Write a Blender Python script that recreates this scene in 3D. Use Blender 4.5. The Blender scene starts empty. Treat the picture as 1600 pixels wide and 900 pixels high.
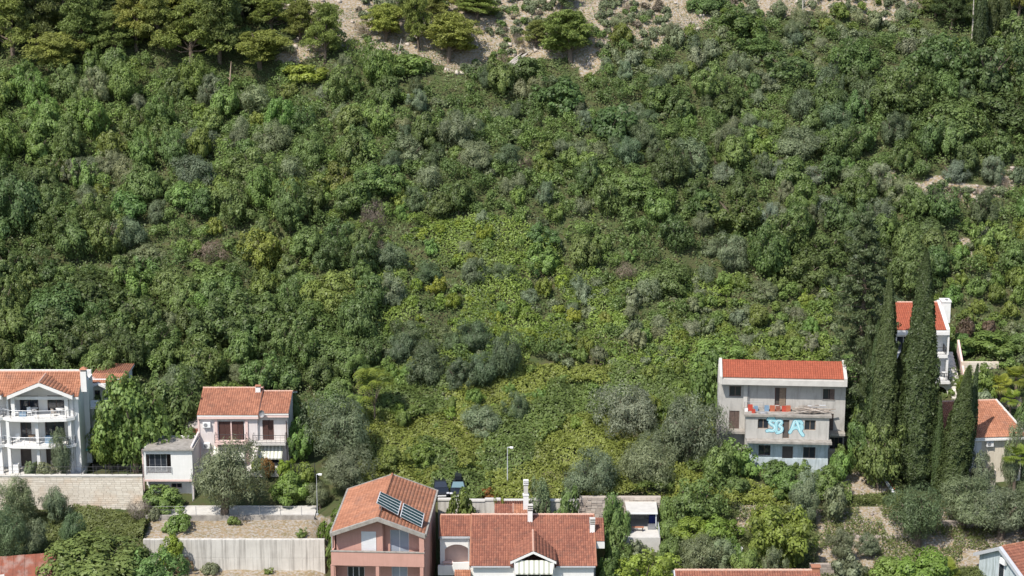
import bpy, math, random
import numpy as np
from mathutils import Vector, Matrix
random.seed(7)
rs = np.random.RandomState(11)
sc = bpy.context.scene
C = sc.collection
rad = math.radians

# ---------------------------------------------------------------- camera, sky, sun, exposure
CAMZ, PITCH, HFOV = 72.5, rad(14.0), rad(28.8)
FPX = 800.0 / math.tan(HFOV / 2)
cam_d = bpy.data.cameras.new('camera'); cam = bpy.data.objects.new('camera', cam_d); C.objects.link(cam)
cam.location = (0, 0, CAMZ); cam.rotation_euler = (rad(90) - PITCH, 0, 0)
cam_d.sensor_width = 36; cam_d.angle = HFOV; cam_d.clip_start = 1; cam_d.clip_end = 6000
sc.camera = cam
SUN_EL, SUN_AZ = rad(54), rad(216)          # azimuth clockwise from +Y (north = away from the camera)
world = bpy.data.worlds.new('World'); sc.world = world; world.use_nodes = True
wn = world.node_tree; bgn = wn.nodes['Background']
sky = wn.nodes.new('ShaderNodeTexSky'); sky.sky_type = 'NISHITA'; sky.sun_disc = False
sky.sun_elevation = SUN_EL; sky.sun_rotation = SUN_AZ; sky.air_density = 1.0; sky.dust_density = 1.0; sky.ozone_density = 1.0
wn.links.new(sky.outputs[0], bgn.inputs[0]); bgn.inputs[1].default_value = 0.15
sd = bpy.data.lights.new('sun', 'SUN'); sun = bpy.data.objects.new('sun', sd); C.objects.link(sun)
sd.energy = 4.8; sd.angle = rad(0.53); sd.color = (1.0, 0.945, 0.86)
dv = Vector((math.sin(SUN_AZ) * math.cos(SUN_EL), math.cos(SUN_AZ) * math.cos(SUN_EL), math.sin(SUN_EL)))
sun.rotation_euler = dv.to_track_quat('Z', 'Y').to_euler(); sun.location = (-60, 100, 160)
sc.view_settings.view_transform = 'Standard'; sc.view_settings.look = 'None'
sc.view_settings.exposure = 0.34; sc.view_settings.gamma = 1.0
try:
    sc.cycles.max_bounces = 7; sc.cycles.diffuse_bounces = 5; sc.cycles.transmission_bounces = 3
    sc.cycles.transparent_max_bounces = 4; sc.cycles.glossy_bounces = 2
except Exception: pass

# ---------------------------------------------------------------- picture-to-place arithmetic (used to measure the photograph)
def ray(u, v):
    dx, dy = (u - 800) / FPX, (450 - v) / FPX
    cp, sp = math.cos(PITCH), math.sin(PITCH)
    return Vector((dx, cp + dy * sp, -sp + dy * cp))
def at(u, v, Y):
    r = ray(u, v); k = Y / r.y
    return Vector((r.x * k, Y, CAMZ + r.z * k))
def proj(x, y, z):
    cp, sp = math.cos(PITCH), math.sin(PITCH)
    zz = z - CAMZ
    d = y * cp - zz * sp; up = y * sp + zz * cp
    return 800 + FPX * x / d, 450 - FPX * up / d

# ---------------------------------------------------------------- noise and terrain
def _hash(ix, iy, seed):
    n = (ix.astype(np.int64) * 374761393 + iy.astype(np.int64) * 668265263 + seed * 974711) & 0x7fffffff
    n = ((n ^ (n >> 13)) * 1274126177) & 0x7fffffff
    return ((n ^ (n >> 16)) & 0xffff) / 65535.0
def vnoise(x, y, s, seed=0):
    x = np.asarray(x, float) / s; y = np.asarray(y, float) / s
    ix = np.floor(x); iy = np.floor(y); fx = x - ix; fy = y - iy
    fx = fx * fx * (3 - 2 * fx); fy = fy * fy * (3 - 2 * fy)
    a = _hash(ix, iy, seed); b = _hash(ix + 1, iy, seed); c = _hash(ix, iy + 1, seed); d = _hash(ix + 1, iy + 1, seed)
    return (a * (1 - fx) + b * fx) * (1 - fy) + (c * (1 - fx) + d * fx) * fy
HILL = [(222, 4.3), (240, 13.0), (262, 25.0), (295, 42.6), (330, 62), (380, 84), (460, 105), (700, 125), (3000, 130)]
FAR = [(-2000, -14), (120, -12)]
ST = [
 (-41.2, FAR + [(186, -6.8), (196, -4.9), (202.9, -3.0), (203.3, -0.1), (217, 0.0), (220, 2.6)] + HILL),
 (-38.9, FAR + [(195.8, -6.7), (196.15, -3.5), (199.9, -3.0), (203.6, -2.8), (205.5, -2.6), (209, -0.4), (217, 0.0), (220, 2.4)] + HILL),
 (-20.6, FAR + [(195.8, -6.7), (196.15, -3.5), (199.9, -3.0), (203.6, -2.8), (205.5, -2.3), (209, -0.4), (217, 0.2), (220, 2.6)] + HILL),
 (-18.6, FAR + [(188, -9), (201.2, -6.5), (201.75, -1.9), (206, -1.1), (214, 1.8)] + HILL),
 (11.0, FAR + [(188, -9), (201.2, -6.0), (201.75, -1.9), (206, -1.1), (214, 1.8)] + HILL),
 (13.5, FAR + [(188, -7), (196.5, -4.4), (201.2, -4.1), (201.9, -1.9), (206, -0.8), (212, 0.6)] + HILL),
 (22.0, FAR + [(188, -7), (196, -4.6), (200.5, -3.4), (203, -2.2), (207, -0.9), (212, 0.6)] + HILL),
 (42.0, FAR + [(186, -6.8), (192, -5.4), (197, -4.1), (203, -2.6), (208, -1.7), (211, -0.4), (216, 1.2)] + HILL),
 (46.0, FAR + [(186, -6.8), (192, -5.4), (197, -4.1), (203, -2.8), (208, -2.2), (214, -0.8), (220, 0.3), (224, 1.6), (233, 3.2), (236, 8.6)] + HILL[1:]),
 (56.0, FAR + [(186, -6.8), (192, -5.4), (197, -4.1), (203, -2.8), (208, -2.2), (214, -0.6), (222, 2.2), (226, 5.4), (233, 8.2), (236, 9.8)] + HILL[1:]),
]
SX = np.array([s[0] for s in ST])
def H(x, y):
    x = np.atleast_1d(np.asarray(x, float)); y = np.atleast_1d(np.asarray(y, float))
    x, y = np.broadcast_arrays(x, y)
    prof = np.stack([np.interp(y, [p[0] for p in s[1]], [p[1] for p in s[1]]) for s in ST])
    xc = np.clip(x, SX[0], SX[-1]); i = np.clip(np.searchsorted(SX, xc, side='right') - 1, 0, len(SX) - 2)
    f = (xc - SX[i]) / (SX[i + 1] - SX[i])
    flat = prof.reshape(len(ST), -1); ii = i.ravel(); k = np.arange(flat.shape[1])
    z = flat[ii, k] * (1 - f.ravel()) + flat[ii + 1, k] * f.ravel(); z = z.reshape(x.shape)
    hw = np.clip((y - 220) / 14, 0, 1)
    z = z + hw * ((vnoise(x, y, 17, 1) - .5) * 3.4 + (vnoise(x, y, 6, 2) - .5) * 1.5 + (vnoise(x, y, 2.1, 3) - .5) * .7)
    z = z + np.clip((y - 150) / 30, 0, 1) * (1 - hw) * (vnoise(x, y, 2.6, 4) - .5) * .16
    return z
def h1(x, y): return float(H(x, y)[0])
def ground(u, v):
    r = ray(u, v); Y = np.arange(182, 420, .15); k = Y / r.y
    hit = np.nonzero(CAMZ + r.z * k <= H(r.x * k, Y))[0]
    j = hit[0] if len(hit) else len(Y) - 1
    return Vector((r.x * k[j], Y[j], h1(r.x * k[j], Y[j])))
def ppm(Y): return FPX * math.cos(PITCH) / Y * .985

# ---------------------------------------------------------------- materials
def nodes(name):
    m = bpy.data.materials.new(name); m.use_nodes = True
    nt = m.node_tree; b = nt.nodes['Principled BSDF']
    return m, nt, b
def rgb(c): return (c[0], c[1], c[2], 1)
def mixc(nt, fac, a, b, mode='MIX'):
    n = nt.nodes.new('ShaderNodeMix'); n.data_type = 'RGBA'; n.blend_type = mode
    for s, val in ((n.inputs[0], fac), (n.inputs[6], a), (n.inputs[7], b)):
        if hasattr(val, 'links'): nt.links.new(val, s)
        elif isinstance(val, (int, float)): s.default_value = val
        else: s.default_value = rgb(val)
    return n.outputs[2]
def noise(nt, scale, detail=4, vec=None, stretch=None, rough=.6):
    n = nt.nodes.new('ShaderNodeTexNoise'); n.inputs['Scale'].default_value = scale; n.inputs['Detail'].default_value = detail
    n.inputs['Roughness'].default_value = rough
    tc = nt.nodes.new('ShaderNodeTexCoord'); src = tc.outputs['Object']
    if stretch:
        mp = nt.nodes.new('ShaderNodeMapping'); mp.inputs['Scale'].default_value = stretch
        nt.links.new(src, mp.inputs[0]); src = mp.outputs[0]
    nt.links.new(src, n.inputs['Vector'])
    return n.outputs['Fac']
def ramp(nt, src, lo, hi):
    n = nt.nodes.new('ShaderNodeMapRange'); n.inputs[1].default_value = lo; n.inputs[2].default_value = hi
    nt.links.new(src, n.inputs[0]); return n.outputs[0]
def bump(nt, b, src, dist, strength=.6):
    n = nt.nodes.new('ShaderNodeBump'); n.inputs['Distance'].default_value = dist; n.inputs['Strength'].default_value = strength
    nt.links.new(src, n.inputs['Height']); nt.links.new(n.outputs[0], b.inputs['Normal'])
def surf(name, c1, c2, scale=3, rough=.85, streak=None, streak_amt=.5, bumpd=.01, spec=.2, metal=0, st=(6, 6, .5), lo=.45, hi=.7):
    m, nt, b = nodes(name)
    col = mixc(nt, ramp(nt, noise(nt, scale, 6), .3, .7), c1, c2)
    if streak is not None:
        f = ramp(nt, noise(nt, 1.0, 5, stretch=st), lo, hi)
        mm = nt.nodes.new('ShaderNodeMath'); mm.operation = 'MULTIPLY'; mm.inputs[1].default_value = streak_amt
        nt.links.new(f, mm.inputs[0]); col = mixc(nt, mm.outputs[0], col, streak)
    nt.links.new(col, b.inputs['Base Color'])
    b.inputs['Roughness'].default_value = rough; b.inputs['Specular IOR Level'].default_value = spec; b.inputs['Metallic'].default_value = metal
    if bumpd: bump(nt, b, noise(nt, scale * 8, 4), bumpd)
    return m
def varmat(name, c1, c2, rough=.85, dirt=None, dscale=1.2, damt=.5):
    """colour that differs from piece to piece (the 'var' value each tile, stone or plank carries)"""
    m, nt, b = nodes(name)
    a = nt.nodes.new('ShaderNodeAttribute'); a.attribute_name = 'var'
    col = mixc(nt, a.outputs['Fac'], c1, c2)
    if dirt is not None:
        f = ramp(nt, noise(nt, dscale, 6), .5, .75)
        mm = nt.nodes.new('ShaderNodeMath'); mm.operation = 'MULTIPLY'; mm.inputs[1].default_value = damt
        nt.links.new(f, mm.inputs[0]); col = mixc(nt, mm.outputs[0], col, dirt)
    nt.links.new(col, b.inputs['Base Color']); b.inputs['Roughness'].default_value = rough
    b.inputs['Specular IOR Level'].default_value = .15
    return m
def leafmat(name, transl=.45, tintvar=.36, rough=.5):
    m, nt, b = nodes(name)
    oi = nt.nodes.new('ShaderNodeObjectInfo')
    a = nt.nodes.new('ShaderNodeAttribute'); a.attribute_name = 'var'
    mr = nt.nodes.new('ShaderNodeMapRange'); mr.inputs[3].default_value = 1 - tintvar; mr.inputs[4].default_value = 1 + tintvar
    nt.links.new(a.outputs['Fac'], mr.inputs[0])
    v = nt.nodes.new('ShaderNodeVectorMath'); v.operation = 'SCALE'
    nt.links.new(oi.outputs['Color'], v.inputs[0]); nt.links.new(mr.outputs[0], v.inputs['Scale'])
    hs = nt.nodes.new('ShaderNodeHueSaturation')
    mh = nt.nodes.new('ShaderNodeMapRange'); mh.inputs[3].default_value = .472; mh.inputs[4].default_value = .503
    nt.links.new(oi.outputs['Random'], mh.inputs[0]); nt.links.new(mh.outputs[0], hs.inputs['Hue'])
    nt.links.new(v.outputs[0], hs.inputs['Color'])
    nt.links.new(hs.outputs[0], b.inputs['Base Color'])
    b.inputs['Roughness'].default_value = rough; b.inputs['Specular IOR Level'].default_value = .42
    t = nt.nodes.new('ShaderNodeBsdfTranslucent'); nt.links.new(hs.outputs[0], t.inputs[0])
    mx = nt.nodes.new('ShaderNodeMixShader'); mx.inputs[0].default_value = transl
    nt.links.new(b.outputs[0], mx.inputs[1]); nt.links.new(t.outputs[0], mx.inputs[2])
    nt.links.new(mx.outputs[0], nt.nodes['Material Output'].inputs[0])
    return m
M = {}
M['leaf'] = leafmat('leaves')
M['needle'] = leafmat('needles', .35, .45, .6)
M['bark'] = surf('bark', (.10, .075, .055), (.19, .15, .12), 6, .95, bumpd=.03)
M['palebark'] = surf('pale_bark', (.34, .24, .17), (.42, .33, .26), 6, .95, bumpd=.03)
M['deadwood'] = surf('dead_wood', (.36, .32, .28), (.50, .46, .41), 5, .95, bumpd=.03)
M['tile_old'] = varmat('weathered_clay_tile', (.375, .172, .108), (.235, .102, .066), dirt=(.17, .09, .065), dscale=1.1, damt=.75)
M['tile_orange'] = varmat('orange_clay_tile', (.42, .198, .122), (.275, .122, .074), dirt=(.22, .12, .09), dscale=.9, damt=.75)
M['tile_bright'] = varmat('bright_red_tile', (.33, .095, .055), (.25, .072, .043), dirt=(.30, .10, .06), dscale=.5, damt=.3)
M['tile_mid'] = varmat('brown_red_tile', (.30, .128, .084), (.185, .076, .054), dirt=(.13, .07, .055), dscale=1.3, damt=.8)
M['ridge'] = surf('ridge_tile', (.46, .27, .20), (.58, .40, .32), 5, .9)
M['white'] = surf('white_render', (.72, .71, .69), (.66, .65, .63), 1.5, .8, streak=(.55, .53, .50), streak_amt=.25)
M['cream'] = surf('cream_render', (.66, .60, .50), (.58, .52, .42), 1.5, .85, streak=(.40, .34, .27), streak_amt=.4)
M['pinkwhite'] = surf('pinkish_white_render', (.64, .59, .57), (.57, .51, .49), 1.2, .85, streak=(.45, .40, .38), streak_amt=.3)
M['palepink'] = surf('pale_pink_trim', (.70, .52, .47), (.62, .46, .42), 2, .85)
M['pink'] = surf('salmon_render', (.52, .295, .24), (.46, .26, .21), .8, .85, streak=(.36, .20, .16), streak_amt=.3)
M['grey'] = surf('raw_grey_render', (.45, .43, .40), (.37, .352, .325), .9, .95, streak=(.20, .19, .175), streak_amt=.6, st=(3, 3, .5), lo=.48, hi=.75)
M['bluegrey'] = surf('bluish_grey_render', (.50, .56, .58), (.38, .43, .45), 1.2, .95, streak=(.16, .19, .17), streak_amt=.6, st=(3, 3, .5))
M['concrete'] = surf('weathered_concrete', (.36, .335, .30), (.24, .22, .20), 1.8, .95, streak=(.15, .135, .115), streak_amt=.6, st=(2, 2, 1))
M['lightconc'] = surf('pale_concrete', (.54, .52, .48), (.44, .42, .39), 1.4, .95, bumpd=.01)
M['wallconc'] = surf('streaked_concrete_wall', (.58, .555, .51), (.47, .445, .405), .7, .95, streak=(.15, .135, .12), streak_amt=.62, st=(3.0, 3.0, .16), lo=.47, hi=.72)
M['stone'] = varmat('cut_limestone', (.66, .60, .51), (.54, .48, .40), dirt=(.56, .38, .24), dscale=.35, damt=.6)
M['whitestone'] = varmat('white_stone', (.74, .71, .66), (.60, .57, .52))
M['rubble'] = varmat('rubble_stone', (.42, .36, .31), (.26, .22, .19))
M['rockpale'] = varmat('pale_limestone_rock', (.50, .44, .38), (.32, .27, .23))
M['shutter'] = surf('brown_shutter', (.11, .055, .045), (.075, .04, .035), 6, .6)
M['oldshutter'] = surf('weathered_shutter', (.17, .12, .10), (.10, .075, .065), 5, .8)
M['wood'] = surf('old_wood', (.30, .22, .16), (.20, .15, .11), 6, .85)
M['planks'] = varmat('bleached_planks', (.50, .45, .40), (.22, .18, .15))
M['whiteframe'] = surf('white_joinery', (.70, .70, .70), (.66, .66, .67), 4, .5, bumpd=0)
M['metalgrey'] = surf('grey_metal', (.30, .30, .31), (.24, .24, .25), 5, .5, metal=.3, bumpd=0)
M['darkmetal'] = surf('dark_railing', (.05, .05, .055), (.035, .035, .04), 5, .5, bumpd=0)
M['palemetal'] = surf('pale_railing', (.55, .56, .58), (.46, .47, .49), 5, .45, metal=.2, bumpd=0)
M['rust'] = surf('rusty_sheet', (.27, .09, .055), (.17, .07, .05), 1.2, .85, streak=(.42, .38, .34), streak_amt=.5, st=(1, .4, 1))
M['asphalt'] = surf('asphalt', (.07, .068, .065), (.05, .05, .048), 2, .9)
M['awning'] = varmat('striped_awning', (.66, .65, .58), (.36, .37, .31))
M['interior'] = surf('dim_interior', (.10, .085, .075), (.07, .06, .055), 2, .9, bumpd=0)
M['darkred'] = surf('dark_red_paint', (.16, .02, .02), (.12, .02, .02), 3, .6)
M['plastic_white'] = surf('white_plastic', (.75, .75, .74), (.68, .68, .67), 3, .45, bumpd=0)
M['plastic_red'] = surf('red_plastic', (.48, .08, .05), (.38, .06, .04), 3, .5, bumpd=0)
M['plastic_orange'] = surf('orange_plastic', (.44, .14, .08), (.36, .11, .06), 3, .5, bumpd=0)
M['plastic_blue'] = surf('blue_plastic', (.20, .30, .40), (.16, .24, .34), 3, .5, bumpd=0)
M['plastic_navy'] = surf('navy_plastic', (.02, .03, .16), (.02, .03, .12), 3, .5, bumpd=0)
M['teal'] = surf('green_awning_cloth', (.10, .42, .33), (.08, .36, .28), 3, .7, bumpd=0)
M['graf_blue'] = surf('light_blue_spray', (.26, .50, .56), (.38, .60, .64), 1.5, .8, bumpd=0)
M['graf_dark'] = surf('dark_blue_spray', (.03, .12, .20), (.04, .16, .24), 3, .8, bumpd=0)
M['graf_pale'] = surf('pale_spray', (.66, .80, .82), (.55, .72, .76), 3, .8, bumpd=0)
M['carblack'] = surf('black_car_paint', (.012, .014, .02), (.015, .017, .022), 3, .25, spec=.5, bumpd=0)
M['rubber'] = surf('tyre_rubber', (.02, .02, .02), (.03, .03, .03), 3, .9, bumpd=0)
def glassmat(name, c, rough=.08):
    m, nt, b = nodes(name); b.inputs['Base Color'].default_value = rgb(c); b.inputs['Roughness'].default_value = rough
    b.inputs['Specular IOR Level'].default_value = .9
    return m
M['glass'] = glassmat('window_glass', (.025, .03, .04))
M['glassblue'] = glassmat('curtained_glass', (.30, .34, .40), .2)
M['solar'] = glassmat('solar_collector_glass', (.012, .03, .028), .15)
M['carglass'] = glassmat('windscreen_glass', (.13, .20, .22), .1)

def soilmat():
    m, nt, b = nodes('hillside_ground')
    a = nt.nodes.new('ShaderNodeAttribute'); a.attribute_name = 'rocky'
    soil = mixc(nt, ramp(nt, noise(nt, .9, 8), .35, .65), (.075, .07, .035), (.055, .075, .028))
    dry = mixc(nt, ramp(nt, noise(nt, 1.3, 8), .35, .65), (.29, .215, .135), (.19, .155, .085))
    dry = mixc(nt, ramp(nt, noise(nt, 3.5, 8), .44, .62), dry, (.33, .30, .27))
    f = noise(nt, .5, 6); ad = nt.nodes.new('ShaderNodeMath'); ad.operation = 'ADD'
    nt.links.new(a.outputs['Fac'], ad.inputs[0]); nt.links.new(f, ad.inputs[1])
    col = mixc(nt, ramp(nt, ad.outputs[0], .85, 1.15), soil, dry)
    nt.links.new(col, b.inputs['Base Color']); b.inputs['Roughness'].default_value = .97; b.inputs['Specular IOR Level'].default_value = .1
    bump(nt, b, noise(nt, 5, 8), .12)
    return m
M['soil'] = soilmat()

# ---------------------------------------------------------------- mesh helpers
class G:
    def __init__(s): s.v = []; s.f = []; s.a = []
    def add(s, vs, fs, var=.5):
        n = len(s.v); s.v += [tuple(p) for p in vs]; s.f += [tuple(i + n for i in f) for f in fs]; s.a += [var] * len(fs); return s
    def box(s, x0, x1, y0, y1, z0, z1, var=.5):
        if x1 < x0: x0, x1 = x1, x0
        if y1 < y0: y0, y1 = y1, y0
        if z1 < z0: z0, z1 = z1, z0
        return s.add([(x0,y0,z0),(x1,y0,z0),(x1,y1,z0),(x0,y1,z0),(x0,y0,z1),(x1,y0,z1),(x1,y1,z1),(x0,y1,z1)],
                     [(3,2,1,0),(4,5,6,7),(0,1,5,4),(1,2,6,5),(2,3,7,6),(3,0,4,7)], var)
    def prism(s, poly, d, var=.5):
        """poly: 3-D points of one face, d: extrusion vector"""
        n = len(poly); d = Vector(d); P = [Vector(p) for p in poly]; Q = [p + d for p in P]
        nr = Vector((0, 0, 0))
        for i in range(n): nr += P[i].cross(P[(i + 1) % n])
        if nr.dot(d) > 0: P, Q = Q, P
        fs = [tuple(range(n)), tuple(range(2 * n - 1, n - 1, -1))]
        for i in range(n):
            j = (i + 1) % n; fs.append((i, i + n, j + n, j))
        return s.add(P + Q, fs, var)
    def tube(s, pts, rads, n=6, var=.5, cap=True):
        pts = [Vector(p) for p in pts]
        if isinstance(rads, (int, float)): rads = [rads] * len(pts)
        rings = []; base = len(s.v)
        for i, p in enumerate(pts):
            t = (pts[min(i + 1, len(pts) - 1)] - pts[max(i - 1, 0)]).normalized()
            a = t.cross(Vector((0, 0, 1))) if abs(t.z) < .95 else t.cross(Vector((1, 0, 0)))
            a.normalize(); b = t.cross(a)
            for k in range(n):
                th = 2 * math.pi * k / n; s.v.append(tuple(p + (a * math.cos(th) + b * math.sin(th)) * rads[i]))
        for i in range(len(pts) - 1):
            for k in range(n):
                q = base + i * n + k; w = base + i * n + (k + 1) % n
                s.f.append((q, w, w + n, q + n)); s.a.append(var)
        if cap:
            s.f.append(tuple(base + k for k in range(n - 1, -1, -1))); s.f.append(tuple(base + (len(pts) - 1) * n + k for k in range(n))); s.a += [var, var]
        return s
    def mesh(s, name, mat, smooth=False):
        me = bpy.data.meshes.new(name); me.from_pydata(s.v, [], s.f); me.materials.append(mat)
        at_ = me.attributes.new('var', 'FLOAT', 'FACE'); at_.data.foreach_set('value', s.a)
        if smooth: me.polygons.foreach_set('use_smooth', [True] * len(s.f))
        me.update(); return me
    def build(s, name, mat, parent=None, smooth=False, **props):
        return link(name, s.mesh(name, M[mat] if isinstance(mat, str) else mat, smooth), parent, **props)
def link(name, me, parent=None, **props):
    o = bpy.data.objects.new(name, me); C.objects.link(o)
    if parent is not None: o.parent = parent
    for k, val in props.items():
        if val is not None: o[k] = val
    return o
def thing(name, label, cat, loc=(0, 0, 0), rz=0, group=None):
    o = bpy.data.objects.new(name, None); C.objects.link(o); o.location = loc; o.rotation_euler = (0, 0, rz)
    o.empty_display_size = .3; o['label'] = label; o['category'] = cat
    if group: o['group'] = group
    return o
def npmesh(name, V, F, var, mat):
    """V (n,3), F (m,4) quads, var (m,)"""
    me = bpy.data.meshes.new(name); n, m = len(V), len(F)
    me.vertices.add(n); me.vertices.foreach_set('co', np.ascontiguousarray(V, dtype=np.float32).ravel())
    me.loops.add(m * 4); me.loops.foreach_set('vertex_index', np.ascontiguousarray(F, dtype=np.int32).ravel())
    me.polygons.add(m); me.polygons.foreach_set('loop_start', np.arange(0, 4 * m, 4, dtype=np.int32))
    me.materials.append(mat)
    at_ = me.attributes.new('var', 'FLOAT', 'FACE'); at_.data.foreach_set('value', np.ascontiguousarray(var, dtype=np.float32))
    me.update(calc_edges=True); return me

# ---------------------------------------------------------------- ground sheet
def inside(poly, u, v):
    u = np.asarray(u, float); v = np.asarray(v, float); r = np.zeros(np.broadcast(u, v).shape, bool); n = len(poly)
    for i in range(n):
        x1, y1 = poly[i]; x2, y2 = poly[(i + 1) % n]
        if y1 == y2: continue
        c = ((y1 > v) != (y2 > v)) & (u < (x2 - x1) * (v - y1) / (y2 - y1) + x1); r ^= c
    return r
# bare, stony or dry patches of the ground, as polygons seen from above (traced on the slope)
ROCK = [[(430,-60),(470,40),(440,95),(500,105),(560,60),(600,110),(700,118),(720,128),(800,128),(870,110),(940,95),(985,70),(1060,52),(1150,50),(1260,40),(1430,30),(1480,-60)],
        [(560,372),(590,372),(600,395),(575,412)],[(1265,262),(1345,250),(1345,280),(1275,285)],[(1430,262),(1600,268),(1600,300),(1545,300),(1540,330),(1500,305),(1440,290)],
        [(1510,365),(1545,365),(1530,420),(1512,420)]]
DRY = [[(226,806),(515,806),(515,905),(226,905)],[(1270,795),(1400,790),(1600,800),(1600,880),(1480,890),(1280,890)],[(1150,790),(1200,790),(1200,830),(1150,830)],
       [(1300,745),(1370,735),(1390,770),(1330,775)],[(1300,640),(1330,640),(1330,700),(1300,700)],[(1560,615),(1600,615),(1600,640),(1560,640)]]
def rockiness(x, y, z=None):
    if z is None: z = H(x, y)
    u, v = proj(x, y, z); r = np.zeros(np.shape(u))
    uu = u + (vnoise(x, y, 3.5, 91) - .5) * 90 + (vnoise(x, y, 9, 93) - .5) * 60; vv = v + (vnoise(x, y, 3.5, 92) - .5) * 40 + (vnoise(x, y, 9, 94) - .5) * 30
    for p in ROCK: r = np.where(inside(p, uu, vv), 1.0, r)
    for p in DRY: r = np.where(inside(p, u, v), 1.0, r)
    return np.where(y < 330, r, .2 + 0 * r)
def terrain():
    xs = np.concatenate([np.array([-2500, -1200, -600, -350, -220, -160]), np.arange(-130, 130.1, 1.0), np.array([160, 220, 350, 600, 1200, 2500])])
    ys = np.concatenate([np.array([-1500, -600, -200, 0, 80, 130, 160, 175]), np.arange(182, 195.6, .8), [195.8, 196.15], np.arange(196.8, 201, .6), [201.2, 201.75, 202.4, 202.9, 203.3],
                         np.arange(203.9, 240, .6), np.arange(240.3, 312, .8), np.array([316, 322, 330, 340, 355, 380, 420, 460, 600, 900, 1500, 3000])])
    X, Y = np.meshgrid(xs, ys); Z = H(X, Y); V = np.stack([X.ravel(), Y.ravel(), Z.ravel()], 1)
    nx, ny = len(xs), len(ys); I = np.arange(nx * ny).reshape(ny, nx)
    F = np.stack([I[:-1, :-1].ravel(), I[:-1, 1:].ravel(), I[1:, 1:].ravel(), I[1:, :-1].ravel()], 1)
    me = npmesh('ground', V, F, np.full(len(F), .5), M['soil'])
    at_ = me.attributes.new('rocky', 'FLOAT', 'POINT')
    at_.data.foreach_set('value', rockiness(X, Y, Z).ravel().astype(np.float32))
    me.polygons.foreach_set('use_smooth', [True] * len(F))
    link('ground', me, kind='structure')
terrain()
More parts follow.
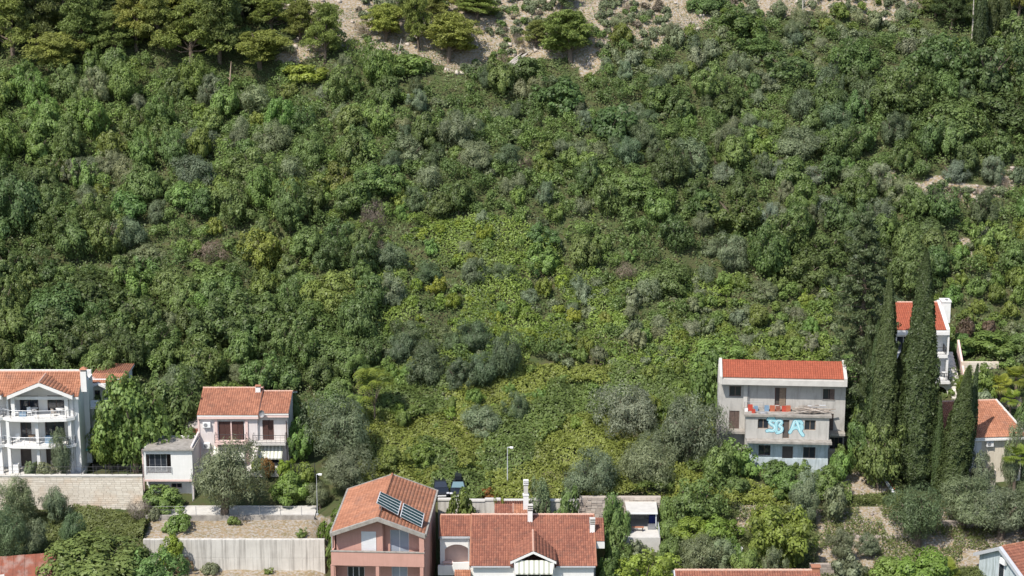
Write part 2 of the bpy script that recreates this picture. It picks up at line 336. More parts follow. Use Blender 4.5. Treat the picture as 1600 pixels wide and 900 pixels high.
# ================================================================ buildings
class House:
    def __init__(s, name, label, loc, yaw, crop, cat='house'):
        s.root = thing(name, label, cat, loc, yaw); s.loc = Vector(loc); s.c = crop
        s.R = Matrix.Rotation(-yaw, 3, 'Z'); s.o = s.R @ (Vector((0, 0, CAMZ)) - s.loc)
    def _r(s, cx, cy):
        ox, oy, k = s.c; return s.R @ ray(ox + cx / k, oy + cy / k)
    def px(s, cx, cy, d=0.0):
        r = s._r(cx, cy); k = (d - s.o.y) / r.y; return s.o.x + r.x * k, s.o.z + r.z * k
    def rect(s, cx0, cy0, cx1, cy1, d=0.0):
        """x0, x1, z0, z1 of a rectangle measured in the photograph on the upright plane y = d"""
        mx, my = (cx0 + cx1) / 2, (cy0 + cy1) / 2
        return s.px(cx0, my, d)[0], s.px(cx1, my, d)[0], s.px(mx, cy1, d)[1], s.px(mx, cy0, d)[1]
    def box(s, name, mat, x0, x1, y0, y1, z0, z1, parent=None, **k):
        return G().box(x0, x1, y0, y1, z0, z1).build(name, mat, parent or s.root, **k)
    def wall(s, x0, x1, z0, z1, d, th=.3, holes=(), mat='white', name='wall', **k):
        xs = sorted(set([x0, x1] + [c for h in holes for c in h[:2] if x0 < c < x1])); zs = sorted(set([z0, z1] + [c for h in holes for c in h[2:4] if z0 < c < z1]))
        g = G(); nx, nz = len(xs) - 1, len(zs) - 1
        solid = [[not any(h[0] - 1e-6 <= (xs[i] + xs[i + 1]) / 2 <= h[1] + 1e-6 and h[2] - 1e-6 <= (zs[j] + zs[j + 1]) / 2 <= h[3] + 1e-6 for h in holes) for j in range(nz)] for i in range(nx)]
        a, b = d, d + th
        S = lambda i, j: 0 <= i < nx and 0 <= j < nz and solid[i][j]
        for i in range(nx):
            for j in range(nz):
                if not solid[i][j]: continue
                X0, X1, Z0, Z1 = xs[i], xs[i + 1], zs[j], zs[j + 1]
                g.add([(X0, a, Z0), (X1, a, Z0), (X1, a, Z1), (X0, a, Z1)], [(0, 1, 2, 3)]); g.add([(X0, b, Z0), (X1, b, Z0), (X1, b, Z1), (X0, b, Z1)], [(3, 2, 1, 0)])
                if not S(i - 1, j): g.add([(X0, a, Z0), (X0, b, Z0), (X0, b, Z1), (X0, a, Z1)], [(3, 2, 1, 0)])
                if not S(i + 1, j): g.add([(X1, a, Z0), (X1, b, Z0), (X1, b, Z1), (X1, a, Z1)], [(0, 1, 2, 3)])
                if not S(i, j - 1): g.add([(X0, a, Z0), (X1, a, Z0), (X1, b, Z0), (X0, b, Z0)], [(3, 2, 1, 0)])
                if not S(i, j + 1): g.add([(X0, a, Z1), (X1, a, Z1), (X1, b, Z1), (X0, b, Z1)], [(0, 1, 2, 3)])
        return g.build(name, mat, s.root, **k)
    def window(s, r, d, kind='window', frame='whiteframe', pane='glass', n=2, th=.06, depth=.14, sill=None, fw=.06, parent=None, label=None):
        x0, x1, z0, z1 = r; y = d + depth; g = G()
        g.box(x0, x1, y, y + th, z0, z0 + fw).box(x0, x1, y, y + th, z1 - fw, z1)
        w = (x1 - x0) / n
        g.box(x0, x0 + fw, y, y + th, z0 + fw, z1 - fw).box(x1 - fw, x1, y, y + th, z0 + fw, z1 - fw)
        for i in range(1, n): g.box(x0 + i * w - fw / 2, x0 + i * w + fw / 2, y, y + th, z0 + fw, z1 - fw)
        f = g.build(kind, frame, parent or s.root, label=label)
        for i in range(n):
            a = x0 + i * w + (fw if i == 0 else fw / 2); b = x0 + (i + 1) * w - (fw if i == n - 1 else fw / 2)
            G().box(a, b, y + .02, y + .04, z0 + fw, z1 - fw).build('pane', pane, f)
        if sill: G().box(x0 - .06, x1 + .06, d - .07, d + depth, z0 - .07, z0 - .005).build('sill', sill, f)
        return f
    def shutters(s, r, d, n=2, mat='shutter', proud=.05, name='shutter', inset=.06, **k):
        x0, x1, z0, z1 = r; w = (x1 - x0) / n
        for i in range(n):
            a, b = x0 + i * w + .02, x0 + (i + 1) * w - .02; g = G(); y = d + inset
            g.box(a, a + .07, y, y + .05, z0, z1).box(b - .07, b, y, y + .05, z0, z1).box(a + .07, b - .07, y, y + .05, z0, z0 + .08).box(a + .07, b - .07, y, y + .05, z1 - .08, z1)
            q = z0 + .09
            while q < z1 - .12: g.box(a + .07, b - .07, y + .008, y + .035, q, q + .065); q += .09
            g.box(a + .07, b - .07, y + .037, y + .047, z0 + .08, z1 - .08)
            g.build(name, mat, s.root, **k)
    def rail(s, pts, z, h=.95, mat='darkmetal', step=.14, name='railing', bars=True, rails=2):
        g = G(); top = [(p[0], p[1], z + h) for p in pts]; g.tube(top, .03, 5)
        g.tube([(p[0], p[1], z + .1) for p in pts], .018, 4)
        for k in range(1, rails): g.tube([(p[0], p[1], z + .1 + (h - .1) * k / rails) for p in pts], .014, 4)
        for a, b in zip(pts[:-1], pts[1:]):
            L = math.dist(a, b); n = max(1, int(L / step))
            for i in range(n + 1):
                t = i / n; x = a[0] + (b[0] - a[0]) * t; y = a[1] + (b[1] - a[1]) * t
                post = i in (0, n) or (i % 8 == 0)
                if bars or post:
                    w = .022 if post else .009; g.box(x - w, x + w, y - w, y + w, z, z + h)
        return g.build(name, mat, s.root)
    def tiles(s, O, U, Vv, W, L, mat, clip=None, tw=.25, tl=.37, name='roof_tiles', parent=None, lift=.02, seed=0, blotch=.0):
        O = np.array(O, float); U = np.array(Vector(U).normalized()); Vv = np.array(Vector(Vv).normalized()); N = np.cross(U, Vv)
        if N[2] < 0: N = -N
        nu, nv = max(1, round(W / tw)), max(1, round(L / tl)); tw, tl = W / nu, L / nv
        r_ = np.random.RandomState(seed + nu)
        i, j = np.meshgrid(np.arange(nu), np.arange(nv)); i = i.ravel(); j = j.ravel()
        cen = O + ((i + .5) * tw)[:, None] * U + ((j + .5) * tl)[:, None] * Vv
        if clip is not None:
            k = np.array([bool(clip(c)) for c in cen]); i, j = i[k], j[k]
        m = len(i)
        prof = np.array([[0, 0], [.16, .0], [.34, .05], [.58, .07], [.82, .05], [1, 0]])
        jit = r_.uniform(-.012, .012, m); tilt = r_.uniform(0, .012, m)
        rows = []
        for (sv, up) in ((0, .045), (1.04, .012)):
            for q in prof:
                rows.append(O + ((i + q[0]) * tw)[:, None] * U + ((j + sv) * tl)[:, None] * Vv + (lift + q[1] + up + jit * .5 + (tilt if sv == 0 else 0))[:, None] * N)
        for q in prof:
            rows.append(O + ((i + q[0]) * tw)[:, None] * U + (j * tl + .005)[:, None] * Vv + (lift + q[1] * .2 + 0 * jit)[:, None] * N)
        V = np.stack(rows, 1).reshape(-1, 3); base = np.arange(m) * 18; F = []
        for k in range(5):
            F.append(np.stack([base + k, base + k + 1, base + 6 + k + 1, base + 6 + k], 1))
            F.append(np.stack([base + 12 + k, base + 12 + k + 1, base + k + 1, base + k], 1))
        F = np.stack(F, 1).reshape(-1, 4)
        var = np.clip(r_.beta(2, 2, m) + blotch * (vnoise(i, j, 9, 5) - .5), 0, 1)
        me = npmesh(name, V, F, np.repeat(var, 10), M[mat])
        return link(name, me, parent or s.root, kind='stuff')
    def slab4(s, pts, th, name, mat, parent=None):
        """a sloping slab under four roof corners (top face given)"""
        return G().prism(pts, (0, 0, -th)).build(name, mat, parent or s.root)
    def slope(s, x0, x1, ye, ze, yr, zr, mat, under='white', th=.16, clip=None, seed=0, tw=.25, blotch=.5):
        L = math.hypot(yr - ye, zr - ze)
        t = s.tiles((x0, ye, ze), (1, 0, 0), (0, yr - ye, zr - ze), x1 - x0, L, mat, clip=clip, seed=seed, tw=tw, blotch=blotch)
        if clip is None: s.slab4([(x0 + .02, ye + .02, ze), (x1 - .02, ye + .02, ze), (x1 - .02, yr, zr), (x0 + .02, yr, zr)], th, 'roof_deck', under)
        return t
    def ridge(s, a, b, mat='ridge', r=.11, name='ridge_tiles'):
        a, b = Vector(a), Vector(b); n = max(1, round((b - a).length / .4)); g = G()
        for k in range(n):
            p = a.lerp(b, k / n); q = a.lerp(b, (k + 1.08) / n); g.tube([p + Vector((0, 0, .02)), q], [r * 1.08, r * .92], 7, var=random.random())
        return g.build(name, mat, s.root, kind='stuff')
    def chimney(s, x, y, z0, z1, w=.5, d=.5, mat='white', cap='ridge', capmat=None, slots=2, label=None):
        c = s.box('chimney', mat, x - w / 2, x + w / 2, y - d / 2, y + d / 2, z0, z1, label=label)
        k = z1
        for i in range(slots):
            G().box(x - w / 2 + .05, x + w / 2 - .05, y - d / 2 + .05, y + d / 2 - .05, k, k + .14).build('flue', 'interior', c)
            G().box(x - w / 2 - .04, x + w / 2 + .04, y - d / 2 - .04, y + d / 2 + .04, k + .14, k + .22).build('cap_slab', capmat or mat, c); k += .22
        if cap:
            g = G(); e = .1; g.add([(x - w/2 - e, y - d/2 - e, k), (x + w/2 + e, y - d/2 - e, k), (x + w/2 + e, y + d/2 + e, k), (x - w/2 - e, y + d/2 + e, k), (x, y, k + .3)], [(3,2,1,0), (0,1,4), (1,2,4), (2,3,4), (3,0,4)]); g.build('cap', cap, c)
        return c
    def ac(s, x, z, d, w=.85, h=.6, cat_label=None):
        # a wall box fixed to the house: a part of it
        a = s.box('air_conditioner', 'plastic_white', x - w / 2, x + w / 2, d - .34, d - .04, z, z + h)
        g = G(); cx, cz = x - w * .12, z + h / 2
        g.tube([(cx, d - .345, cz), (cx, d - .365, cz)], h * .36, 14); g.build('fan_grille', 'metalgrey', a)
        G().box(x - w / 2 + .05, x - w / 2 + .1, d - .36, d - .02, z - .08, z - .002).box(x + w / 2 - .1, x + w / 2 - .05, d - .36, d - .02, z - .08, z - .002).build('bracket', 'metalgrey', a)
    def awning(s, x0, x1, z_top, d_wall, out, drop, stripe=.16, valance=.0):
        n = max(2, round((x1 - x0) / stripe)); w = (x1 - x0) / n; g = G()
        for i in range(n):
            a, b = x0 + i * w, x0 + (i + 1) * w; v = i % 2
            sag = .03
            g.add([(a, d_wall, z_top), (b, d_wall, z_top), (b, d_wall - out * .5, z_top - drop * .5 - sag), (a, d_wall - out * .5, z_top - drop * .5 - sag), (b, d_wall - out, z_top - drop), (a, d_wall - out, z_top - drop),
                   (b, d_wall - out - .01, z_top - drop - .16), (a, d_wall - out - .01, z_top - drop - .16)], [(0, 1, 2, 3), (3, 2, 4, 5), (5, 4, 6, 7)], v)
        a = g.build('awning', 'awning', s.root)
        G().tube([(x0, d_wall - out, z_top - drop), (x1, d_wall - out, z_top - drop)], .03, 6).build('front_bar', 'palemetal', a)
        for x in (x0 + .05, x1 - .05): G().tube([(x, d_wall, z_top - drop * .9), (x, d_wall - out, z_top - drop - .02)], .018, 5).build('arm', 'palemetal', a)
def tagged(o, label, cat, group=None):
    o['label'] = label; o['category'] = cat
    if group: o['group'] = group
    return o
def in_house(hs, name, label, cat, x, y, z, rz=0, group=None):
    p = hs.loc + hs.R.inverted() @ Vector((x, y, z)); yaw = hs.root.rotation_euler.z
    return thing(name, label, cat, p, yaw + rz, group)
def chair(hs, x, y, z, rz, label, mat='plastic_white', group=None):
    t = in_house(hs, 'balcony_chair', label, 'chair', x, y, z, rz, group)
    G().box(-.22, .22, -.22, .22, .40, .44).build('seat', mat, t)
    G().prism([(-.22, .20, .44), (.22, .20, .44), (.20, .28, .92), (-.20, .28, .92)], (0, .03, 0)).build('backrest', mat, t)
    for sx in (-.19, .19):
        for sy in (-.19, .19): G().tube([(sx, sy, .40), (sx * 1.1, sy * 1.1, 0)], .02, 5).build('leg', mat, t)
    return t
def table(hs, x, y, z, label, r=.45, mat='plastic_white', h=.72):
    t = in_house(hs, 'balcony_table', label, 'table', x, y, z)
    G().tube([(0, 0, h), (0, 0, h + .04)], r, 14).build('tabletop', mat, t)
    for a in range(4): G().tube([(.2 * math.cos(a * 1.57 + .78), .2 * math.sin(a * 1.57 + .78), h), (.34 * math.cos(a * 1.57 + .78), .34 * math.sin(a * 1.57 + .78), 0)], .02, 5).build('leg', mat, t)
    return t
def crate(hs, x, y, z, w, d, h, mat, label, group=None, rz=0, name='storage_crate'):
    t = in_house(hs, name, label, 'crate', x, y, z, rz, group)
    g = G(); e = .03
    g.box(-w/2, w/2, -d/2, d/2, 0, e).box(-w/2, w/2, -d/2, -d/2 + e, e, h).box(-w/2, w/2, d/2 - e, d/2, e, h).box(-w/2, -w/2 + e, -d/2 + e, d/2 - e, e, h).box(w/2 - e, w/2, -d/2 + e, d/2 - e, e, h)
    g.build('bin', mat, t)
    g2 = G(); 
    for q in (.35, .7): g2.box(-w/2 - .015, w/2 + .015, -d/2 - .015, -d/2 - .001, h * q, h * q + .03)
    g2.box(-w/2 - .02, w/2 + .02, -d/2 - .02, -d/2 - .001, h - .05, h).build('rim', mat, t)
    return t

# ---------------------------------------------------------------- white apartment house, far left
W = House('apartment_house', 'white three storey apartment house with balconies and two front gables above the stone block wall', at(127, 738, 205.8), 0, (0, 560, 4.5))
zr = W.loc.z
s1 = W.px(545, 800, 0)[1]                                   # ground storey floor
Z = {k: W.px(545, y, 0)[1] for k, y in dict(top=410, topb=440, mid=598, midb=622, eave=283).items()}
XL = -22.0
XR = 0.0; DEP = 8.0
def pxx(cx, cy, d): return W.px(cx, cy, d)[0]
# recessed back walls of each storey at y = 1.9
yb = 1.9
dtop = [W.rect(138, 262, 270, 372, yb), W.rect(333, 260, 455, 372, yb)]
dmid = [W.rect(144, 450, 222, 560, yb), W.rect(318, 440, 456, 580, yb)]
dlow = [W.rect(146, 636, 222, 752, yb), W.rect(325, 628, 402, 750, yb)]
def fixz(rs_, z0): return [(a, b, z0 + .03, d) for a, b, c, d in rs_]
tops, mids, lows = Z['top'], Z['mid'], -.0
dtop = fixz(dtop, tops); dmid = fixz(dmid, mids); dlow = fixz(dlow, 0)
PITCHW = 6.6                                                 # the same bay again to the left
span = pxx(270, 300, yb) - pxx(20, 300, yb)
bay = pxx(470, 300, yb) - pxx(0, 300, yb) + .35
allh = []
for k in range(3): allh += [(a - k * bay, b - k * bay, c, d) for a, b, c, d in dtop + dmid + dlow]
eave_z = W.px(545, 272, -.45)[1]; _dz = W.px(280, 172, -.9)[1]; slopeW = (_dz - eave_z) / 2.85
ridge_y = 2.5
while W.px(400, 95, ridge_y)[1] > eave_z + (ridge_y + .45) * slopeW and ridge_y < 7: ridge_y += .05
ridge_z = W.px(400, 95, ridge_y)[1]; print('WH ridge', ridge_y, ridge_z, eave_z, slopeW)
W.wall(XL, XR - 1.0, -1.0, eave_z + .25, yb, .25, allh, 'white', 'facade_wall')
for k in range(3):
    for a, b, c, d in dtop + dmid + dlow:
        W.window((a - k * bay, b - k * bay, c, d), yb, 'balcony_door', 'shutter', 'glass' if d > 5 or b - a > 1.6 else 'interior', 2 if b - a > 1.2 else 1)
W.wall(XR - 1.0, XR, -1.0, eave_z + .1, .35, .3, (), 'white', 'corner_wall')
W.box('side_wall', 'white', XR - .3, XR, .65, DEP, -1.0, eave_z + .1)
g = G(); g.prism([(XR - .3, -.1, eave_z + .1), (XR - .3, ridge_y * 2 + .1, eave_z + .1), (XR - .3, ridge_y, ridge_z - .1)], (.3, 0, 0)); g.build('gable_wall', 'white', W.root)
W.box('rear_wall', 'white', XL, XR - .3, DEP + .8, DEP + 1.1, -1.0, eave_z + .3)
for x in (pxx(20, 300, 0), ): pass
# slabs with chamfered fronts, one per bay and storey
for k in range(3):
    off = -k * bay
    for z, nm in ((tops, 'balcony_slab'), (mids, 'balcony_slab')):
        a, b = pxx(20, 420, -.9) + off, pxx(515, 420, -.9) + off
        poly = [(a - .35, yb, z - .32), (a - .3, -.1, z - .32), (a + .8, -.75, z - .32), ((a + b) / 2, -.95, z - .32), (b - .8, -.7, z - .32), (b + .0, -.1, z - .32), (b + .02, yb, z - .32)]
        G().prism(poly, (0, 0, .32)).build(nm, 'white', W.root)
        W.rail([(a - .2, 0, 0)[:2], (a + .8, -.65), ((a + b) / 2, -.85), (b - .8, -.6), (b - .1, -.05), (b - .1, .3)], z + .004, .9, 'palemetal', .16)
    # pillars
    for cx, zz0, zz1 in ((62, tops - .32, -.9), (267, tops - .32, -.9), (497, tops - .32, -.9)):
        x = pxx(cx - 6, 500, -.25) + off
        G().box(x - .17, x + .17, -.35, 0, -.9, mids - .32).build('pillar', 'white', W.root)
        G().box(x - .17, x + .17, -.35, 0, mids, tops - .32).build('pillar', 'white', W.root)
    for cx in (92, 468):
        x = pxx(cx, 320, .3) + off; G().box(x - .2, x + .2, .1, .5, tops, eave_z + .15).build('pillar', 'white', W.root)
    x = pxx(60, 300, .9) + off - .05; G().box(x - .1, x + .1, .5, yb, tops, eave_z).build('partition_wall', 'white', W.root)
W.box('terrace_slab', 'lightconc', XL, XR + .3, -2.0, yb, -.5, -.02)
# main roof
slopeW = (ridge_z - eave_z) / (ridge_y + .45)
def mainz(y): return eave_z + (y + .45) * slopeW
dz0, dz1 = W.px(55, 264, -.9)[1], W.px(280, 172, -.9)[1]
gables = []
for k in range(3):
    off = -k * bay
    xl, xr_ = pxx(48, 264, -.9) + off, pxx(508, 258, -.9) + off; xa = (xl + xr_) / 2
    gables.append((xl, xa, xr_))
def in_gable(c):
    for xl, xa, xr_ in gables:
        if xl < c[0] < xr_:
            zt = dz1 - abs(c[0] - xa) / (xr_ - xa) * (dz1 - dz0)
            if c[2] < zt - .02: return False
    return True
W.slope(XL, XR + .25, -.45, eave_z, ridge_y, ridge_z, 'tile_orange', clip=in_gable)
W.tiles((XL, 2 * ridge_y + .45, eave_z), (1, 0, 0), (0, -1, slopeW), XR + .25 - XL, (ridge_y + .45) * math.hypot(1, slopeW), 'tile_orange')
W.ridge((XL, ridge_y, ridge_z + .05), (XR + .3, ridge_y, ridge_z + .05))
for xl, xa, xr_ in gables:
    yk = lambda z: (z - eave_z) / slopeW - .45
    for xe, sg in ((xr_, 1), (xl, -1)):
        V = Vector((xa - xe, 0, dz1 - dz0))
        W.tiles((xe, -.9, dz0), (0, 1, 0), V, yk(dz1) + .95, V.length, 'tile_orange', clip=lambda c: c[1] < yk(c[2]) + .1, seed=3)
        # white bargeboard
        G().prism([(xe, -.95, dz0 - .02), (xa, -.95, dz1 - .02), (xa, -.95, dz1 - .40), (xe, -.95, dz0 - .40)], (0, .22, 0)).build('bargeboard', 'white', W.root)
        G().prism([(xe, -.73, dz0 - .02), (xa, -.73, dz1 - .02), (xa, yk(dz1), dz1 - .02), (xe, yk(dz0), dz0 - .02)], (0, 0, -.12)).build('soffit', 'white', W.root)
    W.ridge((xa, -.95, dz1 + .06), (xa, yk(dz1), dz1 + .06))
    G().prism([(xl + .2, yb - .05, dz0 - .45), (xr_ - .2, yb - .05, dz0 - .45), (xa, yb - .05, dz1 - .12)], (0, .1, 0)).build('gable_wall', 'white', W.root)
    G().box(xl + .1, xr_ - .1, .15, .45, dz0 - .75, dz0 - .42).build('lintel', 'white', W.root)
W.box('eave_fascia', 'white', XR - 1.2, XR + .25, -.5, -.4, eave_z - .25, eave_z - .01)
W.chimney(pxx(590, 150, .9), .9, mainz(.5) - .3, W.px(590, 88, .9)[1], .62, .6, 'white', 'tile_orange', slots=1)
W.box('flue_stack', 'white', XR, XR + .55, 3.2, 4.0, 0, eave_z + .9)
# side balconies
for z in (tops - .0, mids): W.box('side_balcony', 'white', XR, XR + 1.3, 3.6, 6.0, z - .25, z)
W.box('side_awning', 'teal', XR + .1, XR + 1.6, 2.2, 4.2, 1.75, 1.82)
# furniture on its balconies
chair(W, pxx(205, 370, .3), .3, tops, .4, 'white plastic chair between the two top floor balcony doors')
table(W, pxx(240, 370, .7), .7, tops, 'white round table on the top floor balcony of the left house')
crate(W, pxx(160, 380, .2), .2, tops, .7, .4, .5, 'plastic_blue', 'blue box on the top floor balcony of the apartment house')
table(W, pxx(425, 380, .6), .6, tops, 'white table at the chimney end of the top floor balcony', .5)
chair(W, pxx(380, 380, .2), .2, tops, 2.6, 'pale wooden chair at the chimney end of the top balcony', 'planks')
chair(W, pxx(125, 380, .2), .2, tops, 1.2, 'white chair beside the blue box on the top balcony')
crate(W, pxx(350, 575, .3), .3, mids, .9, .6, .75, 'plastic_blue', 'large bright blue box on the middle floor balcony')
chair(W, pxx(125, 575, .4), .4, mids, .3, 'white chair beside the brown door on the middle balcony')
table(W, pxx(225, 575, .5), .5, mids, 'brown table on the middle floor balcony', .4, 'wood')
crate(W, pxx(105, 770, .1), .1, 0, .9, .6, .95, 'plastic_white', 'white box with a red disc on the ground floor terrace', name='utility_box')
t = in_house(W, 'towel', 'dark blue towel hanging beside the white box on the ground terrace', 'towel', pxx(76, 760, -.05), -.05, .1)
G().prism([(-.12, 0, 0), (.12, 0, 0), (.14, 0, .9), (-.1, 0, .95)], (0, .03, 0)).build('cloth', 'plastic_navy', t)
t = in_house(W, 'sun_lounger', 'cream folding lounger leaning by the ground floor terrace door', 'lounger', pxx(380, 745, .2), .2, .0, .3)
G().prism([(-.3, -.5, .35), (.3, -.5, .35), (.3, .4, .40), (-.3, .4, .40)], (0, 0, .04)).build('seat', 'cream', t)
G().prism([(-.3, .4, .40), (.3, .4, .40), (.3, .75, 1.05), (-.3, .75, 1.05)], (0, .04, 0)).build('backrest', 'cream', t)
for sx in (-.27, .27):
    for sy in (-.45, .35): G().tube([(sx, sy, .36), (sx, sy + .05, 0)], .02, 5).build('leg', 'palemetal', t)
chair(W, pxx(210, 750, .2), .2, 0, 2.2, 'brown wooden chair on the ground floor terrace', 'wood')
table(W, pxx(245, 750, .6), .6, 0, 'wooden table on the ground floor terrace', .4, 'wood')
chair(W, pxx(290, 750, .2), .2, 0, 1.2, 'white chair behind the little olive on the ground terrace')

# ---------------------------------------------------------------- villa hidden behind it
B = House('hillside_villa', 'white villa with orange roof mostly hidden by trees behind the apartment house', at(168, 640, 216.5), 0, (0, 560, 4.5))
x0, x1 = B.px(640, 200)[0], B.px(860, 200)[0]; zt = B.px(700, 160, 0)[1]; zb = B.px(700, 420, 0)[1]
B.wall(x0, x1, -6.4, zt + .2, 0, .3, [B.rect(665, 225, 705, 290), B.rect(745, 310, 775, 400), B.rect(790, 215, 820, 262)], 'white')
B.window(B.rect(665, 225, 705, 290), 0, frame='shutter'); B.window(B.rect(745, 310, 775, 400), 0, frame='shutter', n=1); B.window(B.rect(790, 215, 820, 262), 0, frame='shutter')
B.box('side_wall', 'white', x1 - .3, x1, .3, 6, -6.4, zt + .2); B.box('side_wall', 'white', x0, x0 + .3, .3, 6, -6.4, zt + .2)
B.box('rear_wall', 'white', x0 + .3, x1 - .3, 5.7, 6, -6.4, zt + .2)
B.slope(x0 - .2, x1 + .3, -.8, zt, 2.2, B.px(700, 108, 2.2)[1], 'tile_orange')
B.slope(x0 - .2, x1 + .3, 6.2, zt + .2, 2.2, B.px(700, 108, 2.2)[1] - .02, 'tile_orange')
xm = B.px(700, 160)[0]
G().prism([(xm - 1.2, -1.1, zt - .5), (xm, -1.1, zt + .1), (xm + 1.2, -1.1, zt - .5), (xm + 1.2, -1.1, zt - .75), (xm, -1.1, zt - .15), (xm - 1.2, -1.1, zt - .75)], (0, .5, 0)).build('bargeboard', 'white', B.root)
for zz in (-1.0, -3.7): B.box('balcony_slab', 'white', x0 + .3, x1 - 1, -1.5, 0, zz - .22, zz); B.rail([(x0 + .4, -1.4), (x1 - 1.1, -1.4)], zz + .004, .9, 'palemetal')

# ---------------------------------------------------------------- pink-white house with annex
P = House('tiled_house', 'pinkish white house with brown shutters and weathered tile roof above the silver olive', at(313, 725, 210.5), 0, (200, 580, 4.09))
X0, X1, X2 = P.px(448, 300)[0], P.px(826, 300)[0], P.px(1018, 300)[0]
ze = P.px(640, 283, -.4)[1]; yr1 = 4.6; zr1 = P.px(640, 108, yr1)[1]; sl = (zr1 - ze) / (yr1 + .4)
x0, x1 = P.px(440, 283, -.4)[0], P.px(832, 283, -.4)[0]
P.slope(x0, x1, -.4, ze, yr1, zr1, 'tile_old', seed=2)
P.slope(x0, x1, 9.0, ze - .3, yr1, zr1 - .01, 'tile_old', seed=4)
P.ridge((x0, yr1, zr1 + .05), (x1, yr1, zr1 + .05), r=.1)
ze2 = P.px(930, 272, -.4)[1]; x2, x3 = x1 + .12, P.px(1026, 272, -.4)[0]; yr2 = 4.1; zr2 = P.px(950, 130, yr2)[1]
P.slope(x2, x3, -.4, ze2 + .0, yr2, zr2, 'tile_old', seed=9)
P.slope(x2, x3, 9.0, ze2 - .3, yr2, zr2 - .01, 'tile_old', seed=5)
P.ridge((x2, yr2, zr2 + .05), (x3, yr2, zr2 + .05), r=.1)
G().prism([(x1 + .0, -.45, ze - .2), (x1 + .1, -.45, ze - .2), (x1 + .1, yr1, zr1 + .02), (x1, yr1, zr1 + .02)], (0, 0, .24)).build('party_parapet', 'shutter', P.root)
P.box('eave_band', 'palepink', x0 + .02, x1, -.38, 0, ze - .42, ze - .17)
P.box('eave_band', 'palepink', x2, x3 - .02, -.34, 0, ze2 - .45, ze2 - .17)
zf = P.px(650, 458, -.9)[1]            # first floor level
d1 = P.rect(578, 318, 742, 440, 0); d1 = (d1[0], d1[1], zf + .03, d1[3])
d2 = P.rect(860, 312, 932, 430, .25); zf2 = P.px(900, 462, -.9)[1]; d2 = (d2[0], d2[1], zf2 + .03, d2[3])
g1 = (P.px(560, 550)[0], P.px(740, 550)[0], .05, zf - .6); g2 = (P.px(815, 550)[0], P.px(960, 550)[0], .05, zf2 - .55)
P.wall(X0, X1, -2.5, ze - .1, 0, .3, [d1, g1], 'pinkwhite', 'front_wall')
P.wall(X1, X2, -2.5, ze2 - .1, .25, .3, [d2, g2], 'pinkwhite', 'front_wall')
mid = (d1[0] + d1[1]) / 2
P.shutters((d1[0] + .1, mid - .08, d1[2], d1[3] - .1), 0, 2); P.shutters((mid + .08, d1[1] - .1, d1[2], d1[3] - .1), 0, 2)
P.box('shutter_post', 'palepink', mid - .07, mid + .07, -.02, .1, d1[2], d1[3])
P.box('lintel', 'lightconc', d1[0] - .1, d1[1] + .1, -.12, -.002, d1[3], d1[3] + .12)
P.shutters(d2, .25, 2)
P.window(g1, 0, 'garden_door', 'shutter', 'glass', 3); P.window(g2, .25, 'garden_door', 'shutter', 'glass', 3)
for cx in (565, 760): x = P.px(cx, 380)[0]; P.box('pilaster', 'palepink', x - .14, x + .14, -.14, -.002, -.5, ze - .43)
x = P.px(462, 380)[0]; P.box('pilaster', 'palepink', X0 - .06, X0 + .14, -.08, -.002, -2.4, ze - .43)
P.box('right_wall', 'pinkwhite', X2 - .3, X2, .55, 8.6, -1, ze2 - .1); P.box('left_wall', 'pinkwhite', X0, X0 + .3, .3, 8.6, -1, ze - .1)
for xx, yrr, zrr, zee in ((X0, yr1, zr1, ze), (X2 - .3, yr2, zr2, ze2)):
    G().prism([(xx, .0, zee - .12), (xx, 8.6, zee - .12), (xx, yrr, zrr - .16)], (.3, 0, 0)).build('gable_wall', 'pinkwhite', P.root)
P.box('rear_wall', 'pinkwhite', X0 + .3, X2 - .3, 8.3, 8.6, -1, ze - .3)
P.window((X2 - .02, X2 + .05, 4.4, 5.2), 2.2, n=1, depth=0)
bx0, bx1 = P.px(552, 440, -.9)[0], P.px(756, 440, -.9)[0]
P.box('balcony_slab', 'palepink', bx0, bx1, -1.0, 0, zf - .18, zf); P.rail([(bx0 + .05, -.05), (bx0 + .05, -.95), (bx1 - .05, -.95), (bx1 - .05, -.05)], zf, .95, step=.5, rails=3)
cx0, cx1 = P.px(795, 440, -.9)[0], P.px(1006, 440, -.9)[0]
P.box('balcony_slab', 'lightconc', cx0, cx1, -1.0, .25, zf2 - .2, zf2); P.rail([(cx0 + .05, .2), (cx0 + .05, -.95), (cx1 - .05, -.95), (cx1 - .05, .2)], zf2, .95, step=.5, rails=3)
P.awning(P.px(550, 480)[0], P.px(752, 480)[0], P.px(650, 478)[1], -.01, 1.2, 1.15, .2)
P.awning(P.px(800, 470)[0], P.px(990, 470)[0], P.px(900, 470)[1], .24, 1.5, 1.1, .2)
x, z = P.px(505, 355, 0); P.ac(x, z, 0); x, z = P.px(505, 488, 0); P.ac(x, z, 0, .75, .6)
P.chimney(P.px(832, 130, 3.9)[0], 3.9, mainz(0) * 0 + zr1 - .9, P.px(832, 102, 3.9)[1], .55, .5, 'white', None, 'tile_orange', slots=1)
P.box('patio_wall', 'pinkwhite', X1 - .15, X1 + .15, -2.2, 0, -.5, 2.2)
P.box('terrace_slab', 'lightconc', X0, X2 + .5, -2.6, 0, -.6, .02)
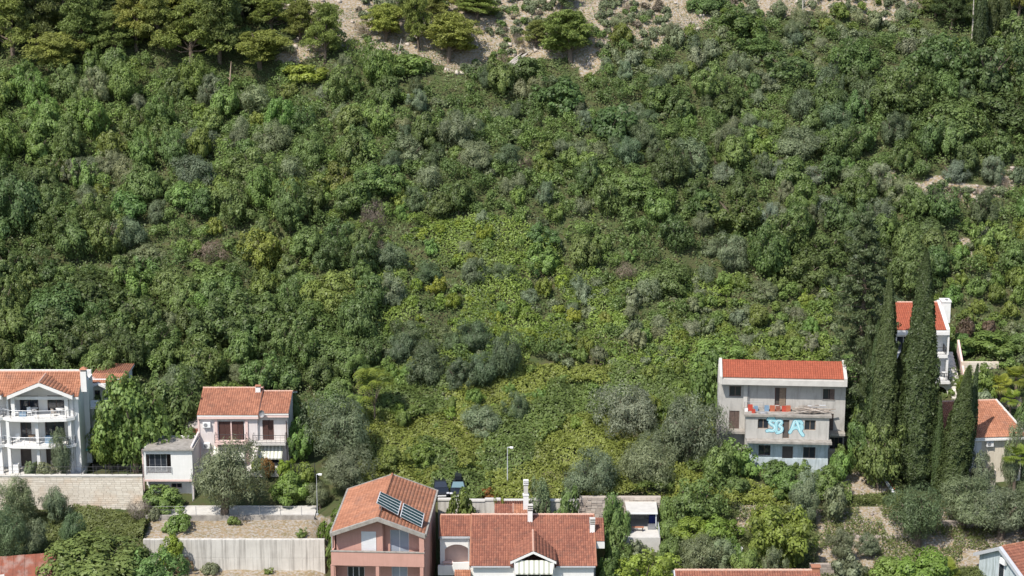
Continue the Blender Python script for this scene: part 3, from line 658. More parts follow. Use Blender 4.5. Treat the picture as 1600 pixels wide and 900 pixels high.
# satellite dish fixed at the eave
g = G(); cx, cz = P.px(855, 270, -.7); n = 14; vs = [(cx, -.62, cz)]; 
for rr, yy in ((.22, -.66), (.42, -.78)):
    for k in range(n): a = 2 * math.pi * k / n; vs.append((cx + rr * .75 * math.cos(a), yy, cz + rr * math.sin(a)))
fs = [(0, 1 + k, 1 + (k + 1) % n) for k in range(n)] + [(1 + k, 1 + n + k, 1 + n + (k + 1) % n, 1 + (k + 1) % n) for k in range(n)]
dsh = G().add(vs, fs).build('satellite_dish', 'metalgrey', P.root)
G().tube([(cx, -.62, cz - .3), (cx, -1.15, cz)], .012, 4).build('feed_arm', 'metalgrey', dsh)
# small red tiled lean-to on the left
lx0, lx1 = P.px(362, 390, 1)[0], X0 - .0
P.box('side_room', 'pinkwhite', lx0, lx1, 1.4, 4, -1, P.px(400, 365, 1.4)[1] + .35); P.slope(lx0 - .1, lx1, .7, P.px(400, 420, .7)[1], 1.4, P.px(400, 368, 1.4)[1], 'tile_mid')

# annex: flat-roofed block with loggia
A = House('flat_roofed_annex', 'white annex with grey sloping slab roof and glazed loggia beside the stone block wall', at(226, 778, 205.2), 0, (200, 580, 4.09), 'annex')
ax0, ax1 = A.px(100, 600)[0], A.px(412, 600)[0]
zt = A.px(250, 502)[1]; zf = A.px(250, 692)[1]; lo = A.rect(115, 530, 275, 655)
A.wall(ax0, ax1, zf, zt, 0, .2, [lo], 'white', 'front_wall')
w0, w1 = A.rect(140, 722, 240, 757, 1.0), A.rect(276, 717, 345, 748, 1.0)
A.wall(ax0 + .2, ax1, -2, zf - .22, 1.0, .25, [w0, w1], 'white', 'lower_wall')
for w in (w0, w1): A.window(w, 1.0, frame='palepink', n=2); 
A.box('floor_slab', 'palepink', ax0 - .05, ax1 + .02, -.03, 5, zf - .22, zf - .002)
A.box('left_pier', 'palepink', ax0 - .14, ax0 - .002, -.04, .25, -2, zt)
A.box('left_wall', 'white', ax0, ax0 + .2, .2, 5, zf, zt); A.box('left_wall', 'white', ax0, ax0 + .2, 1.25, 5, -2, zf - .23)
A.box('right_wall', 'pinkwhite', ax1 - .2, ax1, .2, 5.6, -2, zt + .3); A.box('rear_wall', 'white', ax0 + .2, ax1 - .2, 4.8, 5, -2, zt)
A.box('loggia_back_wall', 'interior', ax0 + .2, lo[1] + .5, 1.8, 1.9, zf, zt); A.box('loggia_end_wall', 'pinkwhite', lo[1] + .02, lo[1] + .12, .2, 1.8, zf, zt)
sh = (lo[0] + .3, lo[1] - .5, lo[2] + .1, lo[3]); 
A.window(sh, .15, 'sliding_door', 'metalgrey', 'glass', 3)
A.rail([(lo[0], -.06), (lo[1] + .05, -.06)], lo[2], .8, 'palemetal', .9, bars=False, rails=5)
q = [A.px(95, 503, -.35), A.px(412, 494, -.35)]
rz1 = A.px(300, 424, 4.4)[1]
poly = [(q[0][0], -.35, zt + .12), (q[1][0] + .1, -.35, zt + .15), (A.px(460, 432, 4.4)[0], 4.4, rz1), (A.px(245, 426, 4.4)[0] - 1.2, 4.4, rz1)]
G().prism(poly, (0, 0, -.14)).build('roof_slab', 'concrete', A.root)
A.box('pale_eave', 'pinkwhite', ax0 - .1, ax1 + .02, -.1, 0, zt - .12, zt - .0)

# ---------------------------------------------------------------- salmon house with solar collectors
S = House('salmon_house', 'salmon pink house with gable front, weathered tile roof and solar collectors', at(592, 890, 187.2), rad(-3.2), (490, 720, 5.0))
zg = S.px(500, 455, -1.1)[1]                           # gable apex (top of rake)
zl = S.px(130, 580, -1.1)[1]; zrr = S.px(870, 585, -1.1)[1]; zE = (zl + zrr) / 2
xl, xr_, xa = S.px(128, 580, -1.1)[0], S.px(872, 585, -1.1)[0], S.px(505, 455, -1.1)[0]; xa = (xl + xr_) / 2
hw = (xr_ - xl) / 2; LEN = 13.2; yf = -1.1
for xe, sg in ((xl, 1), (xr_, -1)):
    V = Vector((xa - xe, 0, zg - zE)); U = Vector((0, 1, 0))
    S.tiles((xe + sg * .1, yf + .3, zE), U, V, LEN - .4, V.length, 'tile_orange', seed=int(sg) + 5, blotch=.8)
    S.slab4([(xe + sg * .1, yf + .1, zE), (xa, yf + .1, zg), (xa, yf + LEN, zg), (xe + sg * .1, yf + LEN, zE)], .18, 'roof_deck', 'concrete')
    G().prism([(xe, yf, zE + .12), (xa, yf, zg + .12), (xa, yf, zg - .26), (xe, yf, zE - .26)], (0, .34, 0)).build('rake_beam', 'concrete', S.root)
    G().prism([(xe, yf + LEN - .1, zE + .10), (xa, yf + LEN - .1, zg + .10), (xa, yf + LEN - .1, zg - .2), (xe, yf + LEN - .1, zE - .2)], (0, .2, 0)).build('rear_rake_beam', 'concrete', S.root)
    S.box('gutter_beam', 'concrete', xe - .08, xe + .1, yf + .35, yf + LEN, zE - .2, zE + .13)
S.ridge((xa, yf + .34, zg + .1), (xa, yf + LEN, zg + .1), 'tile_orange', .13)
wx0, wx1 = S.px(178, 640, 0)[0], S.px(832, 640, 0)[0]
zb0, zb1 = S.px(500, 715, -1.0)[1], S.px(500, 822, -1.0)[1]      # parapet top and bottom
zfl = zb1 + .25
dA = S.rect(372, 552, 490, 706, 0); dA = (dA[0], dA[1], zfl, dA[3]); dB = S.rect(598, 540, 745, 706, .7); dB = (dB[0], dB[1], zfl, dB[3])
pxl, pxr = S.px(135, 640, -1.0)[0], S.px(862, 640, -1.0)[0]
def gz(x, y=0): return zg - abs(x - xa) / hw * (zg - zE) - .22
def gable_piece(x0, x1, z0, d, mat, name='gable_wall', th=.2):
    xs = [x0] + ([xa] if x0 < xa < x1 else []) + [x1]
    poly = [(x0, d, z0), (x1, d, z0)] + [(x, d, gz(x)) for x in reversed(xs)]
    return G().prism(poly, (0, th, 0)).build(name, mat, S.root)
gable_piece(wx0, dA[0], zfl, 0, 'pink'); gable_piece(dA[0], dA[1], dA[3], 0, 'pink'); xm = S.px(505, 640, 0)[0]; xq = S.px(540, 640, 0)[0]
gable_piece(dA[1], xq, zfl, 0, 'pink')
gable_piece(xq, dB[0], zfl, .7, 'pink'); gable_piece(dB[0], dB[1], dB[3], .7, 'pink'); gable_piece(dB[1], wx1, zfl, .7, 'pink')
gable_piece(S.px(832, 640, 0)[0], pxr, zb0, -.95, 'pink', th=.25)
S.shutters(dA, 0, 1, 'whiteframe', name='white_shutter', inset=-.05); S.window(dB, .7, 'balcony_door', 'whiteframe', 'glassblue', 2)
S.box('door_jamb', 'pink', xq - .02, xq + .1, .201, .7, zfl, gz(xq) - .1)
S.box('balcony_parapet', 'pink', pxl, pxr, -1.05, -.85, zb1, zb0); S.box('parapet_coping', 'concrete', pxl - .05, pxr + .05, -1.1, -.8, zb0, zb0 + .07)
S.box('balcony_parapet', 'pink', pxl, pxl + .2, -.85, 0, zb1, zb0); S.box('balcony_parapet', 'pink', pxr - .2, pxr, -.85, 0, zb1, zb0)
S.box('balcony_floor', 'concrete', pxl + .2, pxr - .2, -.85, .7, zb1, zfl - .02)
S.box('left_wall', 'pink', pxl, pxl + .25, 0, LEN - 2, -5, zE - .15); S.box('right_wall', 'pink', pxr - .25, pxr, 0, LEN - 2, -5, zE - .15)
gable_piece(pxl, pxr, -5, LEN - 2.2, 'pink', 'rear_wall')
gA, gB, gC = S.rect(265, 828, 400, 1060, .9), S.rect(610, 828, 735, 1060, .9), None
low = -2.2
S.wall(pxl + .25, pxr - .25, -5, zb1 - .02, .9, .25, [(gA[0], gA[1], low, gA[3]), (gB[0], gB[1], low, gB[3])], 'pink', 'lower_wall')
S.window((gA[0], gA[1], low, gA[3]), .9, 'balcony_door', 'whiteframe', 'glass', 3); S.window((gB[0], gB[1], low, gB[3]), .9, 'balcony_door', 'whiteframe', 'glassblue', 2)
for cx in (148, 500, 845): x = S.px(cx, 860, -.9)[0]; S.box('pillar', 'pink', x - .17, x + .17, -1.02, -.7, -5, zb1 - .003)
S.box('lower_balcony_floor', 'concrete', pxl + .25, pxr - .25, -1.0, .9, low - .3, low - .02)
# solar collectors on the right roof slope: two panels on a frame
t = in_house(S, 'solar_collector', 'pair of tilted solar water collectors on the salmon house roof', 'solar panel', 0, 0, 0)
def onr(x, y): return zg - abs(x - xa) / hw * (zg - zE)
def hit_plane(cx, cy, p0, nrm):
    r = S._r(cx, cy); k = (Vector(p0) - S.o).dot(nrm) / r.dot(nrm); return S.o + r * k
p0 = Vector((xa + .3, .8, onr(xa + .3, 0) + .55)); nrm = Vector((.26, -.62, .74)).normalized()
for quad in ([(490, 328), (660, 424), (687, 318), (520, 238)], [(675, 434), (845, 520), (866, 412), (702, 328)]):
    Q = [hit_plane(a, b, p0, nrm) for a, b in quad]
    fr = G().prism(Q, tuple(-nrm * .09)).build('panel', 'palemetal', t)
    for k in range(5):
        a0, a1 = (k + .09) / 5, (k + .91) / 5
        def lerpq(s_, t_): return Q[0].lerp(Q[1], s_).lerp(Q[3].lerp(Q[2], s_), t_)
        G().prism([lerpq(.03, a0), lerpq(.97, a0), lerpq(.97, a1), lerpq(.03, a1)], tuple(nrm * .012)).build('absorber_strip', 'solar', fr)
for cx, cy in ((515, 345), (530, 350), (680, 440), (850, 515)):
    a = hit_plane(cx, cy, p0, nrm) - nrm * .1; G().tube([a, (a.x, a.y, onr(a.x, 0) + .03)], .03, 5).build('strut', 'metalgrey', t)
    b = a + Vector((0, 1.6, 1.1)); G().tube([(b.x, b.y, onr(b.x, 0) + .03), b - Vector((0, .25, .15))], .03, 5).build('strut', 'metalgrey', t)
t = in_house(S, 'balcony_table', 'white folding table on the balcony of the salmon house', 'table', S.px(790, 690, -.1)[0], -.1, zfl)
G().box(-.5, .5, -.3, .3, .70, .74).build('tabletop', 'plastic_white', t)
for sx in (-.45, .45):
    for sy in (-.25, .25): G().box(sx - .02, sx + .02, sy - .02, sy + .02, 0, .70).build('leg', 'palemetal', t)
chair(S, S.px(725, 690, -.1)[0], -.1, zfl, 1.5, 'white chair at the folding table on the salmon balcony')
# ---------------------------------------------------------------- big tiled house, bottom centre
K = House('gabled_house', 'white house with large brown red tile roof, awning gable and slim chimneys', at(735, 888, 187.8), 0, (660, 680, 4.09))
ze = K.px(600, 838, -.3)[1]; yr = 7.1; zr = K.px(600, 510, yr)[1]; x0, x1 = K.px(305, 838, -.3)[0], K.px(1112, 845, -.3)[0]
slk = (zr - ze) / (yr + .3)
xr0, xr1 = K.px(322, 510, yr)[0], K.px(1072, 512, yr)[0]
dy0 = -1.0
ga, gl, gr = K.px(700, 742, dy0), K.px(562, 808, dy0), K.px(856, 808, dy0); gx = (gl[0] + gr[0]) / 2; gze = (gl[1] + gr[1]) / 2; gza = ga[1]
yk = lambda z: (z - ze) / slk - .3
def clipk(c):
    if gl[0] < c[0] < gr[0] and c[2] < gza - abs(c[0] - gx) / ((gr[0] - gl[0]) / 2) * (gza - gze) - .02: return False
    return c[0] > x0 and c[0] < x1
K.slope(x0, x1, -.3, ze, yr, zr, 'tile_mid', clip=clipk, seed=1, tw=.24)
K.slab4([(x0 + .02, -.28, ze), (x1 - .02, -.28, ze), (x1 - .02, yr, zr), (x0 + .02, yr, zr)], .15, 'roof_deck', 'shutter')
K.slope(x0, x1, 12.0, ze + (2.2) * slk, yr, zr - .01, 'tile_mid', seed=7)
K.ridge((x0, yr, zr + .06), (x1, yr, zr + .06), r=.12)
G().tube([(x0 - .0, -.3, ze + .05), (x0, yr, zr + .07)], .09, 6).build('verge_tiles', 'tile_orange', K.root); G().tube([(x1, -.3, ze + .05), (x1, yr, zr + .07)], .09, 6).build('verge_tiles', 'tile_orange', K.root)
for xe in (gr[0], gl[0]):
    V = Vector((gx - xe, 0, gza - gze)); K.tiles((xe, dy0, gze), (0, 1, 0), V, yk(gza) - dy0, V.length, 'tile_mid', clip=lambda c: c[1] < yk(c[2]) + .1, seed=3)
    G().prism([(xe, dy0 - .02, gze - .02), (gx, dy0 - .02, gza - .02), (gx, dy0 - .02, gza - .27), (xe, dy0 - .02, gze - .27)], (0, .2, 0)).build('bargeboard', 'white', K.root)
    G().prism([(xe, dy0 + .18, gze - .04), (gx, dy0 + .18, gza - .04), (gx, yk(gza), gza - .04), (xe, yk(gze), gze - .04)], (0, 0, -.1)).build('soffit', 'white', K.root)
K.ridge((gx, dy0, gza + .05), (gx, yk(gza), gza + .05), r=.1)
aw0, aw1 = K.px(595, 850, dy0 + .15)[0], K.px(832, 850, dy0 + .15)[0]
G().box(aw0 - .15, aw0, dy0 + .0, 0, ze - 3, gze - .05).box(aw1, aw1 + .15, dy0, 0, ze - 3, gze - .05).build('gable_pier', 'white', K.root)
n = 15; w = (aw1 - aw0) / n; g = G()
for i in range(n):
    a, b = aw0 + i * w, aw0 + (i + 1) * w; zz = gza - abs((a + b) / 2 - gx) / ((gr[0] - gl[0]) / 2) * (gza - gze) - .3
    zt = min(zz, gze - .0 + .05); zlow = K.px(700, 882, dy0 - .5)[1]
    g.add([(a, dy0 + .22, zt), (b, dy0 + .22, zt), (b, dy0 - .45, zlow), (a, dy0 - .45, zlow), (b, dy0 - .46, zlow - .15), (a, dy0 - .46, zlow - .15)], [(3, 2, 1, 0), (5, 4, 2, 3)], i % 2)
g.build('awning', 'awning', K.root)
K.wall(x0 + .3, x1 - .25, -6, ze - .12, 0, .3, [(aw0, aw1, ze - 3, ze - .6)], 'white', 'front_wall')
K.window((aw0, aw1, ze - 3, ze - .6), 0, 'balcony_door', 'whiteframe', 'glass', 3)
K.box('gutter', 'palemetal', x0 + .1, gl[0], -.42, -.3, ze - .1, ze + .02); K.box('gutter', 'palemetal', gr[0], x1 - .1, -.42, -.3, ze - .1, ze + .02)
for xx in (x0 + .3, x1 - .55):
    G().prism([(xx, .3, -6), (xx, 11.6, -6), (xx, 11.6, ze + 2.2 * slk), (xx, yr, zr - .2), (xx, .3, ze)], (.3, 0, 0)).build('side_wall', 'white', K.root)
K.chimney(K.px(688, 560, yr - .9)[0], yr - .9, zr - 1.2, K.px(688, 482, yr - .9)[1], .5, .45, 'white', None, 'lightconc', slots=3)
K.chimney(K.px(1086, 560, 4.6)[0], 4.6, ze + .2, K.px(1086, 568, 4.6)[1] + .0, .5, .45, 'white', None, 'lightconc', slots=3)
# side roof strip right of it
rx0, rx1 = x1 + .1, K.px(1165, 680, 3.4)[0]
rze, rzr = K.px(1135, 680, 3.4)[1], K.px(1135, 530, 6.4)[1]
K.slope(rx0, rx1, 3.4, rze, 6.4, rzr, 'tile_mid', seed=11); K.box('eave_band', 'white', rx0, rx1, 3.42, 3.7, rze - .75, rze - .17)
K.box('side_wing', 'white', rx0 - .2, rx1 - .9, 3.9, 9, -6, rze - .2)
# lower left wing with arched balcony
lx0, lx1 = K.px(112, 650, 4.0)[0], x0 - .06
lze = K.px(215, 648, 4.0)[1]; lzr = K.px(215, 512, yr)[1]
K.slope(lx0, lx1, 4.0, lze, yr, lzr, 'tile_mid', seed=12, tw=.24); K.slope(lx0, lx1, 9.5, lze + .3, yr, lzr - .01, 'tile_mid', seed=13)
K.ridge((lx0, yr, lzr + .05), (lx1, yr, lzr + .05), r=.1)
G().tube([(lx0, 4.0, lze + .04), (lx0, yr, lzr + .06)], .08, 6).build('verge_tiles', 'tile_orange', K.root)
K.box('eave_fascia', 'palemetal', lx0, lx1, 3.9, 4.05, lze - .18, lze - .02)
ar = K.rect(143, 698, 298, 830, 4.2); g = G(); N = 12; ax, bx, zs_, zt = ar[0], ar[1], ar[3] - .55, ar[3]
pts = [(ax + (bx - ax) * k / N, zs_ + (zt - zs_) * math.sin(math.pi * k / N) ** .7) for k in range(N + 1)]
for (xa_, za_), (xb_, zb_) in zip(pts[:-1], pts[1:]): g.add([(xa_, 4.2, za_), (xb_, 4.2, zb_), (xb_, 4.2, lze - .1), (xa_, 4.2, lze - .1), (xa_, 4.45, za_), (xb_, 4.45, zb_)], [(0, 1, 2, 3), (4, 5, 1, 0)])
g.box(lx0, ax, 4.2, 4.45, -6, lze - .1).box(bx, lx1 + .3, 4.2, 4.45, -6, lze - .1); g.build('arch_wall', 'white', K.root)
zba, zbb = K.px(150, 832, 3.2)[1], K.px(150, 893, 3.2)[1]
K.box('balcony_parapet', 'white', lx0 - .2, lx1 - .05, 3.1, 3.3, zbb, zba); K.box('balcony_bulge', 'white', K.px(193, 850, 3.0)[0], lx1 - .1, 2.9, 3.1, zbb + .1, zba + .4)
K.box('balcony_slab', 'white', lx0 - .2, lx1 - .05, 3.3, 5.6, zbb, zbb + .2); K.box('balcony_back_wall', 'palepink', lx0, lx1 + .3, 5.6, 5.8, -6, lze + .2)
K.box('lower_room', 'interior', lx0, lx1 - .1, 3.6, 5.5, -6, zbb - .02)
K.slope(K.px(205, 870, 2.2)[0], x0, 1.6, K.px(250, 898, 1.6)[1] - .4, 2.6, K.px(250, 862, 2.6)[1], 'tile_orange')
t = in_house(K, 'balcony_table', 'pinkish table behind the arched balcony parapet', 'table', K.px(165, 825, 3.9)[0], 3.9, zbb + .2)
G().box(-.5, .5, -.3, .3, .9, .95).build('tabletop', 'palepink', t); G().box(-.4, -.3, -.2, .2, 0, .9).build('leg', 'palepink', t); G().box(.3, .4, -.2, .2, 0, .9).build('leg', 'palepink', t)

# outbuilding with small tiled roof and tall chimney behind it
O = House('outbuilding', 'small tiled outbuilding with tall slim chimney behind the gabled house', at(798, 806, 198.0), 0, (660, 680, 4.09))
ox0, oxm, ox1 = O.px(460, 500)[0], O.px(580, 500)[0], O.px(690, 500)[0]
oz = O.px(560, 500)[1]; ozr = O.px(580, 443, 1.7)[1]
O.slope(ox0, oxm - .04, 0, oz, 1.7, ozr, 'tile_mid', seed=3); O.slope(oxm + .04, ox1, 0, oz, 1.7, ozr, 'tile_orange', seed=4); O.slope(ox0, ox1, 3.0, oz + .2, 1.7, ozr - .01, 'tile_mid', seed=5)
G().box(oxm - .05, oxm + .05, 0, .1, oz, oz + .1).tube([(oxm, 0, oz + .12), (oxm, 1.7, ozr + .12)], .06, 5).build('valley_strip', 'ridge', O.root)
O.box('wall', 'white', ox0 + .1, ox1 - .1, .2, 2.8, -7, oz - .05)
cz = O.px(660, 380, 1.0)[1]; cxx = O.px(661, 400, .9)[0]
c = O.box('chimney', 'white', cxx - .28, cxx + .28, .6, 1.1, oz - .2, cz); G().box(cxx - .33, cxx + .33, .55, 1.15, cz, cz + .14).build('collar', 'white', c)
ct = O.px(661, 320, .9)[1]; G().box(cxx - .23, cxx + .23, .65, 1.05, cz + .14, ct).build('upper_shaft', 'lightconc', c)
k = ct
for i in range(3):
    G().box(cxx - .2, cxx + .2, .68, 1.02, k, k + .12).build('flue', 'interior', c); G().box(cxx - .27, cxx + .27, .6, 1.1, k + .12, k + .2).build('cap_slab', 'plastic_white', c); k += .2
def downpipe(hs, x, y, z0, z1, mat='palemetal'): return G().tube([(x, y - .08, z0), (x, y - .08, z1 - .3), (x, y - .2, z1)], .045, 6).build('downpipe', mat, hs.root)
downpipe(W, XR - .55, .35, -.5, W.px(545, 272, -.45)[1]); downpipe(P, X1 + .12, .25, -.5, 5.2); downpipe(P, X2 - .15, .25, -.5, 5.0, 'shutter'); downpipe(S, pxl - .02, -.1, -5, zE - .1); downpipe(K, K.px(300, 700, 3.9)[0] - .1, 4.1, -6, K.px(215, 648, 4.0)[1]); downpipe(A, A.px(412, 600)[0] - .1, 0, -2, 3.0)
# ---------------------------------------------------------------- unfinished grey house with graffiti
Q = House('graffiti_house', 'unfinished grey rendered house with bright red tile roof and blue graffiti', at(1167, 722, 209.6), rad(-4.0), (1100, 540, 4.5))
dm = 2.6                                                     # main wall behind the projecting box
mx0, mx1 = Q.px(98, 450, dm)[0], Q.px(992, 450, dm)[0]
zt = Q.px(600, 272, dm)[1]
wins = dict(a=Q.rect(178, 284, 262, 357, dm), b=Q.rect(499, 296, 578, 385, dm), c=Q.rect(836, 305, 918, 380, dm), d=Q.rect(176, 458, 248, 590, dm), e=Q.rect(880, 480, 910, 605, dm), f=Q.rect(885, 645, 975, 728, dm))
tz = Q.px(600, 450, 1.2)[1]                                # terrace level
wins['b'] = (wins['b'][0], wins['b'][1], tz + .02, wins['b'][3])
Q.wall(mx0, mx1, -1.5, zt, dm, .3, list(wins.values()), 'grey', 'front_wall')
Q.window(wins['a'], dm, frame='oldshutter', n=2, fw=.09, sill='concrete'); 
fb = Q.window(wins['b'], dm, 'terrace_door', 'darkred', 'interior', 2, fw=.06); Q.shutters((wins['b'][1] - .75, wins['b'][1] - .05, wins['b'][2], wins['b'][3]), dm - .1, 1, 'wood')
Q.window(wins['c'], dm, frame='oldshutter', n=2, sill='concrete'); Q.shutters(((wins['c'][0] + wins['c'][1]) / 2 + .1, wins['c'][1], wins['c'][2], wins['c'][3]), dm - .1, 1, 'oldshutter')
Q.shutters(wins['d'], dm, 2, 'oldshutter'); Q.shutters(wins['e'], dm, 1, 'oldshutter')
Q.window(wins['f'], dm, 'garage_door', 'oldshutter', 'glass', 3)
ye, yr = dm - .85, dm + 3.4; rze = Q.px(560, 232, ye)[1]
while (Q.px(560, 112, yr)[1] - rze) / (yr - ye) < .40: yr -= .05
rzr = Q.px(560, 112, yr)[1]; print('grey house ridge', yr)
rx0, rx1 = Q.px(128, 232, ye)[0], Q.px(985, 240, ye)[0]
Q.slope(rx0, rx1, ye, rze, yr, rzr, 'tile_bright', 'concrete', seed=4, blotch=.2)
Q.slope(rx0, rx1, 2 * yr - ye, rze, yr, rzr - .01, 'tile_bright', 'concrete', seed=5)
Q.ridge((rx0, yr, rzr + .03), (rx1, yr, rzr + .03), 'tile_bright', .1)
fz0, fz1 = Q.px(560, 278, ye - .1)[1], Q.px(560, 246, ye - .1)[1]
Q.box('concrete_fascia', 'lightconc', rx0 - .25, rx1 + .3, ye - .32, ye + .05, fz0, fz1 + .1); Q.box('soffit', 'concrete', rx0, rx1, ye + .05, dm + .3, fz0, fz0 + .12)
for xx, w in ((rx0 - .28, .30), (rx1 - .02, .36)):
    sl_ = (rzr - rze) / (yr - ye)
    poly = [(xx, ye - .34, fz0 + .02), (xx, yr + .05, rzr - .5), (xx, 2 * yr - ye, fz0 + .02), (xx, 2 * yr - ye, rze + .22), (xx, yr, rzr + .3), (xx, ye - .34, rze + .2)]
    G().prism(poly, (w, 0, 0)).build('gable_parapet', 'lightconc', Q.root)
for xx in (mx0, mx1 - .3):
    G().prism([(xx, dm + .3, -1.5), (xx, 2 * yr - dm, -1.5), (xx, 2 * yr - dm, zt), (xx, yr, rzr - .4), (xx, dm + .3, zt)], (.3, 0, 0)).build('side_wall', 'grey', Q.root)
Q.box('rear_wall', 'grey', mx0 + .3, mx1 - .3, 2 * yr - dm - .3, 2 * yr - dm, -1.5, zt)
# projecting box, first floor
bx0, bx1 = Q.px(293, 560, 0)[0], Q.px(880, 560, 0)[0]; bz1 = Q.px(585, 500, 0)[1]; bz0 = Q.px(585, 668, -.5)[1]
bw = [Q.rect(378, 516, 455, 586), Q.rect(553, 522, 600, 650), Q.rect(707, 525, 785, 597)]; bw[1] = (bw[1][0], bw[1][1], bz0 + .05, bw[1][3])
Q.wall(bx0, bx1, bz0, bz1, 0, .25, bw, 'grey', 'box_front_wall')
for w in (bw[0], bw[2]): Q.window(w, 0, frame='wood', pane='glass', n=2, fw=.07)
Q.window(bw[1], 0, 'balcony_door', 'wood', 'interior', 1)
Q.box('box_side_wall', 'grey', bx0, bx0 + .25, .25, dm, -1.5, bz1 - .002); Q.box('box_side_wall', 'grey', bx1 - .25, bx1, .25, dm, -1.5, bz1 - .002)
Q.box('terrace_slab', 'concrete', bx0 - .22, bx1 + .25, -.25, dm - .002, bz1, bz1 + .22)
tz = bz1 + .22
sx0, sx1 = Q.px(300, 680, -.9)[0], Q.px(900, 680, -.9)[0]
Q.box('balcony_slab', 'concrete', sx0, sx1, -1.0, .25, bz0 - .24, bz0)
lw0, lw1 = Q.px(305, 740, .2)[0], Q.px(873, 740, .2)[0]
lw = [Q.rect(383, 700, 467, 772, .2), Q.rect(550, 708, 625, 800, .2), Q.rect(697, 714, 783, 792, .2)]
Q.wall(lw0, lw1, -2.0, bz0 - .24, .2, .25, lw, 'bluegrey', 'lower_wall')
for w in (lw[0], lw[2]): Q.window(w, .2, frame='oldshutter', n=2, sill='lightconc')
Q.window(lw[1], .2, 'cellar_door', 'oldshutter', 'interior', 1)
Q.box('whitewashed_base', 'bluegrey', lw0 - .02, lw1 + .02, .12, .2, -2.0, Q.px(700, 790, .12)[1] - .1)
# small slabs left and right
a0, a1 = Q.px(100, 600, dm - 1)[0], Q.px(262, 600, dm - 1)[0]; za = Q.px(180, 618, dm - 1)[1]
Q.box('side_balcony', 'concrete', a0, bx0 - .0, dm - 1.1, dm - .001, za, za + .28)
zc = Q.px(930, 632, dm - 1)[1]; Q.box('side_balcony', 'concrete', bx1 + .02, Q.px(992, 632, dm - 1)[0], dm - 1.1, dm - .001, zc - .02, zc + .26)
Q.box('stone_base', 'cream', Q.px(875, 770, dm)[0], Q.px(960, 770, dm)[0], dm - .15, dm - .002, -2, Q.px(900, 730, dm)[1])
for cx in (285, 312): x = Q.px(cx, 330, dm)[0]
x = Q.px(292, 330, dm)[0]; Q.box('wall_pilaster', 'lightconc', x - .22, x + .22, dm - .14, dm - .002, tz, fz0)
Q.box('drainpipe', 'metalgrey', Q.px(312, 320, dm)[0], Q.px(318, 320, dm)[0], dm - .12, dm - .04, tz, fz0)
# terrace railing and the things kept on the terrace
Q.rail([(Q.px(285, 400, 1.9)[0], 1.9), (Q.px(420, 395, 1.9)[0], 1.9)], tz, .8, 'metalgrey', .6, bars=False)
cr = [(325, 408, 34, 40, 'plastic_red', 'bright red crate at the drainpipe end of the row on the terrace'), (366, 405, 28, 30, 'plastic_blue', 'pale blue crate next to the bright red crate on the terrace'),
      (441, 408, 32, 36, 'plastic_blue', 'blue and white crate before the terrace door of the graffiti house'), (481, 412, 36, 36, 'plastic_orange', 'orange crate under the terrace door of the graffiti house'),
      (521, 412, 34, 32, 'rust', 'brown orange pot crate between two orange crates'), (562, 412, 30, 34, 'plastic_red', 'red crate beside the widest orange crate on the terrace'), (592, 412, 34, 38, 'plastic_orange', 'orange crate at the plank pile end of the row')]
for cx, cy, w, h, mt, lb in cr:
    x, z = Q.px(cx, cy + h / 2, 1.35); crate(Q, x, 1.35, tz, w / 4.5 / 14.6, .5, h / 4.5 / 14.6 * 1.02, mt, lb, 'crates in a row on the terrace')
x, _ = Q.px(348, 445, .6); crate(Q, x, .5, tz, .38, .35, .38, 'plastic_red', 'small red crate alone near the terrace edge')
x, _ = Q.px(297, 415, 1.3); crate(Q, x, 1.0, tz, .35, .3, .3, 'plastic_white', 'small white box at the drainpipe corner of the terrace')
t = in_house(Q, 'plank_pile', 'jumbled pile of bleached planks on the graffiti house terrace', 'pile of planks', Q.px(735, 440, 1.2)[0], 1.1, tz)
R = random.Random(3)
for k in range(46):
    a = R.uniform(-.5, .5) if R.random() < .75 else R.uniform(-1.4, 1.4); L = R.uniform(.8, 2.4); c = Vector((R.gauss(0, .85), R.uniform(-.75, .75), 0)); z = .05 + max(0, .42 - abs(c.x) * .22) * R.random() + .012 * (k % 5)
    d = Vector((math.cos(a), math.sin(a), R.uniform(-.08, .1))) * L / 2; p = c + Vector((0, 0, z + abs(d.z))); sd_ = Vector((-math.sin(a), math.cos(a), 0)) * R.uniform(.04, .09)
    G().prism([p - d - sd_, p + d - sd_, p + d + sd_, p - d + sd_], (0, 0, .035), R.random()).build('plank', 'planks', t)
t = in_house(Q, 'metal_pipe', 'pale pipe lying across the plank pile on the terrace', 'pipe', Q.px(800, 412, 1.6)[0], 1.7, tz)
G().tube([(-1.1, 0, .55), (.9, .1, .62)], .05, 8).build('shaft', 'palemetal', t); G().tube([(-.95, -.3, .5), (1.0, -.25, .45)], .04, 8).build('shaft', 'metalgrey', t)
t = in_house(Q, 'tarpaulin', 'crumpled grey tarpaulin next to the small red crate', 'tarpaulin', Q.px(415, 455, .6)[0], .5, tz)
g = G(); nn = 9; gr_ = [[(-.5 + i / 8., -.35 + j * .7 / 8, .03 + .22 * float(vnoise(i * 1.0, j * 1.0, 2.1, 8)) * math.sin(math.pi * i / 8) * math.sin(math.pi * j / 8) * 1.6) for i in range(nn)] for j in range(nn)]
for j in range(8):
    for i in range(8): g.add([gr_[j][i], gr_[j][i + 1], gr_[j + 1][i + 1], gr_[j + 1][i]], [(0, 1, 2, 3)])
g.add([(-.5, -.35, .0), (.5, -.35, 0), (.5, .35, 0), (-.5, .35, 0)], [(3, 2, 1, 0)]); g.build('sheet', 'metalgrey', t)
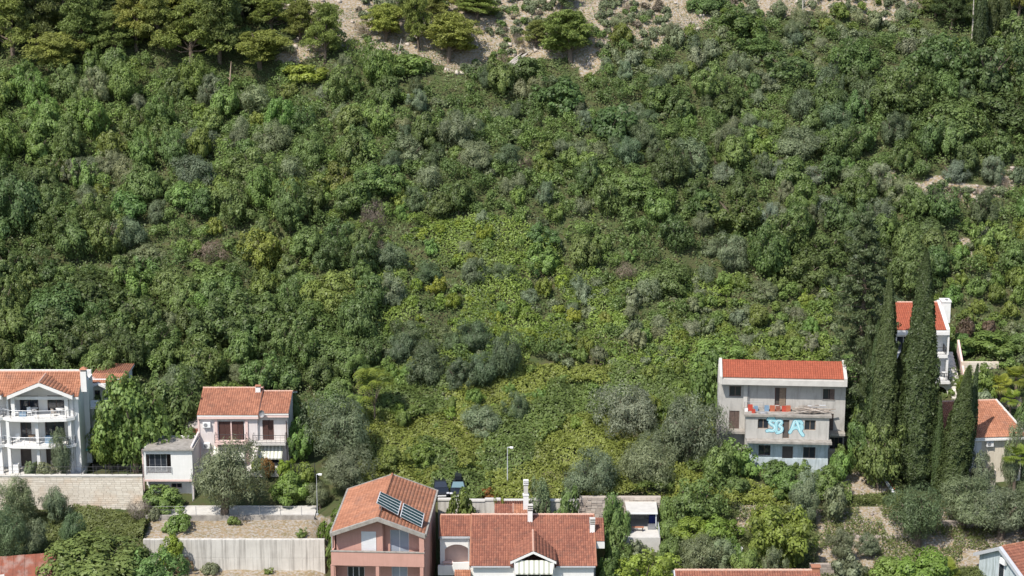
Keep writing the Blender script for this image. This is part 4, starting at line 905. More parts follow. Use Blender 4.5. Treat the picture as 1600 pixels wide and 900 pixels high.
# graffiti: fat letters, outline, fill and highlight
def stroke(pts, w0, d, mat, name, lift):
    P_ = [Vector((*Q.px(a, b, 0),)) for a, b in pts]; P2 = []
    for i in range(len(P_) - 1):
        for t_ in (0, .34, .67):
            p_1 = P_[max(i - 1, 0)]; p0_, p1_ = P_[i], P_[i + 1]; p2_ = P_[min(i + 2, len(P_) - 1)]
            P2.append(.5 * ((2 * p0_) + (p1_ - p_1) * t_ + (2 * p_1 - 5 * p0_ + 4 * p1_ - p2_) * t_ ** 2 + (-p_1 + 3 * p0_ - 3 * p1_ + p2_) * t_ ** 3))
    P2.append(P_[-1]); g = G(); n = len(P2)
    for i in range(n - 1):
        a, b = P2[i], P2[i + 1]; t1 = (P2[min(i + 1, n - 1)] - P2[max(i - 1, 0)]).normalized(); t2 = (P2[min(i + 2, n - 1)] - P2[i]).normalized()
        n1, n2 = Vector((-t1.y, t1.x)) * w0, Vector((-t2.y, t2.x)) * w0
        y = -lift - .0004 * i
        g.add([((a - n1).x, y, (a - n1).y), ((b - n2).x, y, (b - n2).y), ((b + n2).x, y, (b + n2).y), ((a + n1).x, y, (a + n1).y)], [(0, 1, 2, 3)])
    for c in (P2[0], P2[-1]):
        g.add([(c.x + w0 * math.cos(k * math.pi / 5), -lift - .0002, c.y + w0 * math.sin(k * math.pi / 5)) for k in range(10)], [tuple(range(10))])
    return g.build(name, mat, Q.root)
letters = [ [(500, 528), (476, 524), (462, 540), (478, 556), (494, 566), (500, 582), (484, 598), (456, 596), (444, 600)],
            [(508, 604), (508, 540), (532, 526), (546, 542), (530, 562), (548, 580), (540, 604), (514, 612)],
            [(452, 518), (466, 506), (490, 512)],
            [(604, 610), (620, 580), (636, 536), (650, 530), (662, 560), (676, 600), (696, 630)],
            [(624, 584), (648, 576), (668, 584)], [(650, 532), (672, 528), (688, 546)], [(674, 598), (690, 580), (684, 560)]]
for L in letters: stroke(L, .215, 0, 'graf_dark', 'graffiti_outline', .004)
for L in letters: stroke(L, .165, 0, 'graf_blue', 'graffiti_letter', .018)
for L in letters[:2] + letters[3:4]: stroke([(a - 2, b - 3) for a, b in L[1:-1]], .03, 0, 'graf_pale', 'graffiti_highlight', .034)

# ---------------------------------------------------------------- white house with red roof behind the cypresses
Rr = House('red_roofed_villa', 'white three storey villa with bright red roof behind the tall cypresses', at(1484, 626, 225.0), 0, (1280, 440, 3.4625))
x0, x1 = Rr.px(385, 300)[0] , Rr.px(706, 300)[0]
ye = -.5; ze = Rr.px(600, 264, ye)[1]; yr = 5.2; zr = Rr.px(560, 114, yr)[1]
ex1 = Rr.px(688, 264, ye)[0]
Rr.slope(x0 - .2, ex1, ye, ze, yr, zr, 'tile_bright', 'white', seed=2, blotch=.2); Rr.slope(x0 - .2, ex1, 2 * yr - ye, ze, yr, zr - .01, 'tile_bright', 'white', seed=3)
Rr.ridge((x0 - .2, yr, zr + .05), (ex1, yr, zr + .05))
G().prism([(ex1, ye - .05, ze - .3), (ex1, yr, zr - .1), (ex1, yr, zr + .35), (ex1, ye - .05, ze + .18)], (.4, 0, 0)).build('gable_parapet', 'white', Rr.root)
G().prism([(ex1, 2 * yr - ye, ze - .3), (ex1, yr, zr - .1), (ex1, yr, zr + .35), (ex1, 2 * yr - ye, ze + .18)], (.4, 0, 0)).build('gable_parapet', 'white', Rr.root)
Rr.box('eave_band', 'white', x0 - .2, ex1 + .4, ye - .08, 1.2, ze - .55, ze - .17)
f2, f1 = Rr.px(640, 398, -.6)[1], Rr.px(640, 535, -.6)[1]
h2 = (Rr.px(560, 320, 1.2)[0], Rr.px(632, 320, 1.2)[0], f2 + .02, Rr.px(600, 297, 1.2)[1]); h1_ = (Rr.px(560, 450, 1.2)[0], Rr.px(632, 450, 1.2)[0], f1 + .02, Rr.px(600, 420, 1.2)[1])
Rr.wall(x0, x1 - .2, f1 - .3, ze - .2, 1.2, .25, [h2, h1_, (x0 + 1, x0 + 2.6, f2 + .02, h2[3])], 'white', 'recessed_wall')
for hh in (h2, h1_, (x0 + 1, x0 + 2.6, f2 + .02, h2[3])): Rr.window(hh, 1.2, 'balcony_door', 'palemetal', 'glass', 2)
Rr.box('balcony_slab', 'white', x0, ex1 + .3, -.65, 1.2, f2 - .35, f2); Rr.box('balcony_slab', 'white', x0, x1 + .1, -.9, 1.2, f1 - .35, f1)
Rr.box('pillar', 'white', x1 - .35, x1 - .1, -.5, -.25, f1, f2 - .35); Rr.box('pillar', 'white', x1 - .3, x1 - .1, -.4, -.2, f2, ze - .55)
Rr.box('right_wall', 'whitestone', x1 - .2, x1, 1.2, 10.6, -1, ze - .17); G().prism([(x1 - .2, ye + .6, ze - .17), (x1 - .2, 2 * yr - .6, ze - .17), (x1 - .2, yr, zr - .12)], (.2, 0, 0)).build('gable_wall', 'white', Rr.root)
Rr.rail([(x0 + .1, -.55), (ex1 + .1, -.55), (ex1 + .1, 1.1)], f2, .95, 'darkmetal', .16); Rr.rail([(x0 + .1, -.8), (x1, -.8), (x1, 1.1)], f1, .95, 'darkmetal', .16)
# arched base
ax, bx = Rr.px(590, 600, -.3)[0], Rr.px(694, 600, -.3)[0]; ztp = Rr.px(640, 566, -.3)[1]; N = 12; g = G(); cx = (ax + bx) / 2; rr = (bx - ax) / 2; zs_ = ztp - rr * .9
pts = [(cx - rr * math.cos(math.pi * k / N), zs_ + rr * .9 * math.sin(math.pi * k / N)) for k in range(N + 1)]
for (xa_, za_), (xb_, zb_) in zip(pts[:-1], pts[1:]): g.add([(xa_, -.3, za_), (xb_, -.3, zb_), (xb_, -.3, f1 - .36), (xa_, -.3, f1 - .36), (xa_, .1, za_), (xb_, .1, zb_)], [(0, 1, 2, 3), (4, 5, 1, 0)])
g.box(x0, ax, -.3, .1, -1.5, f1 - .36).box(bx, x1 + .35, -.3, .1, -1.5, f1 - .36); g.build('arch_wall', 'whitestone', Rr.root)
Rr.box('porch_back_wall', 'white', x0, x1, 2.4, 2.6, -1.5, f1 - .36)
cxx, czz = Rr.px(678, 150, yr - .6); Rr.box('chimney', 'white', cxx - .55, cxx + .5, yr - 1.6, yr - .2, ze - .2, Rr.px(678, 100, yr - .9)[1] - .1)
cc = G().box(cxx - .62, cxx + .57, yr - 1.67, yr - .13, Rr.px(678, 100, yr - .9)[1] - .1, Rr.px(678, 100, yr - .9)[1] + .06).build('chimney_cap', 'white', Rr.root)
G().box(cxx - .1, cxx + .2, yr - 1.4, yr - 1.0, Rr.px(678, 100, yr - .9)[1] + .06, Rr.px(678, 100, yr - .9)[1] + .2).build('flue', 'metalgrey', cc)
chair(Rr, Rr.px(640, 480, .1)[0], .1, f1, .4, 'white chair on the lower balcony of the red roofed villa'); table(Rr, Rr.px(655, 480, .5)[0] + .5, .4, f1, 'small white table on the lower villa balcony', .35)
# outside stair of the villa: a flight of white stone steps, each step a part
t = in_house(Rr, 'garden_stair', 'white stone garden stair climbing beside the red roofed villa', 'stair', x1 + .15, -5.6, -1.4)
ns = 24
for k in range(ns):
    z = -.8 + k * .30; yk_ = k * .42
    G().box(.25, 1.75 - k * .02, yk_, yk_ + .46, z - .5, z + .02, random.random()).build('step', 'whitestone', t)
G().prism([(1.8, 0, -1.6), (1.8, ns * .42, ns * .30 - 1.2), (1.8, ns * .42, ns * .30 + .4), (1.8, 0, -.2)], (.25, 0, 0)).build('stair_wall', 'palepink', t)

# ---------------------------------------------------------------- villa with orange tiles at the right edge
V_ = House('garden_villa', 'cream villa with faded orange tile roof half hidden by a leaning cypress', at(1521, 725, 209.0), rad(6), (1280, 440, 3.4625))
ye = -.5; ze = V_.px(900, 845, ye)[1]; yr = 5.8; zr = V_.px(880, 645, yr)[1]
xa0, xa1 = V_.px(640, 735, ye + 2)[0], V_.px(1010, 842, ye)[0]
xr0, xr1 = V_.px(612, 655, yr)[0], V_.px(965, 642, yr)[0]
e2 = V_.px(1062, 730, 3.4)[0]
def clipv(c):
    t_ = (c[1] - ye) / (yr - ye); return xa0 + (xr0 - xa0) * t_ - .5 < c[0] < xa1 + 2.6 - 1.6 * t_
V_.slope(xa0 - .8, xa1 + 3, ye, ze, yr, zr, 'tile_orange', clip=clipv, seed=8, blotch=.8)
V_.slab4([(xa0, ye + .05, ze), (xa1 + 2.4, ye + .05, ze), (xa1 + .9, yr, zr), (xr0, yr, zr)], .15, 'roof_deck', 'white')
V_.slab4([(xr0, yr + .05, zr), (xa1 + .9, yr + .05, zr), (xa1 + .9, 10, ze + .4), (xr0, 10, ze + .4)], .15, 'rear_roof', 'tile_orange')
V_.ridge((xr0, yr, zr + .05), (xa1 + .9, yr, zr + .05)); V_.ridge((xa1 + .95, yr, zr + .05), (xa1 + 2.5, ye + .0, ze + .08), 'lightconc', .14)
V_.box('eave_band', 'white', xa0, xa1 + 2.3, ye - .05, 0, ze - .35, ze - .17)
wv = V_.rect(815, 872, 878, 945, 0)
wv = (V_.px(815, 900)[0], V_.px(878, 900)[0], ze - 2.6, ze - .6)
V_.wall(xa0 + .4, xa1 + 2.1, -3.2, ze - .2, 0, .3, [wv], 'cream', 'front_wall'); V_.shutters(wv, 0, 2, 'whiteframe', name='white_shutter', inset=-.05)
V_.box('left_wall', 'cream', xa0 + .4, xa0 + .7, .3, 9, -3.2, ze - .2); G().prism([(xa0 + .4, 0, ze - .2), (xa0 + .4, 9.5, ze - .2), (xa0 + .4, yr, zr - .2)], (.3, 0, 0)).build('gable_wall', 'cream', V_.root)
V_.box('right_wall', 'cream', xa1 + 1.8, xa1 + 2.1, .3, 9, -3.2, ze - .2); V_.box('rear_wall', 'cream', xa0 + .7, xa1 + 1.8, 8.7, 9, -3.2, ze - .2)
x, z = V_.px(920, 870); V_.ac(x, ze - 1.1, 0, .8, .6)
V_.box('porch_roof', 'white', V_.px(800, 900)[0], V_.px(850, 900)[0], -1.4, 0, ze - 3.4, ze - 3.2)
# ---------------------------------------------------------------- house corner, bottom right
E = House('blue_trimmed_house', 'pale blue gabled house end with red tiles in the bottom corner', at(1600, 900, 186.0), rad(24), (1240, 660, 3.75))
# gable wall faces left; local x runs along the ridge, local y into depth
ap = E.px(1222, 730, 3.2); fr = E.px(1340, 905, -.4); bk = E.px(1098, 797, 6.8)
zap = ap[1]; xg = ap[0]; zef = fr[1]; 
yA, yF, yB = 3.2, 3.2 - 4.0, 3.2 + 4.0; zE_ = zap - 4.0 * .52
def gp(y): return zap - abs(y - yA) * .52
G().prism([(xg, yF + .5, -7), (xg, yB - .5, -7), (xg, yB - .5, gp(yB - .5) - .2), (xg, yA, zap - .2), (xg, yF + .5, gp(yF + .5) - .2)], (.3, 0, 0)).build('gable_wall', 'bluegrey', E.root)
for ya in (yF, yB):
    G().prism([(xg - .45, ya, gp(ya) + .1), (xg - .45, yA, zap + .1), (xg - .45, yA, zap - .3), (xg - .45, ya, gp(ya) - .3)], (.4, 0, 0)).build('bargeboard', 'palemetal', E.root)
    Vv = Vector((0, yA - ya, zap - gp(ya))); E.tiles((xg - .05, ya, gp(ya)), (1, 0, 0), Vv, 9, Vv.length, 'tile_mid', seed=2)
    E.slab4([(xg - .05, ya, gp(ya)), (xg + 9, ya, gp(ya)), (xg + 9, yA, zap), (xg - .05, yA, zap)], .15, 'roof_deck', 'white')
E.ridge((xg, yA, zap + .06), (xg + 9, yA, zap + .06), 'tile_orange', .12)
E.box('front_wall', 'white', xg + .3, xg + 8.6, yF + .5, yF + .8, -7, gp(yF + .5) - .2)
G().box(xg - .03, xg + .02, 2.6, 3.5, zap - 3.4, zap - 1.5).build('window', 'whiteframe', E.root); G().box(xg - .05, xg - .031, 2.68, 3.42, zap - 3.3, zap - 1.6).build('pane', 'glass', E.root)
a = G().box(xg - .38, xg - .05, 2.2, 3.0, zap - 1.6, zap - 1.0).build('air_conditioner', 'plastic_white', E.root)
# ---------------------------------------------------------------- long roof at the bottom edge
D = House('low_tiled_house', 'long brown tiled roof with an orange clay finial along the lower edge', at(1050, 899, 183.5), 0, (0, 0, 1), 'house')
yr = 3.0; zr = D.px(1150, 892, yr)[1]; x0, x1 = D.px(1054, 892, yr)[0], D.px(1281, 893, yr)[0]
for ye, sd_ in ((yr - 3.6, 1), (yr + 3.0, 2)): D.slope(x0, x1, ye, zr - abs(yr - ye) * .42, yr, zr - .01 * sd_, 'tile_mid', seed=sd_)
D.ridge((x0, yr, zr + .08), (x1, yr, zr + .08), 'ridge', .13)
D.wall(x0 + .3, x1 - .3, -7, zr - 1.4, yr - 3.0, .3, (), 'white')
for xx in (x0 + .3, x1 - .6): G().prism([(xx, yr - 2.7, -7), (xx, yr + 2.6, -7), (xx, yr + 2.6, zr - 1.3), (xx, yr, zr - .2), (xx, yr - 2.7, zr - 1.3)], (.3, 0, 0)).build('gable_wall', 'white', D.root)
for ye in (yr - 3.6, yr + 3.0): G().prism([(x0 - .1, ye, zr - abs(ye - yr) * .42 + .05), (x0 - .1, yr, zr + .1), (x0 - .1, yr, zr - .25), (x0 - .1, ye, zr - abs(ye - yr) * .42 - .25)], (.12, 0, 0)).build('bargeboard', 'palemetal', D.root)
G().box(x1 - .8, x1 - .05, yr - .3, yr + .3, zr - .1, zr + .45).box(x1 - .9, x1 + .05, yr - .4, yr + .4, zr + .45, zr + .58).build('chimney', 'tile_orange', D.root)
# ---------------------------------------------------------------- open shed
T = House('garden_shed', 'open garden shed with pale slab roof beside the stone terrace wall', at(983, 838, 198.0), 0, (880, 700, 3.81), 'shed')
x0, x1 = T.px(385, 400, 0)[0], T.px(556, 400, 0)[0]; zt = T.px(470, 382, 0)[1]; fl = T.px(470, 460, 1.2)[1]
zb = T.px(455, 306, 3.8)[1]; d_ = 3.8
G().prism([(x0 - .1, -.15, zt), (x1 + .1, -.15, zt), (T.px(547, 308, d_)[0] + .1, d_, zb), (T.px(364, 306, d_)[0], d_, zb)], (0, 0, -.12)).build('roof_slab', 'lightconc', T.root)
T.box('roof_fascia', 'plastic_white', x0 - .1, x1 + .1, -.2, -.151, zt - .16, zt + .0)
T.box('floor_slab', 'lightconc', x0 - .6, x1 + .25, -2.4, 3.5, fl - 2.2, fl)
for x in (x0 + .05, x1 - .05): T.box('post', 'palemetal', x - .06, x + .06, 0, .12, fl, zt - .125)
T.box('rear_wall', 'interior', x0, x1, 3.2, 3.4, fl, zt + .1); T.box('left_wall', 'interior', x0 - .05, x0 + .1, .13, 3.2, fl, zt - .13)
T.rail([(x1 + .15, -2.3), (x1 + .15, -.2)], fl, .9, 'palemetal', .3)
t = in_house(T, 'garden_bench', 'orange wooden bench in front of the open garden shed', 'bench', T.px(445, 470, -.6)[0], -.5, fl)
for k in range(3): G().box(-.62, .62, -.2 + k * .14, -.08 + k * .14, .42, .46).build('slat', 'tile_orange', t)
for sx in (-.5, .5): G().box(sx - .04, sx + .04, -.16, .18, 0, .418).build('leg', 'darkmetal', t)
crate(T, T.px(525, 440, .2)[0], .1, fl, .75, .5, .5, 'metalgrey', 'grey storage box at the shed opening')
crate(T, T.px(530, 410, 1.4)[0], 1.4, fl, .7, .5, 1.1, 'plastic_navy', 'tall dark blue box inside the garden shed')
# ---------------------------------------------------------------- rusty metal roof, bottom left
F_ = House('rusty_shed', 'shed with patchy rusty sheet metal roof at the bottom beside the olives', at(34, 915, 187.0), rad(12), (0, 730, 5.293), 'shed')
t = F_.root
for k in range(7):
    x = -4.2 + k * 1.12; G().prism([(x, -1.4, .4), (x + 1.1, -1.4, .4 + .02 * (k % 2)), (x + 1.1, 4.6, 1.5 + .02 * (k % 2)), (x, 4.6, 1.5)], (0, 0, -.05)).build('roof_sheet', 'rust', t)
G().prism([(-2.6, .2, .73), (-1.6, .3, .75), (-1.7, 1.1, .90), (-2.7, 1.0, .88)], (0, 0, .03)).build('patch_sheet', 'lightconc', t)
G().prism([(-2.9, -1.0, .51), (-1.5, -.8, .54), (-1.5, -.5, .60), (-2.9, -.6, .58)], (0, 0, .03)).build('patch_sheet', 'palepink', t)
F_.box('wall', 'concrete', -4.0, 3.4, -1.2, 4.4, -3, .36)
# ================================================================ walls, path, street furniture
def stone_wall(name, label, x0, x1, y, z0, z1, bw, bh, th, mat, cat='wall', group=None, seed=0, wob=.02, parts=False, follow=False):
    t = thing(name, label, cat, ((x0 + x1) / 2, y, z0), 0, group); r_ = random.Random(seed)
    L = x1 - x0; n = max(1, round((z1 - z0) / bh)); bh = (z1 - z0) / n; g = G(); k = 0
    for j in range(n):
        x = -L / 2 - (bw * .5 if j % 2 else 0)
        while x < L / 2:
            w = bw * r_.uniform(.75, 1.3); a, b = max(x, -L / 2), min(x + w, L / 2)
            if b - a > .08:
                p = r_.uniform(0, wob); c = .012
                g.add([(a + c, -p, j * bh + c), (b - c, -p, j * bh + c), (b - c, -p, (j + 1) * bh - c), (a + c, -p, (j + 1) * bh - c), (a + c, .06, j * bh + c), (b - c, .06, j * bh + c), (b - c, .06, (j + 1) * bh - c), (a + c, .06, (j + 1) * bh - c)],
                      [(0, 1, 2, 3), (4, 5, 1, 0), (3, 2, 6, 7), (1, 5, 6, 2), (4, 0, 3, 7)], r_.random())
            x += w
    g.build('block', mat, t, kind='stuff')
    G().box(-L / 2, L / 2, .05, th, 0, z1 - z0).build('wall_core', mat, t, label=None)
    return t
z = lambda u, v, Y: at(u, v, Y).z
a, b = at(-60, 797, 203.0), at(225, 797, 203.0)
top = at(140, 744, 203.0).z
w = stone_wall('stone_block_wall', 'tall retaining wall of pale cut stone blocks below the apartment house', a.x, b.x, 202.95, a.z - .4, top, .62, .235, .45, 'stone', seed=4)
G().box(-(b.x - a.x) / 2, (b.x - a.x) / 2, -.08, .5, top - (a.z - .4), top - (a.z - .4) + .09).build('coping', 'lightconc', w)
g = G(); hz = top - (a.z - .4) + .09
L = (b.x - a.x) / 2
for k in range(13): x = -L + k * (2 * L) / 12; g.box(x - .02, x + .02, .2, .24, hz, hz + .9)
g.tube([(-L, .22, hz + .9), (L, .22, hz + .9)], .018, 4); g.tube([(-L, .22, hz + .5), (L, .22, hz + .5)], .01, 4)
f = g.build('wall_railing', 'darkmetal', w)
# streaked concrete wall on the lower terrace
a, b = at(226, 888, 195.7), at(508, 885, 195.7); top = at(370, 843, 195.7).z
t = thing('concrete_retaining_wall', 'streaked board marked concrete retaining wall under the bare earth bank', 'wall', ((a.x + b.x) / 2, 195.55, a.z - 1.0)); hw_ = (b.x - a.x) / 2; hh = top - (a.z - 1.0)
n = 16
for k in range(n):
    x = -hw_ + k * 2 * hw_ / n; G().box(x + .012, x + 2 * hw_ / n - .012, random.uniform(0, .012), .5, 0, hh * .52 + random.uniform(-.03, .03) - .01).build('cast_panel', 'wallconc', t)
    G().box(x + .012, x + 2 * hw_ / n - .012, random.uniform(0, .014), .5, hh * .52 + .04, hh).build('cast_panel', 'wallconc', t)
G().box(-hw_, hw_, .03, .48, 0, hh - .01).build('wall_core', 'wallconc', t)
# path and its kerb beam
a, b = at(229, 806, 201.0), at(492, 806, 201.0)
G().prism([(a.x, 200.6, -2.72), (b.x, 200.6, -2.72), (b.x, 203.9, -2.62), (a.x, 203.9, -2.62)], (0, 0, -.3)).build('path', 'lightconc', None, kind='structure')
zk = at(360, 797, 200.5).z
t = tagged(thing('kerb_beam', 'low concrete kerb beam with thin posts along the garden path', 'kerb', ((a.x + b.x) / 2, 200.45, -3.3)), 'low concrete kerb beam with thin posts along the garden path', 'kerb')
G().box(-(b.x - a.x) / 2, (b.x - a.x) / 2, -.15, .15, 0, .85).build('beam', 'concrete', t)
n = 8
for k in range(n):
    x = -(b.x - a.x) / 2 + (k + .4) * (b.x - a.x) / n; G().box(x - .025, x + .025, -.02, .03, .85, 1.85).build('post', 'metalgrey', t)
G().tube([(-(b.x - a.x) / 2, .12, 1.8), ((b.x - a.x) / 2, .12, 1.8)], .012, 4).tube([(-(b.x - a.x) / 2, .12, 1.4), ((b.x - a.x) / 2, .12, 1.4)], .008, 4).build('wire', 'metalgrey', t)
# street retaining wall behind the centre houses, plastered part and stone part
a, b = at(684, 779, 201.4), at(905, 779, 201.4)
t = thing('street_wall', 'stained plastered retaining wall with coping behind the gabled house', 'wall', ((a.x + b.x) / 2, 201.3, -6)); Lh = (b.x - a.x) / 2; zt_ = at(800, 780, 201.4).z + 6
nn = 9
for k in range(nn):
    x = -Lh + k * 2 * Lh / nn; hh = zt_ + (.12 if k % 3 == 0 else 0) - .25; G().box(x + .01, x + 2 * Lh / nn - .01, 0, .45, 0, hh).build('wall_panel', 'wallconc', t)
    G().box(x, x + 2 * Lh / nn - .005, -.08, .53, hh + .002, hh + .16).build('coping', 'lightconc', t)
a, b = at(905, 790, 201.4), at(1032, 795, 201.4)
stone_wall('rubble_terrace_wall', 'rough brown rubble stone wall between the garden shed and the gabled house', a.x, b.x, 201.2, -6, at(950, 776, 201.4).z, .55, .32, .5, 'rockpale', seed=5, wob=.12)
for (u0, u1, vb, vt, Y, lb) in ((1335, 1405, 858, 838, 197.5, 'short dry stone wall by the bare path'), (1470, 1600, 842, 815, 199.5, 'grey dry stone wall behind the bottom corner olives'), (1265, 1330, 900, 882, 191, 'low grey stone wall near the clay finial roof'), (1500, 1555, 764, 735, 206.5, 'cream garden retaining wall under the faded tile villa')):
    a, b = at(u0, vb, Y), at(u1, vb, Y); zz = min(h1(a.x, Y), h1(b.x, Y)) - .4
    stone_wall('dry_stone_wall', lb, a.x, b.x, Y, zz, at(u0, vt, Y).z, .45, .28, .45, 'rubble' if Y != 206.5 else 'stone', seed=int(Y))
a, b = at(1508, 618, 224.0), at(1566, 618, 224.0)
stone_wall('garden_terrace_wall', 'white garden wall below the pinkish shrubs beside the villa stair', a.x, b.x, 226.5, 1.0, at(1530, 566, 226.5).z, .9, .4, .4, 'stone', seed=9)

# lamp posts
def lamp(u, vb, vt, Y, label, r=.07, name='street_lamp', double=False):
    a = at(u, vb, Y); zt_ = at(u, vt, Y).z; zb = min(a.z, h1(a.x, Y)); t = thing(name, label, 'street lamp', (a.x, Y, zb)); h_ = zt_ - zb
    G().tube([(0, 0, 0), (0, 0, h_)], [r, r * .6], 8).build('post', 'palemetal', t); G().tube([(0, 0, 0), (0, 0, .25)], .14, 8).build('base', 'palemetal', t)
    G().tube([(0, 0, h_ - .05), (.12, -.1, h_ + .05), (.42, -.35, h_ + .06)], [.05, .06, .05], 6).build('arm', 'palemetal', t)
    G().prism([(.25, -.45, h_ + .03), (.6, -.5, h_ + .03), (.62, -.28, h_ + .06), (.25, -.2, h_ + .06)], (0, 0, .12)).build('lantern', 'plastic_white', t)
lamp(793, 745, 699, 206.0, 'white street lamp standing in the brambles above the street wall')
lamp(496, 806, 741, 201.5, 'dark garden lamp post with white head at the end of the path', .04, 'garden_lamp')
# cars
def car(u, v, Y, label, rz, roofbox, scr='carglass'):
    a = at(u, v, Y); t = thing('parked_car', label, 'car', (a.x, Y, h1(a.x, Y) + .02), rz)
    sec = [(-2.0, .35, .62, .78), (-1.9, .3, .80, .84), (-1.1, .3, .95, .86), (-.9, .3, 1.0, .86), (1.6, .3, 1.05, .86), (2.0, .35, .9, .8)]
    g = G(); R_ = []
    for y, zb, zt_, hw_ in sec: R_.append([(-hw_, y, zb), (hw_, y, zb), (hw_, y, (zb + zt_) / 2), (hw_ * .93, y, zt_), (-hw_ * .93, y, zt_), (-hw_, y, (zb + zt_) / 2)])
    for A_, B_ in zip(R_[:-1], R_[1:]):
        for k in range(6): g.add([A_[k], A_[(k + 1) % 6], B_[(k + 1) % 6], B_[k]], [(0, 1, 2, 3)])
    g.add(R_[0], [tuple(range(6))]); g.add(R_[-1], [tuple(range(5, -1, -1))]); g.build('body', 'carblack', t)
    g = G(); lo = [(-.76, -1.0, .96), (.76, -1.0, .96), (.76, 1.75, 1.0), (-.76, 1.75, 1.0)]; hi = [(-.58, -.25, 1.44), (.58, -.25, 1.44), (.58, 1.35, 1.46), (-.58, 1.35, 1.46)]
    g.add(lo + hi, [(4, 5, 6, 7), (1, 2, 6, 5), (2, 3, 7, 6), (3, 0, 4, 7), (0, 1, 5, 4), (3, 2, 1, 0)]); g.build('cabin', 'carblack', t)
    n_ = Vector((0, -.54, .84)); 
    G().prism([(-.70, -.975, .99), (.70, -.975, .99), (.54, -.30, 1.415), (-.54, -.30, 1.415)], (0, -.02, .014)).build('windscreen', scr, t)
    for sx in (-1, 1): G().prism([(sx * .755, -.75, 1.02), (sx * .755, 1.5, 1.05), (sx * .60, 1.2, 1.40), (sx * .60, -.2, 1.39)], (sx * .015, 0, .006)).build('side_window', 'glass', t)
    for sx in (-.8, .8):
        for sy in (-1.3, 1.25):
            wh = G().tube([(sx - .1, sy, .31), (sx + .1, sy, .31)], .31, 14).build('wheel', 'rubber', t); G().tube([(sx - .11, sy, .31), (sx + .11, sy, .31)], .18, 10).build('rim', 'palemetal', wh)
        G().prism([(sx * .88 - .16, -1.98, .62), (sx * .88 + .16, -1.98, .62), (sx * .88 + .14, -1.9, .78), (sx * .88 - .14, -1.9, .78)], (0, -.03, .01)).build('headlight', 'palemetal', t)
    G().box(-.5, .5, -2.04, -1.99, .34, .48).build('number_plate', 'plastic_white', t)
    if roofbox:
        b_ = G().prism([(-.36, -.2, 1.58), (.36, -.2, 1.58), (.34, 1.5, 1.58), (-.34, 1.5, 1.58)], (0, 0, .42)).build('roof_box', 'carblack', t); G().box(-.5, .5, .0, .05, 1.47, 1.578).box(-.5, .5, 1.1, 1.15, 1.47, 1.578).build('roof_rack', 'darkmetal', t)
car(716, 770, 204.4, 'black car with pale windscreen and roof box parked above the round bush', 0, True)
car(688, 770, 204.4, 'black car half hidden behind the salmon house roof corner', .1, False, 'glass')
# small things on the slopes
def stick(name, label, cat, P_, r0, r1, mat, n=6):
    t = thing(name, label, cat, P_[0]); g = G(); p0_ = Vector(P_[0]); g.tube([Vector(p) - p0_ for p in P_], [r0 + (r1 - r0) * i / (len(P_) - 1) for i in range(len(P_))], n); g.build('trunk', mat, t); return t
a, b = ground(786, 118), ground(826, 92)
t = thing('fallen_log', 'bleached fallen dead tree lying on the bare slope left of the bright pine', 'log', a); d_ = b - a
R = random.Random(5)
for k in range(7):
    o_ = Vector((R.uniform(-.5, .5), R.uniform(-.5, .5), .3 + R.uniform(0, .3))); e_ = d_ * R.uniform(.6, 1.05) + Vector((R.uniform(-.5, .5), R.uniform(-.4, .4), .5))
    G().tube([o_, o_ + e_ * .5 + Vector((R.uniform(-.3, .3), 0, R.uniform(0, .3))), o_ + e_], [.13, .10, .05], 6).build('trunk' if k < 3 else 'limb', 'deadwood', t)
def snag(u, vb, vt, label, lean=0, r=.16, mat='deadwood', limbs=5, seed=0):
    a = ground(u, vb); a.z -= .5; k = ppm(a.y); h_ = (vb - vt) / k + .5; R = random.Random(seed); t = thing('dead_tree', label, 'dead tree', a)
    G().tube([(0, 0, 0), (lean * .3, 0, h_ * .5), (lean, 0, h_)], [r, r * .7, r * .25], 7).build('trunk', mat, t)
    for i in range(limbs):
        z_ = h_ * R.uniform(.35, .9); an = R.uniform(0, 6.28); l_ = R.uniform(.5, 1.4); G().tube([(lean * z_ / h_, 0, z_), (lean * z_ / h_ + math.cos(an) * l_, math.sin(an) * l_, z_ + l_ * .7)], [r * .35, .02], 5).build('limb', mat, t)
snag(359, 146, 98, 'broken orange brown pine stump standing before the dark pine shade', .35, .17, 'palebark', 2, 1)
snag(372, 168, 148, 'short twisted dead stem below the broken pine stump', .3, .12, 'deadwood', 4, 2)
snag(1519, 60, -12, 'tall bare white trunk beside the dark cypress row at the top', -.1, .15, 'deadwood', 3, 3)
snag(1314, 16, -20, 'thin dead trunk at the top edge over the bare ground', .0, .12, 'bark', 4, 4)
snag(1253, 38, -10, 'leafless grey tree on the bare ground at the top', .1, .14, 'deadwood', 12, 5)
snag(1413, 28, -10, 'thin grey leafless sapling at the top of the slope', .1, .09, 'deadwood', 8, 6)
snag(622, 88, 62, 'pale curved dead stem between the two low pines', .5, .12, 'deadwood', 2, 7)
a, b = ground(1396, 774), ground(1378, 748)
t = thing('painted_beam', 'white painted beam with a red one lying on the bank under the cypresses', 'beam', a); d_ = b - a
G().prism([Vector((-.15, 0, .1)), Vector((.15, 0, .1)), Vector((.15, 0, .35)), Vector((-.15, 0, .35))], tuple(d_ + Vector((0, 0, .15)))).build('beam', 'plastic_white', t)
G().prism([Vector((.25, .3, .1)), Vector((.45, .3, .1)), Vector((.45, .3, .3)), Vector((.25, .3, .3))], tuple(d_ * .7 + Vector((0, 0, .15)))).build('beam', 'plastic_red', t, label='short red beam')
a = ground(1153, 872); t = thing('water_tank', 'small white round tank among the bushes behind the clay finial roof', 'tank', a)
